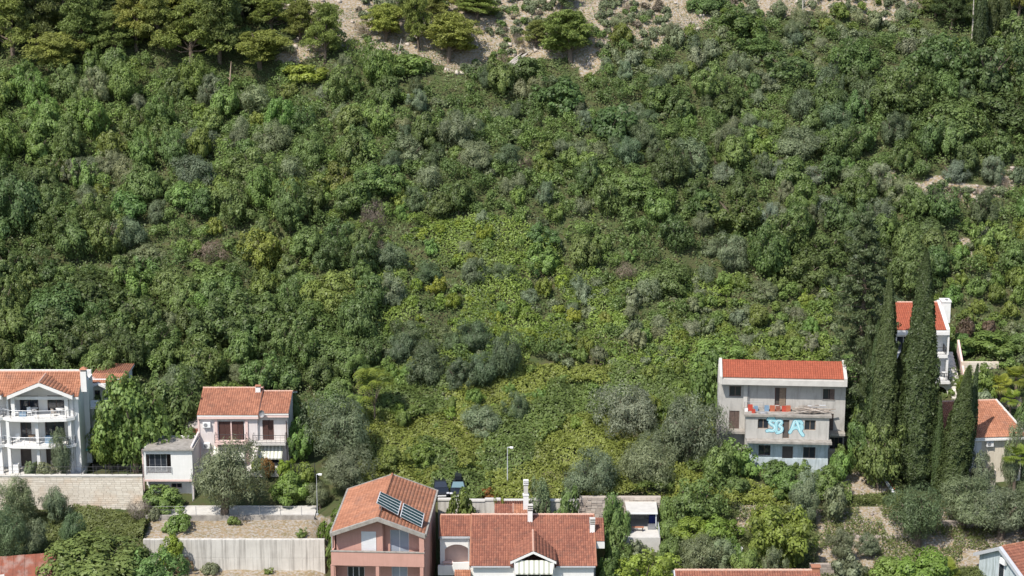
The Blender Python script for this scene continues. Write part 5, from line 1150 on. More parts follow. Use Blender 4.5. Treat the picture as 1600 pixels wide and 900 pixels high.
G().tube([(0, 0, .3), (0, 0, .5), (0, 0, 1.1), (0, 0, 1.25)], [.35, .5, .5, .3], 14).build('tank_body', 'plastic_white', t); G().tube([(0, 0, 1.25), (0, 0, 1.35)], .16, 10).build('lid', 'plastic_white', t); G().box(-.4, .4, -.4, .4, -.3, .3).build('plinth', 'lightconc', t)
# little white garden lamps
for u, v, lb in ((1168, 735, 'white globe garden light below the graffiti house bushes'), (1287, 782, 'white globe garden light beside the stony bank')):
    a = ground(u, v + 6); t = thing('garden_light', lb, 'garden light', a); G().tube([(0, 0, 0), (0, 0, .9)], .03, 6).build('post', 'darkmetal', t)
    G().tube([(0, 0, .85), (0, 0, .9), (0, 0, 1.0), (0, 0, 1.1), (0, 0, 1.15)], [.04, .12, .16, .12, .04], 10).build('globe', 'plastic_white', t)
# wire fence of the villa garden behind the apartment house
def fence(P0, P1, h_, label, n, mat='darkmetal'):
    t = thing('wire_fence', label, 'fence', P0); d_ = Vector(P1) - Vector(P0)
    for k in range(n + 1): q = d_ * (k / n); G().box(q.x - .03, q.x + .03, q.y - .03, q.y + .03, q.z - .3, q.z + h_).build('post', mat, t)
    g = G()
    for j in range(6): g.tube([Vector((0, 0, h_ * (j + .5) / 6)), d_ + Vector((0, 0, h_ * (j + .5) / 6))], .008, 3)
    m = int(d_.length / .25)
    for k in range(m): q = d_ * (k / m); g.box(q.x - .005, q.x + .005, q.y - .005, q.y + .005, q.z, q.z + h_)
    g.build('mesh', mat, t)
fence(at(146, 742, 203.4), at(224, 742, 203.4), 1.2, 'dark wire fence on top of the stone block wall under the dense broad tree', 4)
fence(at(455, 740, 206.0), at(492, 740, 206.0), 1.2, 'thin wire fence in front of the hedge by the garden lamp', 3)
# ================================================================ vegetation
def quads(P, N, su, sv, rng, fold=0):
    """leaf quads at P with normals N and half sizes su, sv"""
    m = len(P); N = N / (np.linalg.norm(N, axis=1)[:, None] + 1e-9)
    a = rng.normal(size=(m, 3)); T = np.cross(N, a); T /= np.linalg.norm(T, axis=1)[:, None] + 1e-9; B = np.cross(N, T)
    su = np.broadcast_to(su, m)[:, None]; sv = np.broadcast_to(sv, m)[:, None]
    V = np.stack([P - T * sv, P + B * su + N * su * .25, P + T * sv, P - B * su + N * su * .25], 1).reshape(-1, 3)
    F = np.arange(4 * m).reshape(m, 4); return V, F
def unit(rng, m): d = rng.normal(size=(m, 3)); return d / np.linalg.norm(d, axis=1)[:, None]
PR = {}
def finish(key, P, N, su, sv, var, mat, rng):
    V, F = quads(P, N, su, sv, rng); PR.setdefault(key, []).append(npmesh('crown' if key[0] not in '_' else key, V, F, np.clip(var, 0, 1), M[mat]))
def blob_crown(key, R, Hh, n_cl, per, leaf, asp, seed, mat='leaf', lift=.0, rc=(.22, .38), skirt=-.35, wisp=0, jag=.25):
    """a crown of many leafy clumps; radius R, height Hh, foot at z = 0"""
    rng = np.random.RandomState(seed); c = []
    lob = unit(rng, 7); la = rng.uniform(.0, jag, 7)
    while len(c) < n_cl:
        d = unit(rng, 1)[0]
        if d[2] < skirt: continue
        s = 1 - jag * .6 + (np.maximum(lob @ d, 0) ** 3 * la).sum() * 1.2
        rr = rng.uniform(.62, .95) if rng.rand() < .8 else rng.uniform(.2, .6)
        c.append(np.array([d[0] * R * rr * s, d[1] * R * rr * s, Hh * (.5 + lift) + d[2] * Hh * .5 * rr * s]))
    c = np.array(c); cr = rng.uniform(rc[0], rc[1], n_cl) * R * .9; ctr = np.array([0, 0, Hh * .4])
    P, N, W_ = [], [], []
    for i in range(n_cl):
        out = c[i] - ctr; out /= np.linalg.norm(out) + 1e-9
        m = int(per * (cr[i] / (R * .28)) ** 1.6)
        d = unit(rng, m); d = d + out * .35 + np.array([0, 0, .25]); d /= np.linalg.norm(d, axis=1)[:, None]
        r = cr[i] * rng.uniform(.62, 1.06, m) ** .45 * (1 + (wisp * rng.rand(m) ** 3 if wisp else 0))
        # bumps over each clump
        r *= 1 + .22 * np.sin(d[:, 0] * 9 + i) * np.sin(d[:, 1] * 8 + 2 * i) 
        P.append(c[i] + d * r[:, None] * np.array([1, 1, .8])); N.append(d * .9 + out * .35 + np.array([0, 0, .3]) + rng.normal(size=(m, 3)) * .26)
        W_.append(np.clip(.5 + rng.normal(0, .22) + rng.normal(0, .12, m), 0, 1))
    # inner leaves that stop light passing straight through
    m = n_cl * per // 5; d = unit(rng, m) * (rng.rand(m) ** .4)[:, None] * .66
    P.append(np.stack([d[:, 0] * R, d[:, 1] * R, Hh * .46 + d[:, 2] * Hh * .5], 1)); N.append(unit(rng, m)); W_.append(np.full(m, .4))
    P = np.concatenate(P); N = np.concatenate(N); W_ = np.concatenate(W_); k = P[:, 2] > 0; P, N, W_ = P[k], N[k], W_[k]
    rad_ = np.hypot(P[:, 0], P[:, 1]); P[:, :2] *= R / np.percentile(rad_, 96); P[:, 2] *= Hh / np.percentile(P[:, 2], 99)
    s = leaf * rng.uniform(.65, 1.25, len(P)); finish(key, P, N, s * asp, s, W_, mat, rng)
for s_ in range(10): blob_crown('broad', 2.6, 4.4, (34, 46, 60)[s_ % 3], (130, 105, 85)[s_ % 3], .165, .62, 100 + s_, jag=(.25, .45, .6)[s_ % 3], rc=((.24, .4), (.2, .34), (.15, .28))[s_ % 3])
for s_ in range(6): blob_crown('broadbig', 4.2, 6.4, 90, 120, .19, .62, 150 + s_, rc=((.15, .27), (.11, .22))[s_ % 2], jag=(.3, .5)[s_ % 2])
for s_ in range(8): blob_crown('shrub', 1.5, 1.9, (22, 34)[s_ % 2], (85, 65)[s_ % 2], .12, .6, 200 + s_, skirt=-.2, rc=((.25, .42), (.16, .3))[s_ % 2], jag=(.3, .6)[s_ % 2])
for s_ in range(4): blob_crown('tuft', 1.1, 1.5, 26, 60, .11, .22, 230 + s_, skirt=-.2, rc=(.25, .4), wisp=.4)
for s_ in range(6): blob_crown('olive', 2.4, 3.8, 60, 150, .15, .27, 250 + s_, rc=(.17, .33), wisp=.5, jag=.45)
for s_ in range(4): blob_crown('olivebig', 3.6, 5.4, 120, 165, .15, .27, 270 + s_, rc=(.12, .24), wisp=.5, jag=.4)
for s_ in range(2): blob_crown('dryshrub', 1.3, 1.5, 16, 60, .15, .10, 290 + s_, skirt=-.1, wisp=.6)
def pine_crown(seed, R=3.0, Hh=7.0, pads=21, umbrella=False):
    rng = np.random.RandomState(seed); P, N, W_ = [], [], []; lims = []
    for i in range(pads):
        t = (i + .5) / pads; zc = Hh * (.26 + .66 * t) if not umbrella else Hh * (.30 + .58 * t)
        rr = R * (1 - t ** 2 * .75) * rng.uniform(.25, .8); an = i * 2.4 + rng.uniform(-.5, .5)
        if umbrella: rr = R * (1 - t ** 2.5 * .75) * (.55 + .45 * min(1, t * 3)) * rng.uniform(.15, .85)
        cx, cy = math.cos(an) * rr, math.sin(an) * rr; pr = R * rng.uniform(.30, .48); lims.append((cx, cy, zc - .2))
        sub = 9
        for _ in range(sub):
            ox, oy = rng.normal(0, pr * .45, 2); r = pr * rng.uniform(.35, .55); m = 95; d = unit(rng, m); d[:, 2] = np.abs(d[:, 2]) * np.where(rng.rand(m) < .85, 1, -.6)
            P.append(np.array([cx + ox, cy + oy, zc + rng.uniform(-.3, .35) - .16 * (ox * ox + oy * oy)]) + d * (r * rng.uniform(.6, 1.05, m))[:, None] * np.array([1, 1, .78]))
            N.append(d * .6 + np.array([0, 0, .35]) + rng.normal(size=(m, 3)) * .7); W_.append(np.clip(.5 + rng.normal(0, .15) + rng.normal(0, .16, m), 0, 1))
    P = np.concatenate(P); N = np.concatenate(N); W_ = np.concatenate(W_); s = rng.uniform(.09, .2, len(P))
    finish('pine' if not umbrella else 'pineumb', P, N, s * .3, s, W_, 'needle', rng)
    g = G(); top = Hh * .9; bx, by = rng.uniform(-.5, .5, 2); tr = lambda z_: Vector((bx * (z_ / Hh) ** 2 * 1.5, by * (z_ / Hh) ** 2 * 1.5, z_))
    g.tube([tr(-.8), tr(Hh * .3), tr(Hh * .6), tr(top)], [.24, .19, .13, .05], 7)
    for (x, y, z_) in lims: g.tube([tr(max(z_ - .8 - rng.rand(), Hh * .2)), (x * .5, y * .5, z_ - .45), (x, y, z_)], [.08, .06, .03], 5)
    PR.setdefault('trunk_' + ('pine' if not umbrella else 'pineumb'), []).append(g.mesh('trunk', M['bark']))
for s_ in range(4): pine_crown(300 + s_)
for s_ in range(3): pine_crown(320 + s_, umbrella=True, pads=22)
def column_crown(key, seed, R, Hh, m, prof, leaf, asp, mat='leaf', flute=5, drip=0.):
    rng = np.random.RandomState(seed); t = rng.rand(m); an = rng.uniform(0, 2 * math.pi, m); z_ = t * Hh
    r = R * prof(t) * (1 + .13 * np.sin(flute * an + 6 * t + seed) + .20 * (vnoise(an * 3 + 10, z_, 1.0, seed) - .5) * 2 + .10 * (vnoise(an * 8, z_ * 2.2, 1.0, seed + 1) - .5) * 2)
    rr = r * np.where(rng.rand(m) < .75, rng.uniform(.88, 1.05, m), rng.uniform(.4, .88, m))
    P = np.stack([np.cos(an) * rr, np.sin(an) * rr, z_], 1); up = rng.uniform(.0, .7, m)
    N = np.stack([np.cos(an), np.sin(an), up], 1) + rng.normal(size=(m, 3)) * .5
    W_ = np.clip(.5 + .5 * (vnoise(an * 4, z_ * 1.3, 1.0, seed + 5) - .5) + rng.normal(0, .15, m), 0, 1); s = leaf * rng.uniform(.6, 1.3, m); finish(key, P, N, s * asp, s, W_, mat, rng)
for s_ in range(4): column_crown('cypress', 400 + s_, 1.0, 10.0, 15000, lambda t: np.minimum(1, (1 - t) * 2.6) ** .75 * np.minimum(1, t * 7 + .25) * (1 - .35 * t), .16, .4)
for s_ in range(3): column_crown('cypressbig', 420 + s_, 1.75, 24.0, 52000, lambda t: np.minimum(1, (1 - t) * 2.4) ** .7 * np.minimum(1, t * 9 + .3) * (1 - .25 * t), .17, .42, flute=4)
def cedar(seed):
    rng = np.random.RandomState(seed); P, N, W_ = [], [], []; Hh, R = 20., 4.2; g = G(); g.tube([(0, 0, -1), (0, 0, 10), (0, 0, 19)], [.45, .3, .06], 8)
    for i in range(105):
        t = i / 105; z_ = Hh * (.06 + .92 * t); L = R * (1 - t ** 1.6) ** .8 * rng.uniform(.6, 1.08) + .35; an = i * 2.39996
        tip = np.array([math.cos(an) * L, math.sin(an) * L, z_ - .10 * L]); g.tube([(0, 0, z_ - .2), tuple(tip)], [.05, .015], 4)
        for k in range(6):
            q = .35 + .65 * k / 5; c = np.array([math.cos(an) * L * q, math.sin(an) * L * q, z_ - .1 * L * q]) + rng.normal(0, .22, 3); m = 56; d = unit(rng, m)
            P.append(c + d * (rng.uniform(.3, .62, m) * (1.0 - .4 * t))[:, None] * np.array([1.2, 1.2, .5])); N.append(d * .5 + np.array([0, 0, .5]) + rng.normal(size=(m, 3)) * .6); W_.append(np.clip(.5 + rng.normal(0, .15) + rng.normal(0, .15, m), 0, 1))
    P = np.concatenate(P); N = np.concatenate(N); W_ = np.concatenate(W_); s = rng.uniform(.1, .22, len(P)); finish('cedar', P, N, s * .4, s, W_, 'leaf', rng); PR.setdefault('trunk_cedar', []).append(g.mesh('trunk', M['bark']))
cedar(500)
def sumac(seed):
    """tree of heaven: rosettes of long drooping fronds"""
    rng = np.random.RandomState(seed); P, N, S, A, W_ = [], [], [], [], []; V = []; F = []
    for i in range(17):
        d = unit(rng, 1)[0]; d[2] = abs(d[2]); c = np.array([d[0] * 1.9, d[1] * 1.9, 1.9 + d[2] * 1.9])
        for k in range(13):
            an = k * 2 * math.pi / 13 + rng.rand() * .3; L = rng.uniform(.75, 1.15); w = .11; w0 = rng.uniform(.35, .8)
            for q in range(9):
                u0 = (q + .5) / 9; pt = c + np.array([math.cos(an) * L * u0, math.sin(an) * L * u0, .25 * math.sin(u0 * 2.2) - .45 * u0 ** 2])
                for sd_ in (-1, 1):
                    side = np.array([-math.sin(an), math.cos(an), -.15]) * sd_; al = np.array([math.cos(an), math.sin(an), -.2]); l_ = .26 * (1 - .5 * u0)
                    b0 = len(V); V += [pt, pt + side * l_ * .5 + al * .07, pt + side * l_ + al * .05, pt + side * l_ * .5 - al * .05]; F.append((b0, b0 + 1, b0 + 2, b0 + 3)); W_.append(w0 + rng.uniform(-.15, .15))
    PR.setdefault('sumac', []).append(npmesh('crown', np.array(V), np.array(F), np.clip(W_, 0, 1), M['leaf']))
for s_ in range(3): sumac(520 + s_)
def palm(seed, fan=True):
    rng = np.random.RandomState(seed); g = G(); cz = 0
    for k in range(34):
        an = k * 2.39996; el = rng.uniform(-.35, 1.25); L = rng.uniform(1.1, 1.6); d = np.array([math.cos(an) * math.cos(el), math.sin(an) * math.cos(el), math.sin(el)])
        side = np.array([-math.sin(an), math.cos(an), 0]); upv = np.cross(d, side) * -1; w0 = rng.uniform(.3, .9) - (.25 if el < 0 else 0); b = d * L * .45
        for q in range(13):
            f = (q - 6) / 6 * 1.15; dirq = d * math.cos(f) + side * math.sin(f); l_ = L * .8 * (1 - .25 * abs(f)); e_ = b + dirq * l_ * .7 + np.array([0, 0, -.05]); tip = b + dirq * l_ - np.array([0, 0, .28 * l_]); wv = np.cross(dirq, upv) * .05
            g.add([tuple(b - wv * .4), tuple(e_ - wv), tuple(tip), tuple(e_ + wv)], [(0, 1, 2, 3)], min(1, max(0, w0 + rng.uniform(-.1, .1))))
        g.tube([(0, 0, 0), tuple(b)], .02, 3, var=.5)
    PR.setdefault('palm', []).append(g.mesh('fronds', M['leaf']))
palm(530); palm(531)
def stem_mesh(key, r, Hh, n, seed, mat='bark', spread=1.0, fork=.35):
    rng = random.Random(seed); g = G(); zf_ = Hh * fork; g.tube([(0, 0, -.6), (rng.uniform(-.1, .1), rng.uniform(-.1, .1), zf_)], [r * 1.25, r * .9], 7)
    for k in range(n):
        an = k * 6.28 / n + rng.uniform(-.4, .4); s = spread * rng.uniform(.6, 1); g.tube([(0, 0, zf_ - .1), (math.cos(an) * s * .5, math.sin(an) * s * .5, zf_ + (Hh - zf_) * .45), (math.cos(an) * s, math.sin(an) * s, Hh * .85)], [r * .6, r * .4, r * .12], 5)
    PR.setdefault('trunk_' + key, []).append(g.mesh('trunk', M[mat]))
for s_ in range(3):
    stem_mesh('broad', .16, 4.0, 5, s_, spread=1.6); stem_mesh('broadbig', .28, 6.0, 7, s_, spread=2.8); stem_mesh('olive', .24, 3.4, 5, s_ + 9, spread=1.5); stem_mesh('olivebig', .38, 4.8, 7, s_ + 19, spread=2.4)
stem_mesh('cypress', .16, 9.0, 1, 3, spread=.1, fork=.6); stem_mesh('cypressbig', .28, 21.0, 1, 3, spread=.1, fork=.6); stem_mesh('sumac', .1, 3.2, 6, 4, spread=1.6)
g = G(); g.tube([(0, 0, -2.6), (.05, .03, -1.2), (0, 0, 0)], [.2, .16, .15], 9); PR['trunk_palm'] = [g.mesh('trunk', M['bark'])]
SIZE = dict(broad=(2.6, 4.4), broadbig=(4.2, 6.4), shrub=(1.5, 1.9), tuft=(1.1, 1.5), olive=(2.4, 3.8), olivebig=(3.6, 5.4), dryshrub=(1.3, 1.5), pine=(3.3, 7.2), pineumb=(3.4, 7.0), cypress=(1.0, 10.0), cypressbig=(1.75, 24.0), cedar=(4.4, 20.), sumac=(2.9, 4.0), palm=(1.7, 1.6))
TINT = {'dark': (0.128, 0.194, 0.058), 'deep': (0.106, 0.16, 0.051), 'mid': (0.153, 0.233, 0.069), 'fresh': (0.177, 0.277, 0.073), 'bright': (0.21, 0.297, 0.055), 'lime': (0.238, 0.313, 0.05), 'yellowish': (0.19, 0.25, 0.057), 'olive': (0.195, 0.245, 0.135), 'olivedark': (0.13, 0.182, 0.088), 'silver': (0.25, 0.3, 0.2), 'pine': (0.18, 0.225, 0.055), 'pinelight': (0.225, 0.28, 0.062), 'pinedark': (0.095, 0.132, 0.042), 'cypress': (0.1, 0.14, 0.052), 'cedar': (0.116, 0.152, 0.068), 'dry': (0.238, 0.2, 0.146), 'sage': (0.225, 0.265, 0.145), 'rustyred': (0.18, 0.13, 0.085), 'orange': (0.346, 0.184, 0.049)}
CW = dict(dark='dark green', deep='very dark green', mid='mid green', fresh='fresh green', bright='bright green', lime='lime green', yellowish='yellowish green', olive='grey green', olivedark='dark grey green', silver='silvery', pine='olive green',
          pinelight='bright yellow green', pinedark='dark green', cypress='dark green', cedar='dark green', dry='dry brown', sage='sage green', rustyred='reddish brown', orange='orange')
KN = dict(broad=('broadleaf_tree', 'tree', 'broadleaf tree'), broadbig=('broadleaf_tree', 'tree', 'broad crowned tree'), shrub=('shrub', 'shrub', 'shrub'), tuft=('round_bush', 'bush', 'feathery round bush'), olive=('olive_tree', 'olive tree', 'olive tree'), olivebig=('olive_tree', 'olive tree', 'large olive tree'),
          dryshrub=('dry_bush', 'bush', 'leafless bush'), pine=('pine_tree', 'pine', 'pine'), pineumb=('pine_tree', 'pine', 'flat topped pine'), cypress=('cypress_tree', 'cypress', 'cypress'), cypressbig=('cypress_tree', 'cypress', 'cypress'), cedar=('conifer_tree', 'conifer', 'shaggy conifer'), sumac=('tree_of_heaven', 'tree', 'drooping frond tree'), palm=('palm_tree', 'palm', 'fan palm'))
PLANTS = []           # (x, y, radius, kind, tint, object)
def plant(kind, x, y, w, h_, tint, label=None, z=None, rz=None, lean=(0, 0), back=False):
    R0, H0 = SIZE[kind]; nm, cat, ph = KN[kind]; z = h1(x, y) if z is None else z; k = len(PLANTS)
    sx = w / (2 * R0); sz = h_ / H0
    rz = random.uniform(0, 6.28) if rz is None else rz; me = PR[kind][random.randrange(len(PR[kind]))]
    c = TINT[tint]; j = random.uniform(.84, 1.18); c = (c[0] * j * random.uniform(.93, 1.07), c[1] * j, c[2] * j * random.uniform(.9, 1.1), 1)
    tk = 'trunk_' + kind
    if tk in PR:
        e = bpy.data.objects.new(nm, None); C.objects.link(e); e.empty_display_size = .3
        idx = PR[kind].index(me); tr = PR[tk][idx % len(PR[tk])]
        o = bpy.data.objects.new('crown' if kind != 'palm' else 'fronds', me); C.objects.link(o); o.parent = e; o.color = c
        t_ = bpy.data.objects.new('trunk', tr); C.objects.link(t_); t_.parent = e
        if kind == 'palm': t_.scale = (1, 1, max(.5, (z - h1(x, y) + .5) / (2.6 * sz)))
    else:
        e = bpy.data.objects.new(nm, me); C.objects.link(e); e.color = c
    e.location = (x, y, z - .1); e.rotation_euler = (random.gauss(0, .09), random.gauss(0, .09), rz) if lean == (0, 0) and kind[:4] in ('broa', 'shru', 'tuft', 'oliv', 'pine') else (lean[0], lean[1], rz if lean == (0, 0) else 0); e.scale = (sx, sx * random.uniform(.82, 1.12), sz); e['category'] = cat
    PLANTS.append(dict(x=x, y=y, r=w / 2, h=h_, kind=kind, tint=tint, o=e, label=label, nm=nm, ph=ph)); return e
def put(kind, u, vb, wpx, hpx, tint, label=None, Y=None, lean=(0, 0), z=None):
    """u, vb: foot of the crown in the photograph; wpx, hpx: its extent"""
    if Y is None: p = ground(u, vb)
    else: p = at(u, vb, Y); p.z = h1(p.x, Y) if z is None else z
    k = ppm(p.y); w = wpx / k; yy = p.y + (w * .42 if Y is None else 0); xx = p.x * yy / p.y
    zf = h1(xx, yy) if (Y is None) else p.z
    if kind == 'palm': return plant(kind, p.x, p.y, w, w * 1.6 / 3.4, tint, label, z=at(u, vb, p.y).z, lean=lean)
    # crown height so that its top reaches the traced top; on the slope the skirt hangs downhill of the foot
    zt = at(u, vb - hpx, yy).z
    if Y is None and not kind.startswith(('pine', 'cypress', 'cedar')): zf -= .22 * w
    if Y is not None and kind[:5] in ('broad', 'shrub'): zf -= .12 * w
    hh = max(zt - zf, w * .5)
    return plant(kind, xx, yy, w, hh, tint, label, z=zf, lean=lean)

# --- trees traced one by one from the photograph
hand = [
 ('pine', 655, 92, 54, 96, 'pine', 'upright pine between the two flat topped pines'), ('pine', 728, 40, 60, 70, 'pinelight', 'light pine at the top edge above the bare patch'), ('pine', 470, 95, 60, 90, 'pine', 'pine standing at the edge of the western grove'),
 # pines along the top, foot of trunk
 ('pineumb', 92, 155, 100, 100, 'pinelight', 'spreading yellow green pine in front at the top of the western grove'),
 ('pine', 22, 120, 90, 130, 'pine', None), ('pine', 60, 95, 80, 120, 'pinedark', None), ('pine', 135, 125, 90, 120, 'pine', None), ('pine', 182, 118, 85, 110, 'pine', None), ('pine', 160, 60, 80, 90, 'pinedark', None),
 ('pine', 215, 112, 80, 120, 'pinelight', None), ('pine', 258, 118, 85, 120, 'pine', None), ('pine', 300, 145, 100, 150, 'pine', None), ('pine', 345, 140, 90, 160, 'pine', None), ('pine', 245, 50, 90, 80, 'pine', None), ('pine', 300, 60, 90, 90, 'pinelight', None), ('pine', 380, 60, 90, 90, 'pine', None),
 ('pineumb', 408, 160, 105, 105, 'pinelight', 'low bright pine spreading beside the broken stump'), ('pine', 425, 80, 80, 100, 'pine', None), ('pine', 350, 60, 80, 90, 'pinedark', None), ('pine', 100, 40, 80, 80, 'pine', None), ('pine', 20, 40, 90, 80, 'pinedark', None),
 ('pine', 508, 125, 58, 118, 'pine', 'slender pine with long bare trunk above the left slope'), ('pineumb', 604, 86, 72, 76, 'pinelight', 'compact pine with a leaning trunk on the bare slope'), ('pine', 634, 48, 56, 70, 'pinedark', None), ('pine', 676, 50, 60, 70, 'pine', 'pine at the top edge behind the wide flat pine'),
 ('pineumb', 700, 122, 100, 88, 'pinelight', 'wide flat topped pine above a bare shaded patch'), ('pine', 745, 70, 74, 84, 'pine', 'pine with a dark shaded foot at the top middle'), ('pineumb', 892, 138, 104, 116, 'pinelight', 'brightest yellow green pine above its own round shadow'), ('pine', 876, 30, 44, 60, 'pinedark', 'small dark pine at the top edge over the rubble'), ('pine', 836, 90, 40, 60, 'pine', None),
 ('pine', 1485, 62, 60, 90, 'pinedark', 'dark layered pine beside the bare white trunk'), ('pine', 1460, 45, 50, 70, 'pine', None), ('pine', 1590, 40, 50, 80, 'pine', None),
 ('cypress', 1530, 82, 26, 110, 'cypress', 'thickest of the three slim cypresses at the top'), ('cypress', 1549, 62, 18, 90, 'cypress', 'middle one of the three slim cypresses at the top'), ('cypress', 1567, 55, 18, 80, 'cypress', 'outermost of the three slim cypresses at the top'),
 # silver and grey olives on the slope
 ('olive', 310, 250, 62, 50, 'olive', None), ('olive', 300, 305, 70, 62, 'olive', None), ('olive', 372, 245, 50, 40, 'olive', None), ('olive', 240, 440, 78, 58, 'sage', None), ('dryshrub', 335, 430, 60, 55, 'dry', 'bare greyish shrub in the dense western trees'), ('olive', 140, 285, 50, 40, 'olive', None),
 ('olive', 712, 250, 66, 76, 'olive', 'half bare olive in the upper middle of the scrub'), ('olive', 640, 268, 64, 55, 'olive', None), ('olive', 745, 280, 60, 60, 'olive', None), ('dryshrub', 585, 372, 42, 60, 'dry', 'grey leafless shrub at the head of the little bare gully'), ('olive', 610, 440, 58, 62, 'olivedark', None), ('olive', 612, 492, 66, 64, 'olive', None),
 ('olive', 668, 455, 55, 48, 'olivedark', 'lowest set of three round dark olives in the lime scrub'), ('olive', 735, 458, 52, 56, 'olivedark', 'middle one of three round dark olives in the lime scrub'), ('olive', 782, 456, 48, 48, 'olivedark', 'smallest of three round dark olives in the lime scrub'), ('broad', 855, 450, 70, 70, 'fresh', None), ('broad', 840, 405, 60, 56, 'mid', None),
 ('olive', 640, 560, 60, 60, 'olivedark', None), ('olive', 690, 560, 60, 50, 'olivedark', None), ('olive', 740, 560, 62, 60, 'olivedark', None), ('olive', 672, 622, 76, 76, 'olivedark', 'first clipped olive of the dark row on the lower slope'), ('olive', 715, 622, 66, 66, 'olivedark', 'second clipped olive of the dark row on the lower slope'), ('olive', 755, 620, 66, 70, 'olivedark', 'third clipped olive of the dark row on the lower slope'), ('olive', 793, 612, 56, 92, 'olivedark', 'tallest clipped olive ending the dark row'),
 ('olive', 755, 690, 64, 56, 'olive', 'grey green olive alone in the brambles below the dark row'), ('olive', 812, 668, 52, 58, 'olivedark', 'dark round olive alone in the yellow green brambles'),
 ('olivebig', 982, 708, 110, 104, 'silver', 'pale olive of the big pair left of the graffiti house'), ('olivebig', 1032, 742, 80, 74, 'olive', 'lower olive filling the middle of the big olive group'), ('olivebig', 1075, 752, 122, 130, 'olive', 'darker olive of the big pair beside the graffiti house'), ('olivebig', 925, 788, 96, 88, 'olive', 'broad olive hanging over the rubble terrace wall'), ('olivebig', 1003, 786, 110, 94, 'olive', 'big olive right behind the garden shed roof'),
 ('olive', 1090, 300, 74, 84, 'olive', 'leaning grey olive in the middle of the right slope'), ('olive', 1130, 255, 48, 60, 'olive', None), ('olive', 1245, 268, 92, 68, 'sage', 'wide feathery sage green olive on the right slope'), ('olive', 1225, 290, 46, 40, 'silver', None), ('olive', 1210, 352, 44, 36, 'silver', None), ('olive', 1290, 352, 78, 40, 'silver', 'silvery olive just left of the shaggy conifer'),
 ('olive', 1487, 302, 58, 52, 'silver', 'silver umbrella shaped olive by the bare gully on the right'), ('olive', 1420, 335, 70, 56, 'olive', None), ('olive', 1528, 366, 56, 66, 'olivedark', None), ('olive', 1196, 488, 54, 48, 'olive', None), ('olive', 935, 262, 44, 40, 'olive', None), ('olive', 1110, 420, 50, 46, 'olive', None), ('olive', 905, 250, 44, 30, 'olive', None),
 # dark broadleaf crowns on the slope
 ('broadbig', 1150, 395, 100, 95, 'dark', None), ('broadbig', 1040, 480, 80, 66, 'dark', None), ('broadbig', 1290, 440, 100, 80, 'deep', None), ('broadbig', 1250, 470, 90, 70, 'dark', None), ('broad', 950, 235, 92, 74, 'dark', None), ('broad', 1030, 190, 60, 56, 'dark', None), ('broad', 1137, 198, 66, 54, 'deep', 'rounded very dark shrub like tree under the rubble slope'), ('broad', 880, 190, 80, 70, 'dark', None),
 ('broad', 640, 135, 80, 50, 'fresh', None), ('broad', 480, 150, 70, 50, 'bright', None), ('broadbig', 985, 330, 90, 70, 'mid', None), ('broadbig', 330, 470, 100, 60, 'mid', None), ('broadbig', 30, 400, 90, 120, 'deep', None), ('broadbig', 20, 470, 90, 90, 'deep', None), ('broadbig', 390, 310, 90, 80, 'dark', None), ('broadbig', 590, 330, 90, 80, 'fresh', None),
 ('broadbig', 150, 520, 120, 90, 'deep', None), ('broadbig', 220, 540, 120, 90, 'deep', None), ('broadbig', 90, 540, 110, 90, 'dark', None), ('broadbig', 400, 540, 110, 90, 'deep', None), ('broadbig', 350, 570, 110, 100, 'dark', None), ('broadbig', 480, 560, 110, 90, 'dark', None), ('broadbig', 520, 590, 80, 70, 'dark', None), ('broadbig', 560, 560, 70, 100, 'dark', None), ('broadbig', 250, 575, 90, 70, 'dark', None), ('broadbig', 530, 500, 100, 80, 'yellowish', None),
 ('broadbig', 1540, 170, 110, 110, 'deep', None), ('broadbig', 1450, 160, 110, 110, 'deep', None), ('broadbig', 1400, 200, 100, 100, 'deep', None), ('broadbig', 1560, 235, 110, 90, 'deep', None), ('broadbig', 1480, 245, 110, 90, 'dark', None), ('broadbig', 1340, 140, 90, 80, 'dark', None), ('broadbig', 1590, 120, 90, 100, 'dark', None), ('broadbig', 1230, 140, 90, 60, 'dark', None), ('broadbig', 1180, 110, 90, 60, 'mid', None), ('broad', 1150, 75, 70, 60, 'dark', 'dark leafy tree on the rubble slope at the top'), ('broad', 1105, 28, 60, 40, 'dark', 'leafy dark bush at the top edge over the rubble'),
 ('broadbig', 1340, 620, 90, 60, 'fresh', None), ('shrub', 1210, 565, 50, 36, 'fresh', None), ('broadbig', 1120, 590, 110, 60, 'fresh', 'light green tree over the back corner of the graffiti house'),
]
for h_ in hand:
    kp = 1.16 if h_[0].startswith('pine') else 1; kq = random.uniform(.95, 1.3) if kp > 1 else 1
    put(h_[0], h_[1], h_[2], h_[3] * kp, h_[4] * kq, h_[5], h_[6])
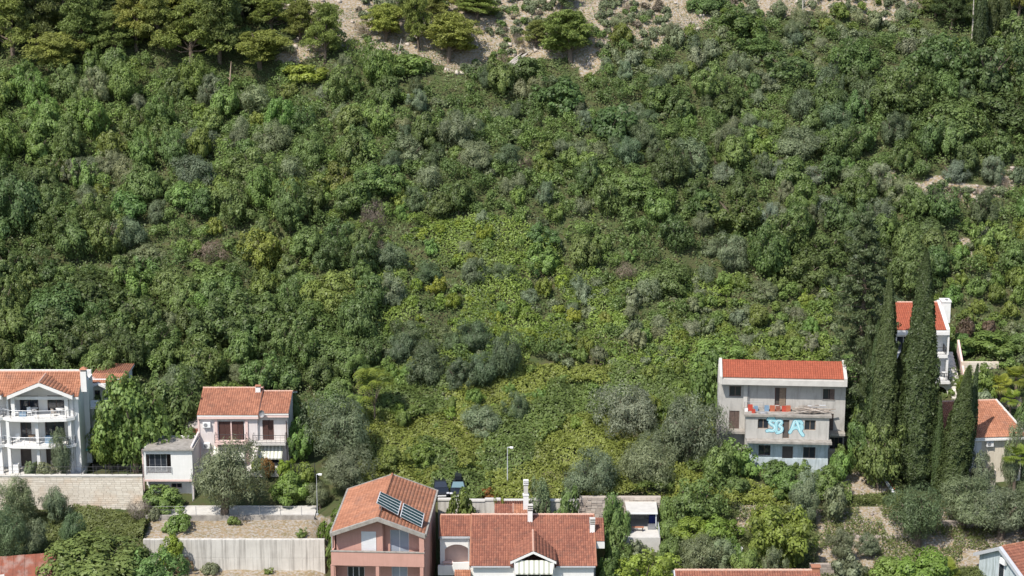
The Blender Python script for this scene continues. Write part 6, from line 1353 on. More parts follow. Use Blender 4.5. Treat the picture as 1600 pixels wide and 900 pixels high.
# trees among the houses: fixed distance
near = [
 ('cypressbig', 1398, 745, 34, 195, 'cypress', 'dense cypress filling the gap between the two tallest', 210.5), ('cypressbig', 1446, 752, 30, 190, 'cypress', 'shorter cypress pressed against the tallest one', 210.0), ('cypressbig', 1362, 735, 30, 236, 'cypress', 'cypress at the foot of the shaggy conifer', 211.2), ('broadbig', 196, 690, 66, 112, 'fresh', 'tall fresh green tree covering the half hidden hillside villa', 212.0), ('broad', 1535, 612, 60, 44, 'fresh', 'green bush in front of the garden terrace wall', 221.5), ('shrub', 1512, 600, 30, 26, 'bright', 'bright bush between the villa stair and the terrace wall', 222), ('broad', 1115, 758, 60, 60, 'mid', 'green bush under the big olives beside the graffiti house', 205.5),
 ('broad', 178, 668, 46, 62, 'fresh', 'fresh green tree before the half hidden hillside villa', 212.5), ('shrub', 1316, 725, 24, 30, 'fresh', 'little bush at the shaded garage corner of the graffiti house', 209.3), ('broad', 472, 655, 36, 44, 'mid', 'green bush behind the shaded side of the pinkish house', 217), ('shrub', 240, 812, 20, 20, 'sage', 'grey weed tuft at the start of the kerb beam', 200.2), ('shrub', 470, 846, 22, 20, 'fresh', 'weed growing at the top of the streaked wall', 196.6), ('shrub', 330, 905, 34, 26, 'sage', 'grey shrub at the foot of the streaked wall', 194.8), ('shrub', 420, 900, 20, 14, 'fresh', 'small weed tuft at the foot of the streaked wall', 194.9),
 ('shrub', 1040, 812, 26, 34, 'fresh', 'green bush at the corner post of the garden shed', 200.5), ('broad', 1044, 848, 36, 40, 'fresh', 'leafy bush against the shed railing', 197.5), ('broad', 1046, 880, 40, 44, 'mid', 'dark green bush between the lime citrus and the shed railing', 193.5), ('shrub', 1000, 872, 34, 30, 'sage', 'grey green shrub below the shed floor', 194.5),
 ('broadbig', 214, 748, 134, 152, 'fresh', 'dense broad green tree between the apartment house and the annex', 207.5), ('broadbig', 265, 690, 110, 108, 'mid', 'pale broad tree behind the grey annex roof', 213), ('broadbig', 172, 735, 70, 90, 'yellowish', 'smaller yellow green tree at the side balconies of the apartment house', 208.5),
 ('olive', 102, 748, 42, 78, 'olive', 'small olive standing before the white balconies', 204.6), ('shrub', 72, 746, 34, 26, 'sage', 'low sage shrub on the white house terrace edge', 204.4), ('shrub', 45, 746, 26, 26, 'olive', 'thin grey shrub beside the terrace pillar', 204.3),
 ('olivebig', 350, 812, 142, 118, 'olive', 'large silver olive on the path in front of the pinkish house', 200.9), ('broad', 262, 797, 72, 42, 'fresh', 'low fresh green hedge bush under the annex', 203.6), ('broad', 455, 796, 72, 62, 'fresh', 'dense green hedge bush under the striped awnings', 204.5), ('shrub', 420, 745, 30, 30, 'orange', 'orange leaved bush under the second striped awning', 208), ('shrub', 402, 742, 26, 26, 'yellowish', 'small yellowish ball bush under the awning', 208.2), ('shrub', 447, 748, 34, 30, 'lime', 'lime bush beside the thin wire fence', 207.8), ('shrub', 480, 752, 40, 30, 'bright', 'bright shrub at the garden lamp', 206.8),
 ('broad', 475, 722, 52, 66, 'fresh', 'fresh green tree against the shaded side of the pinkish house', 211.5), ('olivebig', 530, 712, 112, 88, 'olive', 'wide silvery olive above the garden lamp', 208.5), ('olivebig', 545, 785, 96, 84, 'olive', 'grey olive right behind the salmon house roof', 204.5), ('olive', 500, 800, 40, 46, 'olive', 'small grey bush at the foot of the garden lamp', 203), ('broad', 520, 835, 52, 60, 'bright', 'bright green bush squeezed beside the salmon roof edge', 198.5), ('shrub', 513, 872, 28, 60, 'mid', 'ivy clump over the end of the streaked concrete wall', 195.8),
 ('shrub', 283, 838, 50, 34, 'fresh', 'round green bush on the bare earth bank', 198), ('shrub', 365, 830, 24, 24, 'fresh', 'little green shrub below the large silver olive', 199.4), ('broad', 262, 884, 38, 48, 'lime', 'bright lime bush at the end of the streaked wall', 195.0), ('shrub', 288, 900, 30, 34, 'rustyred', 'pink flowering bush at the foot of the streaked wall', 194.6), ('dryshrub', 222, 834, 40, 54, 'dry', 'clump of dry brown grass at the wall corner', 200.4),
 ('broadbig', 150, 915, 190, 62, 'mid', 'wide flat topped green tree at the bottom edge', 189.5), ('broadbig', 235, 930, 130, 66, 'mid', 'lower flat green tree touching the streaked wall end', 189.0), ('olivebig', 28, 830, 78, 88, 'olive', 'grey olive in front of the stone block wall end', 199), ('olivebig', 10, 890, 80, 100, 'olivedark', 'dark olive at the very bottom left', 193), ('olive', 62, 868, 52, 60, 'olive', 'olive between the rusty shed roof and the bramble bank', 195), ('olive', 92, 820, 46, 58, 'olive', 'thin grey olive at the foot of the stone block wall', 200.5), ('olive', 110, 850, 44, 50, 'olivedark', 'small dark olive in the bramble bank', 196),
 ('shrub', 719, 812, 62, 52, 'fresh', 'ball shaped bush in front of the parked black car', 200.0), ('olive', 846, 806, 46, 58, 'olive', 'grey olive behind the slim tall chimney', 200.6), ('shrub', 880, 812, 46, 48, 'mid', 'dark green bush behind the gabled roof ridge', 199.6), ('shrub', 783, 795, 18, 20, 'yellowish', 'tiny yellow green bush over the outbuilding roof', 200.2), ('shrub', 762, 782, 30, 22, 'orange', 'golden bush on top of the street wall', 203.2),
 ('broad', 962, 836, 48, 64, 'mid', 'pale flowering tree at the corner of the garden shed', 197.2), ('broad', 966, 872, 54, 48, 'mid', 'dense round bush right of the gabled roof', 194), ('broad', 950, 905, 46, 50, 'mid', None, 191), ('broadbig', 1010, 920, 112, 62, 'lime', 'big lime green citrus tree left of the long bottom roof', 189), ('broadbig', 1090, 830, 86, 84, 'dark', 'dark dense tree behind the bright hedge near the shed', 200.5), ('broad', 1075, 852, 60, 44, 'bright', 'bright fig like bush beside the shed', 197), ('broad', 1120, 855, 70, 48, 'bright', 'bright bush in front of the dark dense tree', 196.5), ('broad', 1145, 890, 50, 50, 'fresh', None, 192), ('olivebig', 1092, 905, 92, 66, 'olive', 'silvery olive behind the long bottom roof', 190.5), ('olive', 1130, 895, 56, 54, 'olive', None, 191), ('broad', 1176, 905, 46, 46, 'fresh', 'rounded fig bush beside the white tank', 189), ('olive', 1205, 905, 56, 50, 'olive', None, 189.5), ('broadbig', 1235, 885, 110, 96, 'bright', 'large bright green tree above the clay finial', 192.5), ('broad', 1195, 838, 62, 52, 'bright', None, 197.5), ('olive', 1256, 815, 50, 66, 'olive', 'grey olive behind the large bright tree', 200.0),
 ('olive', 1315, 895, 46, 72, 'olive', 'thin olive on the dry bank left of the stone wall', 193.5), ('olive', 1360, 885, 46, 52, 'olive', None, 194.5), ('shrub', 1330, 905, 66, 40, 'sage', None, 190.5), ('broad', 1440, 920, 96, 58, 'bright', 'bright green bushes at the bottom below the olives', 189.0), ('broad', 1392, 915, 66, 44, 'fresh', None, 190), ('palm', 1480, 890, 50, 30, 'bright', 'low fan palm in the bushes at the bottom', 190.5),
 ('olivebig', 1432, 870, 118, 108, 'olivedark', 'large dark olive above the bare path', 196.0), ('olivebig', 1502, 838, 112, 92, 'olive', 'wide grey olive between the cypresses and the path', 199.5), ('olivebig', 1562, 862, 100, 96, 'olive', 'grey olive above the bottom corner house', 197.5), ('olivebig', 1600, 850, 66, 96, 'olivedark', 'dark olive cut off by the frame above the corner house', 198), ('olive', 1578, 745, 50, 84, 'olive', 'grey olive before the cream villa wall', 206), ('olive', 1536, 755, 46, 48, 'olive', 'small olive under the villa air conditioner', 205.5), ('palm', 1588, 712, 56, 38, 'lime', 'yellowish fan palm beside the cream villa', 205.5),
 ('palm', 1562, 600, 46, 40, 'lime', 'fan palm in the terrace garden behind the faded tile roof', 221), ('palm', 1588, 588, 50, 42, 'lime', 'taller fan palm at the frame edge in the terrace garden', 222.5), ('palm', 1580, 622, 40, 30, 'lime', 'lowest fan palm of the terrace garden', 219.5),
 ('cypressbig', 1428, 772, 56, 384, 'cypress', 'tallest cypress covering the middle of the red roof', 208.0), ('cypressbig', 1376, 752, 38, 330, 'cypress', 'second tall cypress beside the shaggy conifer', 209.5), ('cypressbig', 1350, 700, 26, 210, 'cypress', 'slender shorter cypress in front of the shaggy conifer', 212.0), ('cypressbig', 1402, 720, 20, 185, 'cypress', 'thin dark cypress hidden between the two tall ones', 211), ('cypress', 1406, 705, 16, 150, 'cypress', None, 213), ('cypress', 1462, 768, 20, 150, 'cypress', 'narrow cypress at the corner of the faded tile villa', 207.2),
 ('cypressbig', 1484, 770, 42, 200, 'cypress', 'broad cypress leaning over the faded tile villa', 205.8), ('cypress', 1502, 706, 24, 138, 'cypress', 'leaning twin cypress in front of the villa roof', 207.8), ('cedar', 1338, 738, 128, 412, 'cedar', 'huge shaggy dark conifer behind the graffiti house', 214.5),
 ('broadbig', 1372, 745, 78, 80, 'mid', 'ivy smothered tree at the foot of the tall cypresses', 206.8), ('broad', 1352, 722, 46, 64, 'mid', 'leafy green bush at the right corner of the graffiti house', 209), ('broad', 1362, 660, 60, 60, 'fresh', None, 211.5), ('broad', 1452, 760, 34, 60, 'fresh', None, 208.8),
 ('broad', 1280, 768, 60, 44, 'fresh', 'shrubby tree under the graffiti house cellar window', 205), ('broad', 1232, 770, 60, 40, 'fresh', None, 204), ('broad', 1310, 745, 44, 40, 'fresh', None, 207), ('shrub', 1165, 735, 60, 34, 'fresh', None, 208), ('shrub', 1140, 712, 50, 26, 'fresh', None, 208.5), ('shrub', 1215, 744, 60, 22, 'mid', None, 207.6), ('shrub', 1250, 748, 40, 26, 'fresh', None, 207.8), ('broad', 1150, 775, 44, 32, 'mid', None, 205), ('shrub', 1300, 800, 50, 40, 'sage', None, 200.5),
 ('olive', 1262, 775, 40, 40, 'silver', None, 204), ('sumac', 585, 650, 84, 84, 'bright', 'tree with long drooping fronds beside the pinkish house', 217), ('sumac', 560, 600, 50, 50, 'fresh', None, 221), ('sumac', 555, 660, 60, 46, 'fresh', None, 216), ('broad', 1125, 600, 60, 50, 'mid', None, 217), ('shrub', 1508, 522, 34, 26, 'rustyred', 'reddish brown shrub beside the chimney of the red roofed villa', 234), ('shrub', 1545, 518, 26, 18, 'rustyred', 'smaller reddish shrub on the garden terrace', 234.5), ('broad', 1540, 560, 90, 42, 'fresh', 'clipped green bushes above the white garden wall', 230), ('broad', 1590, 560, 60, 40, 'mid', None, 230),
 ('broad', 1505, 560, 40, 40, 'fresh', None, 231), ('shrub', 1530, 635, 60, 24, 'sage', None, 219), ('broad', 1590, 660, 50, 50, 'mid', None, 214), ('broad', 615, 740, 60, 40, 'yellowish', None, 208), ('broad', 660, 730, 50, 36, 'yellowish', None, 209),
]
for h_ in near:
    lean = (0, rad(5)) if 'leaning' in (h_[6] or '') and h_[0][:7] == 'cypress' else (0, 0)
    put(h_[0], h_[1], h_[2], h_[3], h_[4], h_[5], h_[6], Y=h_[7], lean=lean)
HOUSES_XY = [(-74, -44.5, 202.9, 216.5), (-46, -40, 202.9, 223), (-41, -33, 203, 211.5), (-34.5, -22.5, 204.5, 220.5), (-19, -8, 180, 202), (-9, 10, 180, 202.0), (23, 38.5, 206, 218.5), (40, 49.5, 221, 236.5), (42, 52, 213.5, 221), (43, 58, 203.5, 219), (11, 17, 194, 203)]
def in_house_zone(x, y, m=0.):
    r = np.zeros(np.shape(x), bool)
    for a, b, c, d in HOUSES_XY: r |= (x > a - m) & (x < b + m) & (y > c - m) & (y < d + m)
    return r
# --- the rest of the wooded slope, thinned where stones or brambles show
def mix_at(u, v, n, rock):
    """what grows at a place of the slope: [(kind, tint, weight)], keep probability, mean width in metres"""
    if 560 < u < 1310 and v > 575: return [('shrub', 'bright', 3), ('shrub', 'fresh', 4), ('shrub', 'yellowish', 2), ('tuft', 'sage', 1), ('broad', 'fresh', .5), ('dryshrub', 'dry', .4)], .34, 1.9
    if 1290 < u and 505 < v: return [('shrub', 'fresh', 2), ('shrub', 'sage', 1)], .4, 1.6
    if rock: return [('shrub', 'sage', 3), ('tuft', 'sage', 3), ('shrub', 'mid', 1.5), ('dryshrub', 'dry', 2), ('tuft', 'yellowish', 1), ('shrub', 'olive', 2)], .88, 1.9
    if v < 115 and u < 450: return [('pine', 'pine', 1), ('pine', 'pinedark', 1), ('broad', 'mid', 4), ('shrub', 'pine', 3), ('shrub', 'mid', 3), ('olive', 'olive', 2)], .8, 3.2
    if v < 135 and u > 900: return [('shrub', 'sage', 2), ('shrub', 'yellowish', 2), ('broad', 'mid', 1.5), ('olive', 'olive', 2), ('tuft', 'sage', 2)], .85, 2.4
    if u > 1280 and v < 270: return [('broad', 'deep', 2), ('broad', 'dark', 5), ('broad', 'mid', 3), ('olive', 'olivedark', .7)], .95, 3.9
    if u > 1480 and v > 300: return [('shrub', 'yellowish', 4), ('shrub', 'fresh', 3), ('broad', 'mid', 3), ('shrub', 'sage', 1)], .9, 2.7
    if 600 < u < 900 and 350 < v < 545: return [('shrub', 'lime', 5), ('shrub', 'bright', 5), ('broad', 'fresh', 1), ('shrub', 'fresh', 3), ('tuft', 'sage', 1)], .5, 2.0
    if 880 < u < 1300 and v > 440: return [('shrub', 'yellowish', 3), ('shrub', 'fresh', 3), ('tuft', 'sage', 2), ('broad', 'mid', 2), ('shrub', 'sage', 2), ('shrub', 'bright', 2), ('broad', 'fresh', 1)], .75, 2.2
    if u < 600:
        if v > 400 and n > .4 or (u < 110 and v > 270): return [('broad', 'dark', 5), ('broad', 'deep', 2), ('broad', 'mid', 5), ('olive', 'olive', .5)], .95, 3.8
        if v > 330 and u > 380: return [('broad', 'yellowish', 3), ('broad', 'mid', 3), ('broad', 'dark', 2)], .95, 3.7
        return ([('broad', 'mid', 5), ('broad', 'fresh', 6), ('olive', 'olive', 1.2), ('broad', 'dark', 1), ('shrub', 'yellowish', 1), ('tuft', 'sage', 1)] if n > .42 else [('broad', 'fresh', 3), ('olive', 'sage', 1.3), ('shrub', 'mid', 2), ('broad', 'mid', 3), ('broad', 'yellowish', 1)]), .95, 3.5
    if u > 1050 and 280 < v < 470: return [('broad', 'dark', 5), ('broad', 'deep', 2), ('olive', 'olive', 1.5), ('broad', 'mid', 2), ('olive', 'silver', .6)], .92, 3.6
    if n > .55: return [('broad', 'dark', 3), ('broad', 'mid', 4), ('olive', 'olivedark', 1.5), ('tuft', 'sage', 1)], .92, 2.9
    return [('shrub', 'fresh', 3), ('broad', 'mid', 2), ('broad', 'fresh', 2), ('tuft', 'sage', 1.5), ('olive', 'olive', 1.4), ('shrub', 'yellowish', 1.5), ('dryshrub', 'dry', .5), ('shrub', 'dark', 1)], .88, 2.4
R = random.Random(77)
cell = {}
def near_ok(x, y, r):
    for i in range(int((x - 6) // 3), int((x + 6) // 3) + 1):
        for j in range(int((y - 6) // 3), int((y + 6) // 3) + 1):
            for (a, b, c) in cell.get((i, j), ()):
                if (a - x) ** 2 + ((b - y) * 1.05) ** 2 < ((r + c) * OVER) ** 2: return False
    return True
def mark(x, y, r): cell.setdefault((int(x // 3), int(y // 3)), []).append((x, y, r))
OVER = .66
for p in PLANTS:
    mark(p['x'], p['y'], p['r'] * .9)
    if p['nm'] == 'pine_tree' and p['y'] > 240 and p['x'] > -30: mark(p['x'], p['y'] - p['r'] * 1.1, p['r'] * .8)
fill = []
for pass_, (n, f, OVER) in enumerate(((3500, 1.25, .70), (9000, 1.0, .62), (12000, .72, .60))):
    rg = np.random.RandomState(60 + pass_); Y_ = rg.uniform(215, 308, n); X_ = rg.uniform(-.275, .275, n) * Y_; Z_ = H(X_, Y_); U_, V_a = proj(X_, Y_, Z_); N_ = vnoise(U_, V_a, 60, 21); RK = rockiness(X_, Y_, Z_) > .5
    ok = ~in_house_zone(X_, Y_, .9) & (V_a > -70) & (U_ > -60) & (U_ < 1660)
    for x, y, u, v, nn_, rk in zip(X_[ok], Y_[ok], U_[ok], V_a[ok], N_[ok], RK[ok]):
        x, y = float(x), float(y); mix, keep, wm = mix_at(u, v, nn_, rk)
        if rk and nn_ < .30 and keep > .8: continue
        if R.random() > keep:
            if keep < .7 and R.random() < .35: mark(x, y, wm * .45)
            continue
        k = R.choices(mix, [m[2] for m in mix])[0]; w = wm * f * R.uniform(.8, 1.3)
        if k[0] in ('shrub', 'tuft', 'dryshrub'): w *= .85
        if not near_ok(x, y, w / 2): continue
        mark(x, y, w / 2); fill.append((x, y, w, k[0], k[1]))
fill.sort(key=lambda f: -f[2] / f[1])
LIM = dict(broadleaf_tree=180, shrub=215, olive_tree=110, round_bush=70, dry_bush=30, pine_tree=20); cnt = {}; extra = []
for x, y, w, kd, tn in fill:
    nm = KN[kd][0]; cnt[nm] = cnt.get(nm, 0) + 1
    asp = dict(broad=(.85, 1.2), shrub=(.7, 1.0), tuft=(.75, 1.05), olive=(.8, 1.1), dryshrub=(.6, .9), pine=(1.2, 1.6))[kd]; hh = w * R.uniform(*asp)
    if cnt[nm] > LIM[nm]: extra.append((x, y, w, hh, tn)); continue
    plant(kd if not (kd == 'broad' and w > 4.6) else 'broadbig', x, y, w, hh + (.15 * w if kd != 'pine' else 0), tn, z=h1(x, y) - (.15 * w if kd != 'pine' else 0))
print('plants', len(PLANTS), cnt, 'in the mass', len(extra))
def scrub_mass():
    """the small crowns that fill the gaps, one object for each leaf colour"""
    rng = np.random.RandomState(5); by = {}
    for e in extra: by.setdefault(e[4], []).append(e)
    for tn, L in by.items():
        P, N, W_, S_ = [], [], [], []
        for x, y, w, hh, _ in L:
            z0 = h1(x, y) - .2 * w; nc = 7
            for c_ in range(nc):
                d0 = unit(rng, 1)[0]; d0[2] = abs(d0[2]); c = np.array([x, y, z0 + hh * .4]) + d0 * np.array([w * .3, w * .3, hh * .35]); m = int(34 + 12 * w); d = unit(rng, m) + d0 * .4; d /= np.linalg.norm(d, axis=1)[:, None]; r = w * rng.uniform(.18, .27)
                P.append(c + d * (r * rng.uniform(.6, 1.08, m))[:, None]); N.append(d + np.array([0, 0, .3]) + rng.normal(size=(m, 3)) * .45); W_.append(np.clip(.5 + rng.normal(0, .2) + rng.normal(0, .15, m), 0, 1))
        P, N, W_ = np.concatenate(P), np.concatenate(N), np.concatenate(W_); s = .15 * rng.uniform(.65, 1.25, len(P)); V, F = quads(P, N, s * .55, s, rng)
        o = link('hillside_scrub', npmesh('hillside_scrub', V, F, W_, M['leaf']), kind='stuff', label=f'{CW[tn]} scrub filling the gaps between the trees of the slope'); o['category'] = 'scrub'; o.color = (*TINT[tn], 1)
scrub_mass()
# trees over the brow and outside the frame so the grove does not stop at its edge
# --- labels: what it is, where it stands
LM = [(-52, 210, 'the apartment house'), (-36.5, 206, 'the grey roofed annex'), (-29, 213, 'the pinkish house'), (-13, 206, 'the salmon house'), (0, 204, 'the gabled house'), (30.5, 213, 'the graffiti house'), (45, 228, 'the red roofed villa'), (51, 212, 'the faded tile villa'), (14, 199, 'the garden shed')]
g_ = lambda u, v: ground(u, v)
for u, v, nm in ((800, 105, 'the fallen log'), (892, 138, 'the brightest pine'), (700, 122, 'the wide flat pine'), (359, 146, 'the broken pine stump'), (508, 125, 'the slender pine'), (92, 155, 'the spreading yellow pine'), (1530, 82, 'the three slim cypresses'), (1137, 198, 'the rounded very dark tree'), (1090, 300, 'the leaning grey olive'),
                 (1245, 268, 'the wide sage olive'), (1487, 302, 'the silver umbrella olive'), (1338, 420, 'the shaggy conifer tip'), (735, 458, 'the three round dark olives'), (715, 622, 'the dark olive row'), (585, 372, 'the bare gully shrub'), (712, 250, 'the half bare olive'), (335, 430, 'the bare greyish shrub'), (1205, 40, 'the rubble slope'), (1155, 590, 'the graffiti house roof'), (950, 235, 'the big dark upper tree'), (240, 440, 'the pale western olive'), (1040, 480, 'the dark tree mid slope'), (640, 560, 'the upper dark olive cluster'), (300, 305, 'the upper western olive')):
    p = ground(u, v); LM.append((p.x, p.y, nm))
used = set(); grp = {}
for p in PLANTS:
    if p['label']: used.add(p['label']); continue
    best = min(LM, key=lambda L: (L[0] - p['x']) ** 2 + (L[1] - p['y']) ** 2); dx, dy = p['x'] - best[0], p['y'] - best[1]
    d = math.hypot(dx, dy); far = 'just' if d < 4.5 else ('a little' if d < 11 else 'well')
    if abs(dy) > 1.2 * abs(dx): rel = f'{far} {"uphill" if dy > 0 else "downhill"} of'
    else:
        rel = f'{far} {"right" if dx > 0 else "left"} of' if abs(dx) > 2.2 * abs(dy) else f'{"uphill" if dy > 0 else "downhill"} and {"right" if dx > 0 else "left"} of'
    p['key'] = (f"{CW[p['tint']]} {p['ph']}", f"{rel} {best[2]}"); p['d'] = d; grp.setdefault(p['key'], []).append(p)
LM = [L for L in LM]
RANK = ['largest', 'second largest', 'third largest', 'fourth largest', 'fifth largest', 'sixth largest', 'seventh largest', 'eighth largest', 'ninth largest', 'tenth largest', 'eleventh largest', 'twelfth largest', 'thirteenth largest', 'fourteenth largest', 'fifteenth largest', 'sixteenth largest', 'seventeenth largest', 'smallest']
for (a, b), ps in grp.items():
    if len(ps) == 1: ps[0]['label'] = f'{a} {b}'; continue
    ps.sort(key=lambda p: -p['r'])
    for i, p in enumerate(ps): p['label'] = f'{RANK[min(i, 17)]} {a} {b}'
GR = dict(broadleaf_tree='broadleaf trees on the hillside', shrub='shrubs on the hillside', olive_tree='olive trees', round_bush='feathery bushes on the hillside', dry_bush='dry bushes', pine_tree='pines at the top of the slope', cypress_tree='cypresses', palm_tree='fan palms', conifer_tree=None, tree_of_heaven='trees with drooping fronds')
for p in PLANTS:
    p['o']['label'] = p['label']
    if GR.get(p['nm']): p['o']['group'] = GR[p['nm']]

# --- undergrowth, brambles, dry grass, stones: masses nobody could count
def cover(name, label, cat, n, box, keep, size, asp, up, hfun, tintf, mat='leaf', seed=0, color=(1, 1, 1, 1)):
    rng = np.random.RandomState(seed); x = rng.uniform(-.285, .285, n) * box[1] if box[2] is None else rng.uniform(box[2], box[3], n); y = rng.uniform(box[0], box[1], n)
    z_ = H(x, y); u, v = proj(x, y, z_); k = keep(x, y, u, v, rng); x, y, z_, u, v = x[k], y[k], z_[k], u[k], v[k]; m = len(x)
    hh = hfun(x, y); e = .25; gx = (hfun(x + e, y) + H(x + e, y) - hh - z_) / e; gy = (hfun(x, y + e) + H(x, y + e) - hh - z_) / e
    N = np.stack([-gx, -gy, np.ones(m)], 1); N /= np.linalg.norm(N, axis=1)[:, None]; N = N * (up + .25) + rng.normal(size=(m, 3)) * .36
    P = np.stack([x, y, z_ + hh - rng.rand(m) ** 1.5 * np.minimum(hh, .5)], 1); s = size * rng.uniform(.6, 1.3, m)
    V, F = quads(P, N, s * asp, s, rng); me = npmesh(name, V, F, np.clip(tintf(x, y, rng), 0, 1), M[mat]); o = link(name, me, kind='stuff', label=label); o.color = color; o['category'] = cat; return o
def hum(sc_, a, seed): return lambda x, y: np.clip(vnoise(x, y, sc_, seed) * 1.2 - .1, 0, 1) ** 1.2 * a + vnoise(x, y, sc_ * .3, seed + 1) * a * .35 + .05
rng0 = np.random.RandomState(1)
def not_house(x, y): return ~in_house_zone(x, y, .2)
hf = hum(3.2, 1.5, 31)
clim = lambda x, y, u, v, r: not_house(x, y) & (((u > 590) & (u < 930) & (v > 345) & (v < 600)) | ((u > 860) & (u < 1300) & (v > 440) & (v < 590))) & (vnoise(x, y, 4, 66) > .42)
cover('climbing_brambles', 'bright brambles creeping up between the bushes of the middle slope', 'brambles', 330000, (216, 262, None, None), clim, .15, .55, .9, hum(2.0, 1.5, 67), lambda x, y, r: .5 + .6 * (vnoise(x, y, 3, 68) - .5) + r.normal(0, .18, len(x)), seed=11, color=(.225, .305, .062, 1))
cover('undergrowth', 'low mixed undergrowth between the trees of the hillside', 'undergrowth', 340000, (214, 312, None, None),
      lambda x, y, u, v, r: not_house(x, y) & (r.rand(len(x)) < np.where(rockiness(x, y) > .5, .16 * (vnoise(x, y, 4, 40) > .52), .82)) & ~((v > 560) & (u > 560) & (u < 1320)), .16, .55, .9, hf, lambda x, y, r: .5 + .6 * (vnoise(x, y, 5, 33) - .5) + r.normal(0, .18, len(x)), seed=1, color=(.130, .185, .058, 1))
hb = hum(1.7, 1.2, 51)
bram = lambda x, y, u, v, r: not_house(x, y) & (((u > 560) & (u < 1330) & (v > 545 + 90 * (vnoise(x, y, 6, 64) - .5)) & (v > 560 - 40 * vnoise(x, y, 3, 65)) & (y > 202.6) & ~((u > 1180) & (y > 216))) & (r.rand(len(x)) < np.where(rockiness(x, y) > .5, .14, 1)))
cover('bramble_thicket', 'yellow green bramble thicket covering the lower slope above the street wall', 'brambles', 150000, (202, 226, -19, 38), lambda x, y, u, v, r: bram(x, y, u, v, r) & (vnoise(x, y, 5, 60) > .36), .15, .55, .9, hb, lambda x, y, r: .5 + .7 * (vnoise(x, y, 3, 53) - .5) + r.normal(0, .18, len(x)), seed=2, color=(.205, .275, .060, 1))
cover('vine_cover', 'darker green creepers between the brambles on the lower slope', 'creepers', 110000, (202, 226, -19, 38), lambda x, y, u, v, r: bram(x, y, u, v, r) & (vnoise(x, y, 5, 60) < .46), .16, .6, .9, hum(2.6, 1.5, 55), lambda x, y, r: .5 + .6 * (vnoise(x, y, 2, 54) - .5) + r.normal(0, .18, len(x)), seed=3, color=(.135, .205, .055, 1))
cover('garden_scrub', 'scrubby ground plants around the olives in the lower gardens', 'ground plants', 150000, (184, 214, 10, 60), lambda x, y, u, v, r: not_house(x, y) & (r.rand(len(x)) < np.where(rockiness(x, y) > .5, .65 * (vnoise(x, y, 2.4, 41) > .56), .85)) & ~bram(x, y, u, v, r), .13, .5, .8, hum(2.5, .7, 57), lambda x, y, r: .5 + .6 * (vnoise(x, y, 2, 54) - .5) + r.normal(0, .18, len(x)), seed=4, color=(.135, .175, .055, 1))
cover('bramble_bank', 'bramble and fern bank below the stone block wall', 'brambles', 95000, (184, 203, -62, -38.6), lambda x, y, u, v, r: np.ones(len(x), bool) & (y < 202.4 - .5 * vnoise(x, y, 2, 9)), .15, .5, .9, hum(2.6, 1.2, 59), lambda x, y, r: .5 + .6 * (vnoise(x, y, 2, 58) - .5) + r.normal(0, .18, len(x)), seed=5, color=(.140, .180, .055, 1))
cover('dry_stalks', 'dry stalks and dead grass showing through the brambles', 'dry grass', 70000, (202, 250, -19, 38), lambda x, y, u, v, r: not_house(x, y) & (u > 560) & (u < 1310) & (v > 420) & (vnoise(x, y, 3.4, 96) > .66), .13, .16, .4, hum(2.0, 1.2, 55), lambda x, y, r: r.rand(len(x)), seed=16, color=(.30, .26, .15, 1))
cover('meadow_grass', 'rough grass of the lowest yards in front of the houses', 'grass', 120000, (150, 192, -70, 70), lambda x, y, u, v, r: not_house(x, y) & (vnoise(x, y, 4, 97) > .3), .16, .3, .5, hum(2.4, .35, 98), lambda x, y, r: r.rand(len(x)), seed=17, color=(.13, .17, .055, 1))
cover('dry_grass', 'dry straw coloured grass on the bare and stony ground', 'grass', 110000, (184, 312, None, None), lambda x, y, u, v, r: not_house(x, y) & (rockiness(x, y) > .5) & (r.rand(len(x)) < np.where(vnoise(x, y, 2.2, 71) > .5, .9, .25)) & ~((y > 200.4) & (y < 204.2) & (x < -18)) & ~((x < -18) & (y < 205) & (r.rand(len(x)) < .7)), .12, .18, .3, lambda x, y: .08 + .1 * vnoise(x, y, 1, 3), lambda x, y, r: r.rand(len(x)), seed=6, color=(.30, .235, .14, 1))
cover('slope_tufts', 'short green weeds between the stones of the upper slope', 'weeds', 160000, (262, 312, None, None), lambda x, y, u, v, r: (rockiness(x, y) > .5) & (vnoise(x, y, 3.1, 73) > .47), .12, .4, .5, lambda x, y: .15 + .5 * np.clip(vnoise(x, y, 3.1, 73) - .45, 0, 1) * 2.5, lambda x, y, r: r.rand(len(x)), seed=7, color=(.16, .18, .085, 1))
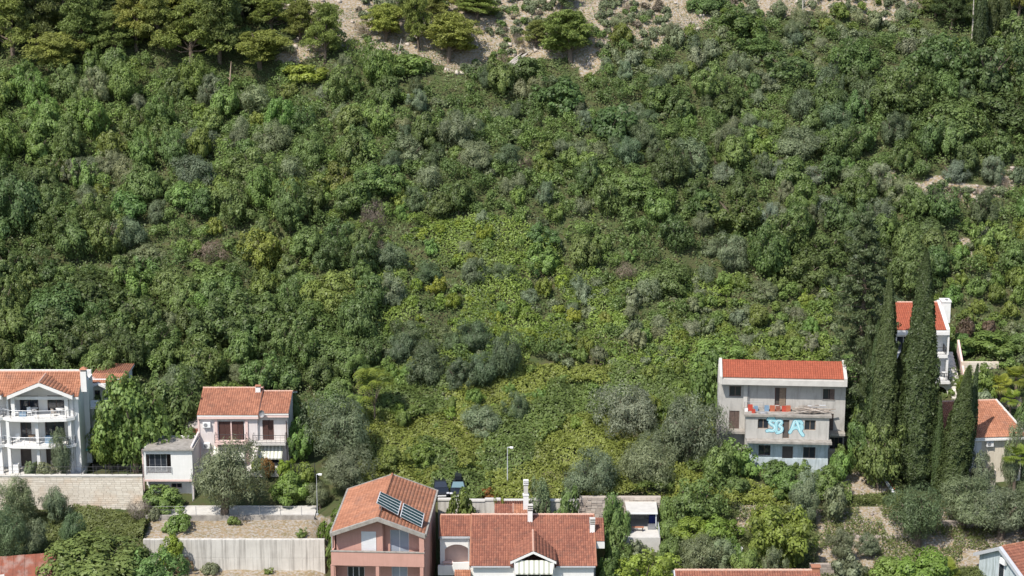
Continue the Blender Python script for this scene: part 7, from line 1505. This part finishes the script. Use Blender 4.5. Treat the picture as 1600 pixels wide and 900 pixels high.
def stones(name, label, n, keep, smin, smax, seed, mat='rockpale', yr_=(184, 312)):
    rng = np.random.RandomState(seed); x = rng.uniform(-.285, .285, n) * yr_[1]; y = rng.uniform(*yr_, n); z_ = H(x, y); u, v = proj(x, y, z_); k = keep(x, y, u, v, rng); x, y, z_ = x[k], y[k], z_[k]; m = len(x)
    s = smin + (smax - smin) * rng.rand(m) ** 4; cube = np.array([[-1, -1, -1], [1, -1, -1], [1, 1, -1], [-1, 1, -1], [-.7, -.7, 1], [.7, -.7, 1], [.7, .7, 1], [-.7, .7, 1]]) * .5
    V = cube[None] * (1 + rng.uniform(-.3, .3, (m, 8, 3))); a = rng.uniform(0, 6.28, m); ca, sa = np.cos(a)[:, None], np.sin(a)[:, None]
    V = np.stack([V[..., 0] * ca - V[..., 1] * sa, V[..., 0] * sa + V[..., 1] * ca, V[..., 2] * rng.uniform(.4, .9, m)[:, None]], 2) * s[:, None, None] + np.stack([x, y, z_ + s * .1], 1)[:, None]
    f = np.array([[3, 2, 1, 0], [4, 5, 6, 7], [0, 1, 5, 4], [1, 2, 6, 5], [2, 3, 7, 6], [3, 0, 4, 7]]); F = (f[None] + (np.arange(m) * 8)[:, None, None]).reshape(-1, 4)
    o = link(name, npmesh(name, V.reshape(-1, 3), F, np.repeat(rng.rand(m), 6), M[mat]), kind='stuff', label=label); o['category'] = 'stones'; return o
stones('rubble', 'pale limestone rubble scattered on the bare upper slope', 30000, lambda x, y, u, v, r: (rockiness(x, y) > .5) & (y > 230) & (r.rand(len(x)) < np.where(vnoise(x, y, 3, 80) > .5, .8, .12)), .12, .8, 8)
stones('bank_rubble', 'small stones on the dry banks beside the bare path', 12000, lambda x, y, u, v, r: (rockiness(x, y) > .5) & (y < 212) & (x > 10) & (r.rand(len(x)) < np.where(vnoise(x, y, 2, 81) > .5, .7, .1)), .08, .35, 9, 'rubble', (186, 212))
stones('bank_rubble', 'rusty brown fallen stones on the bank below the cypresses', 1600, lambda x, y, u, v, r: (u > 1300) & (u < 1410) & (v > 785) & (v < 830), .12, .4, 12, 'rubble', (196, 206))
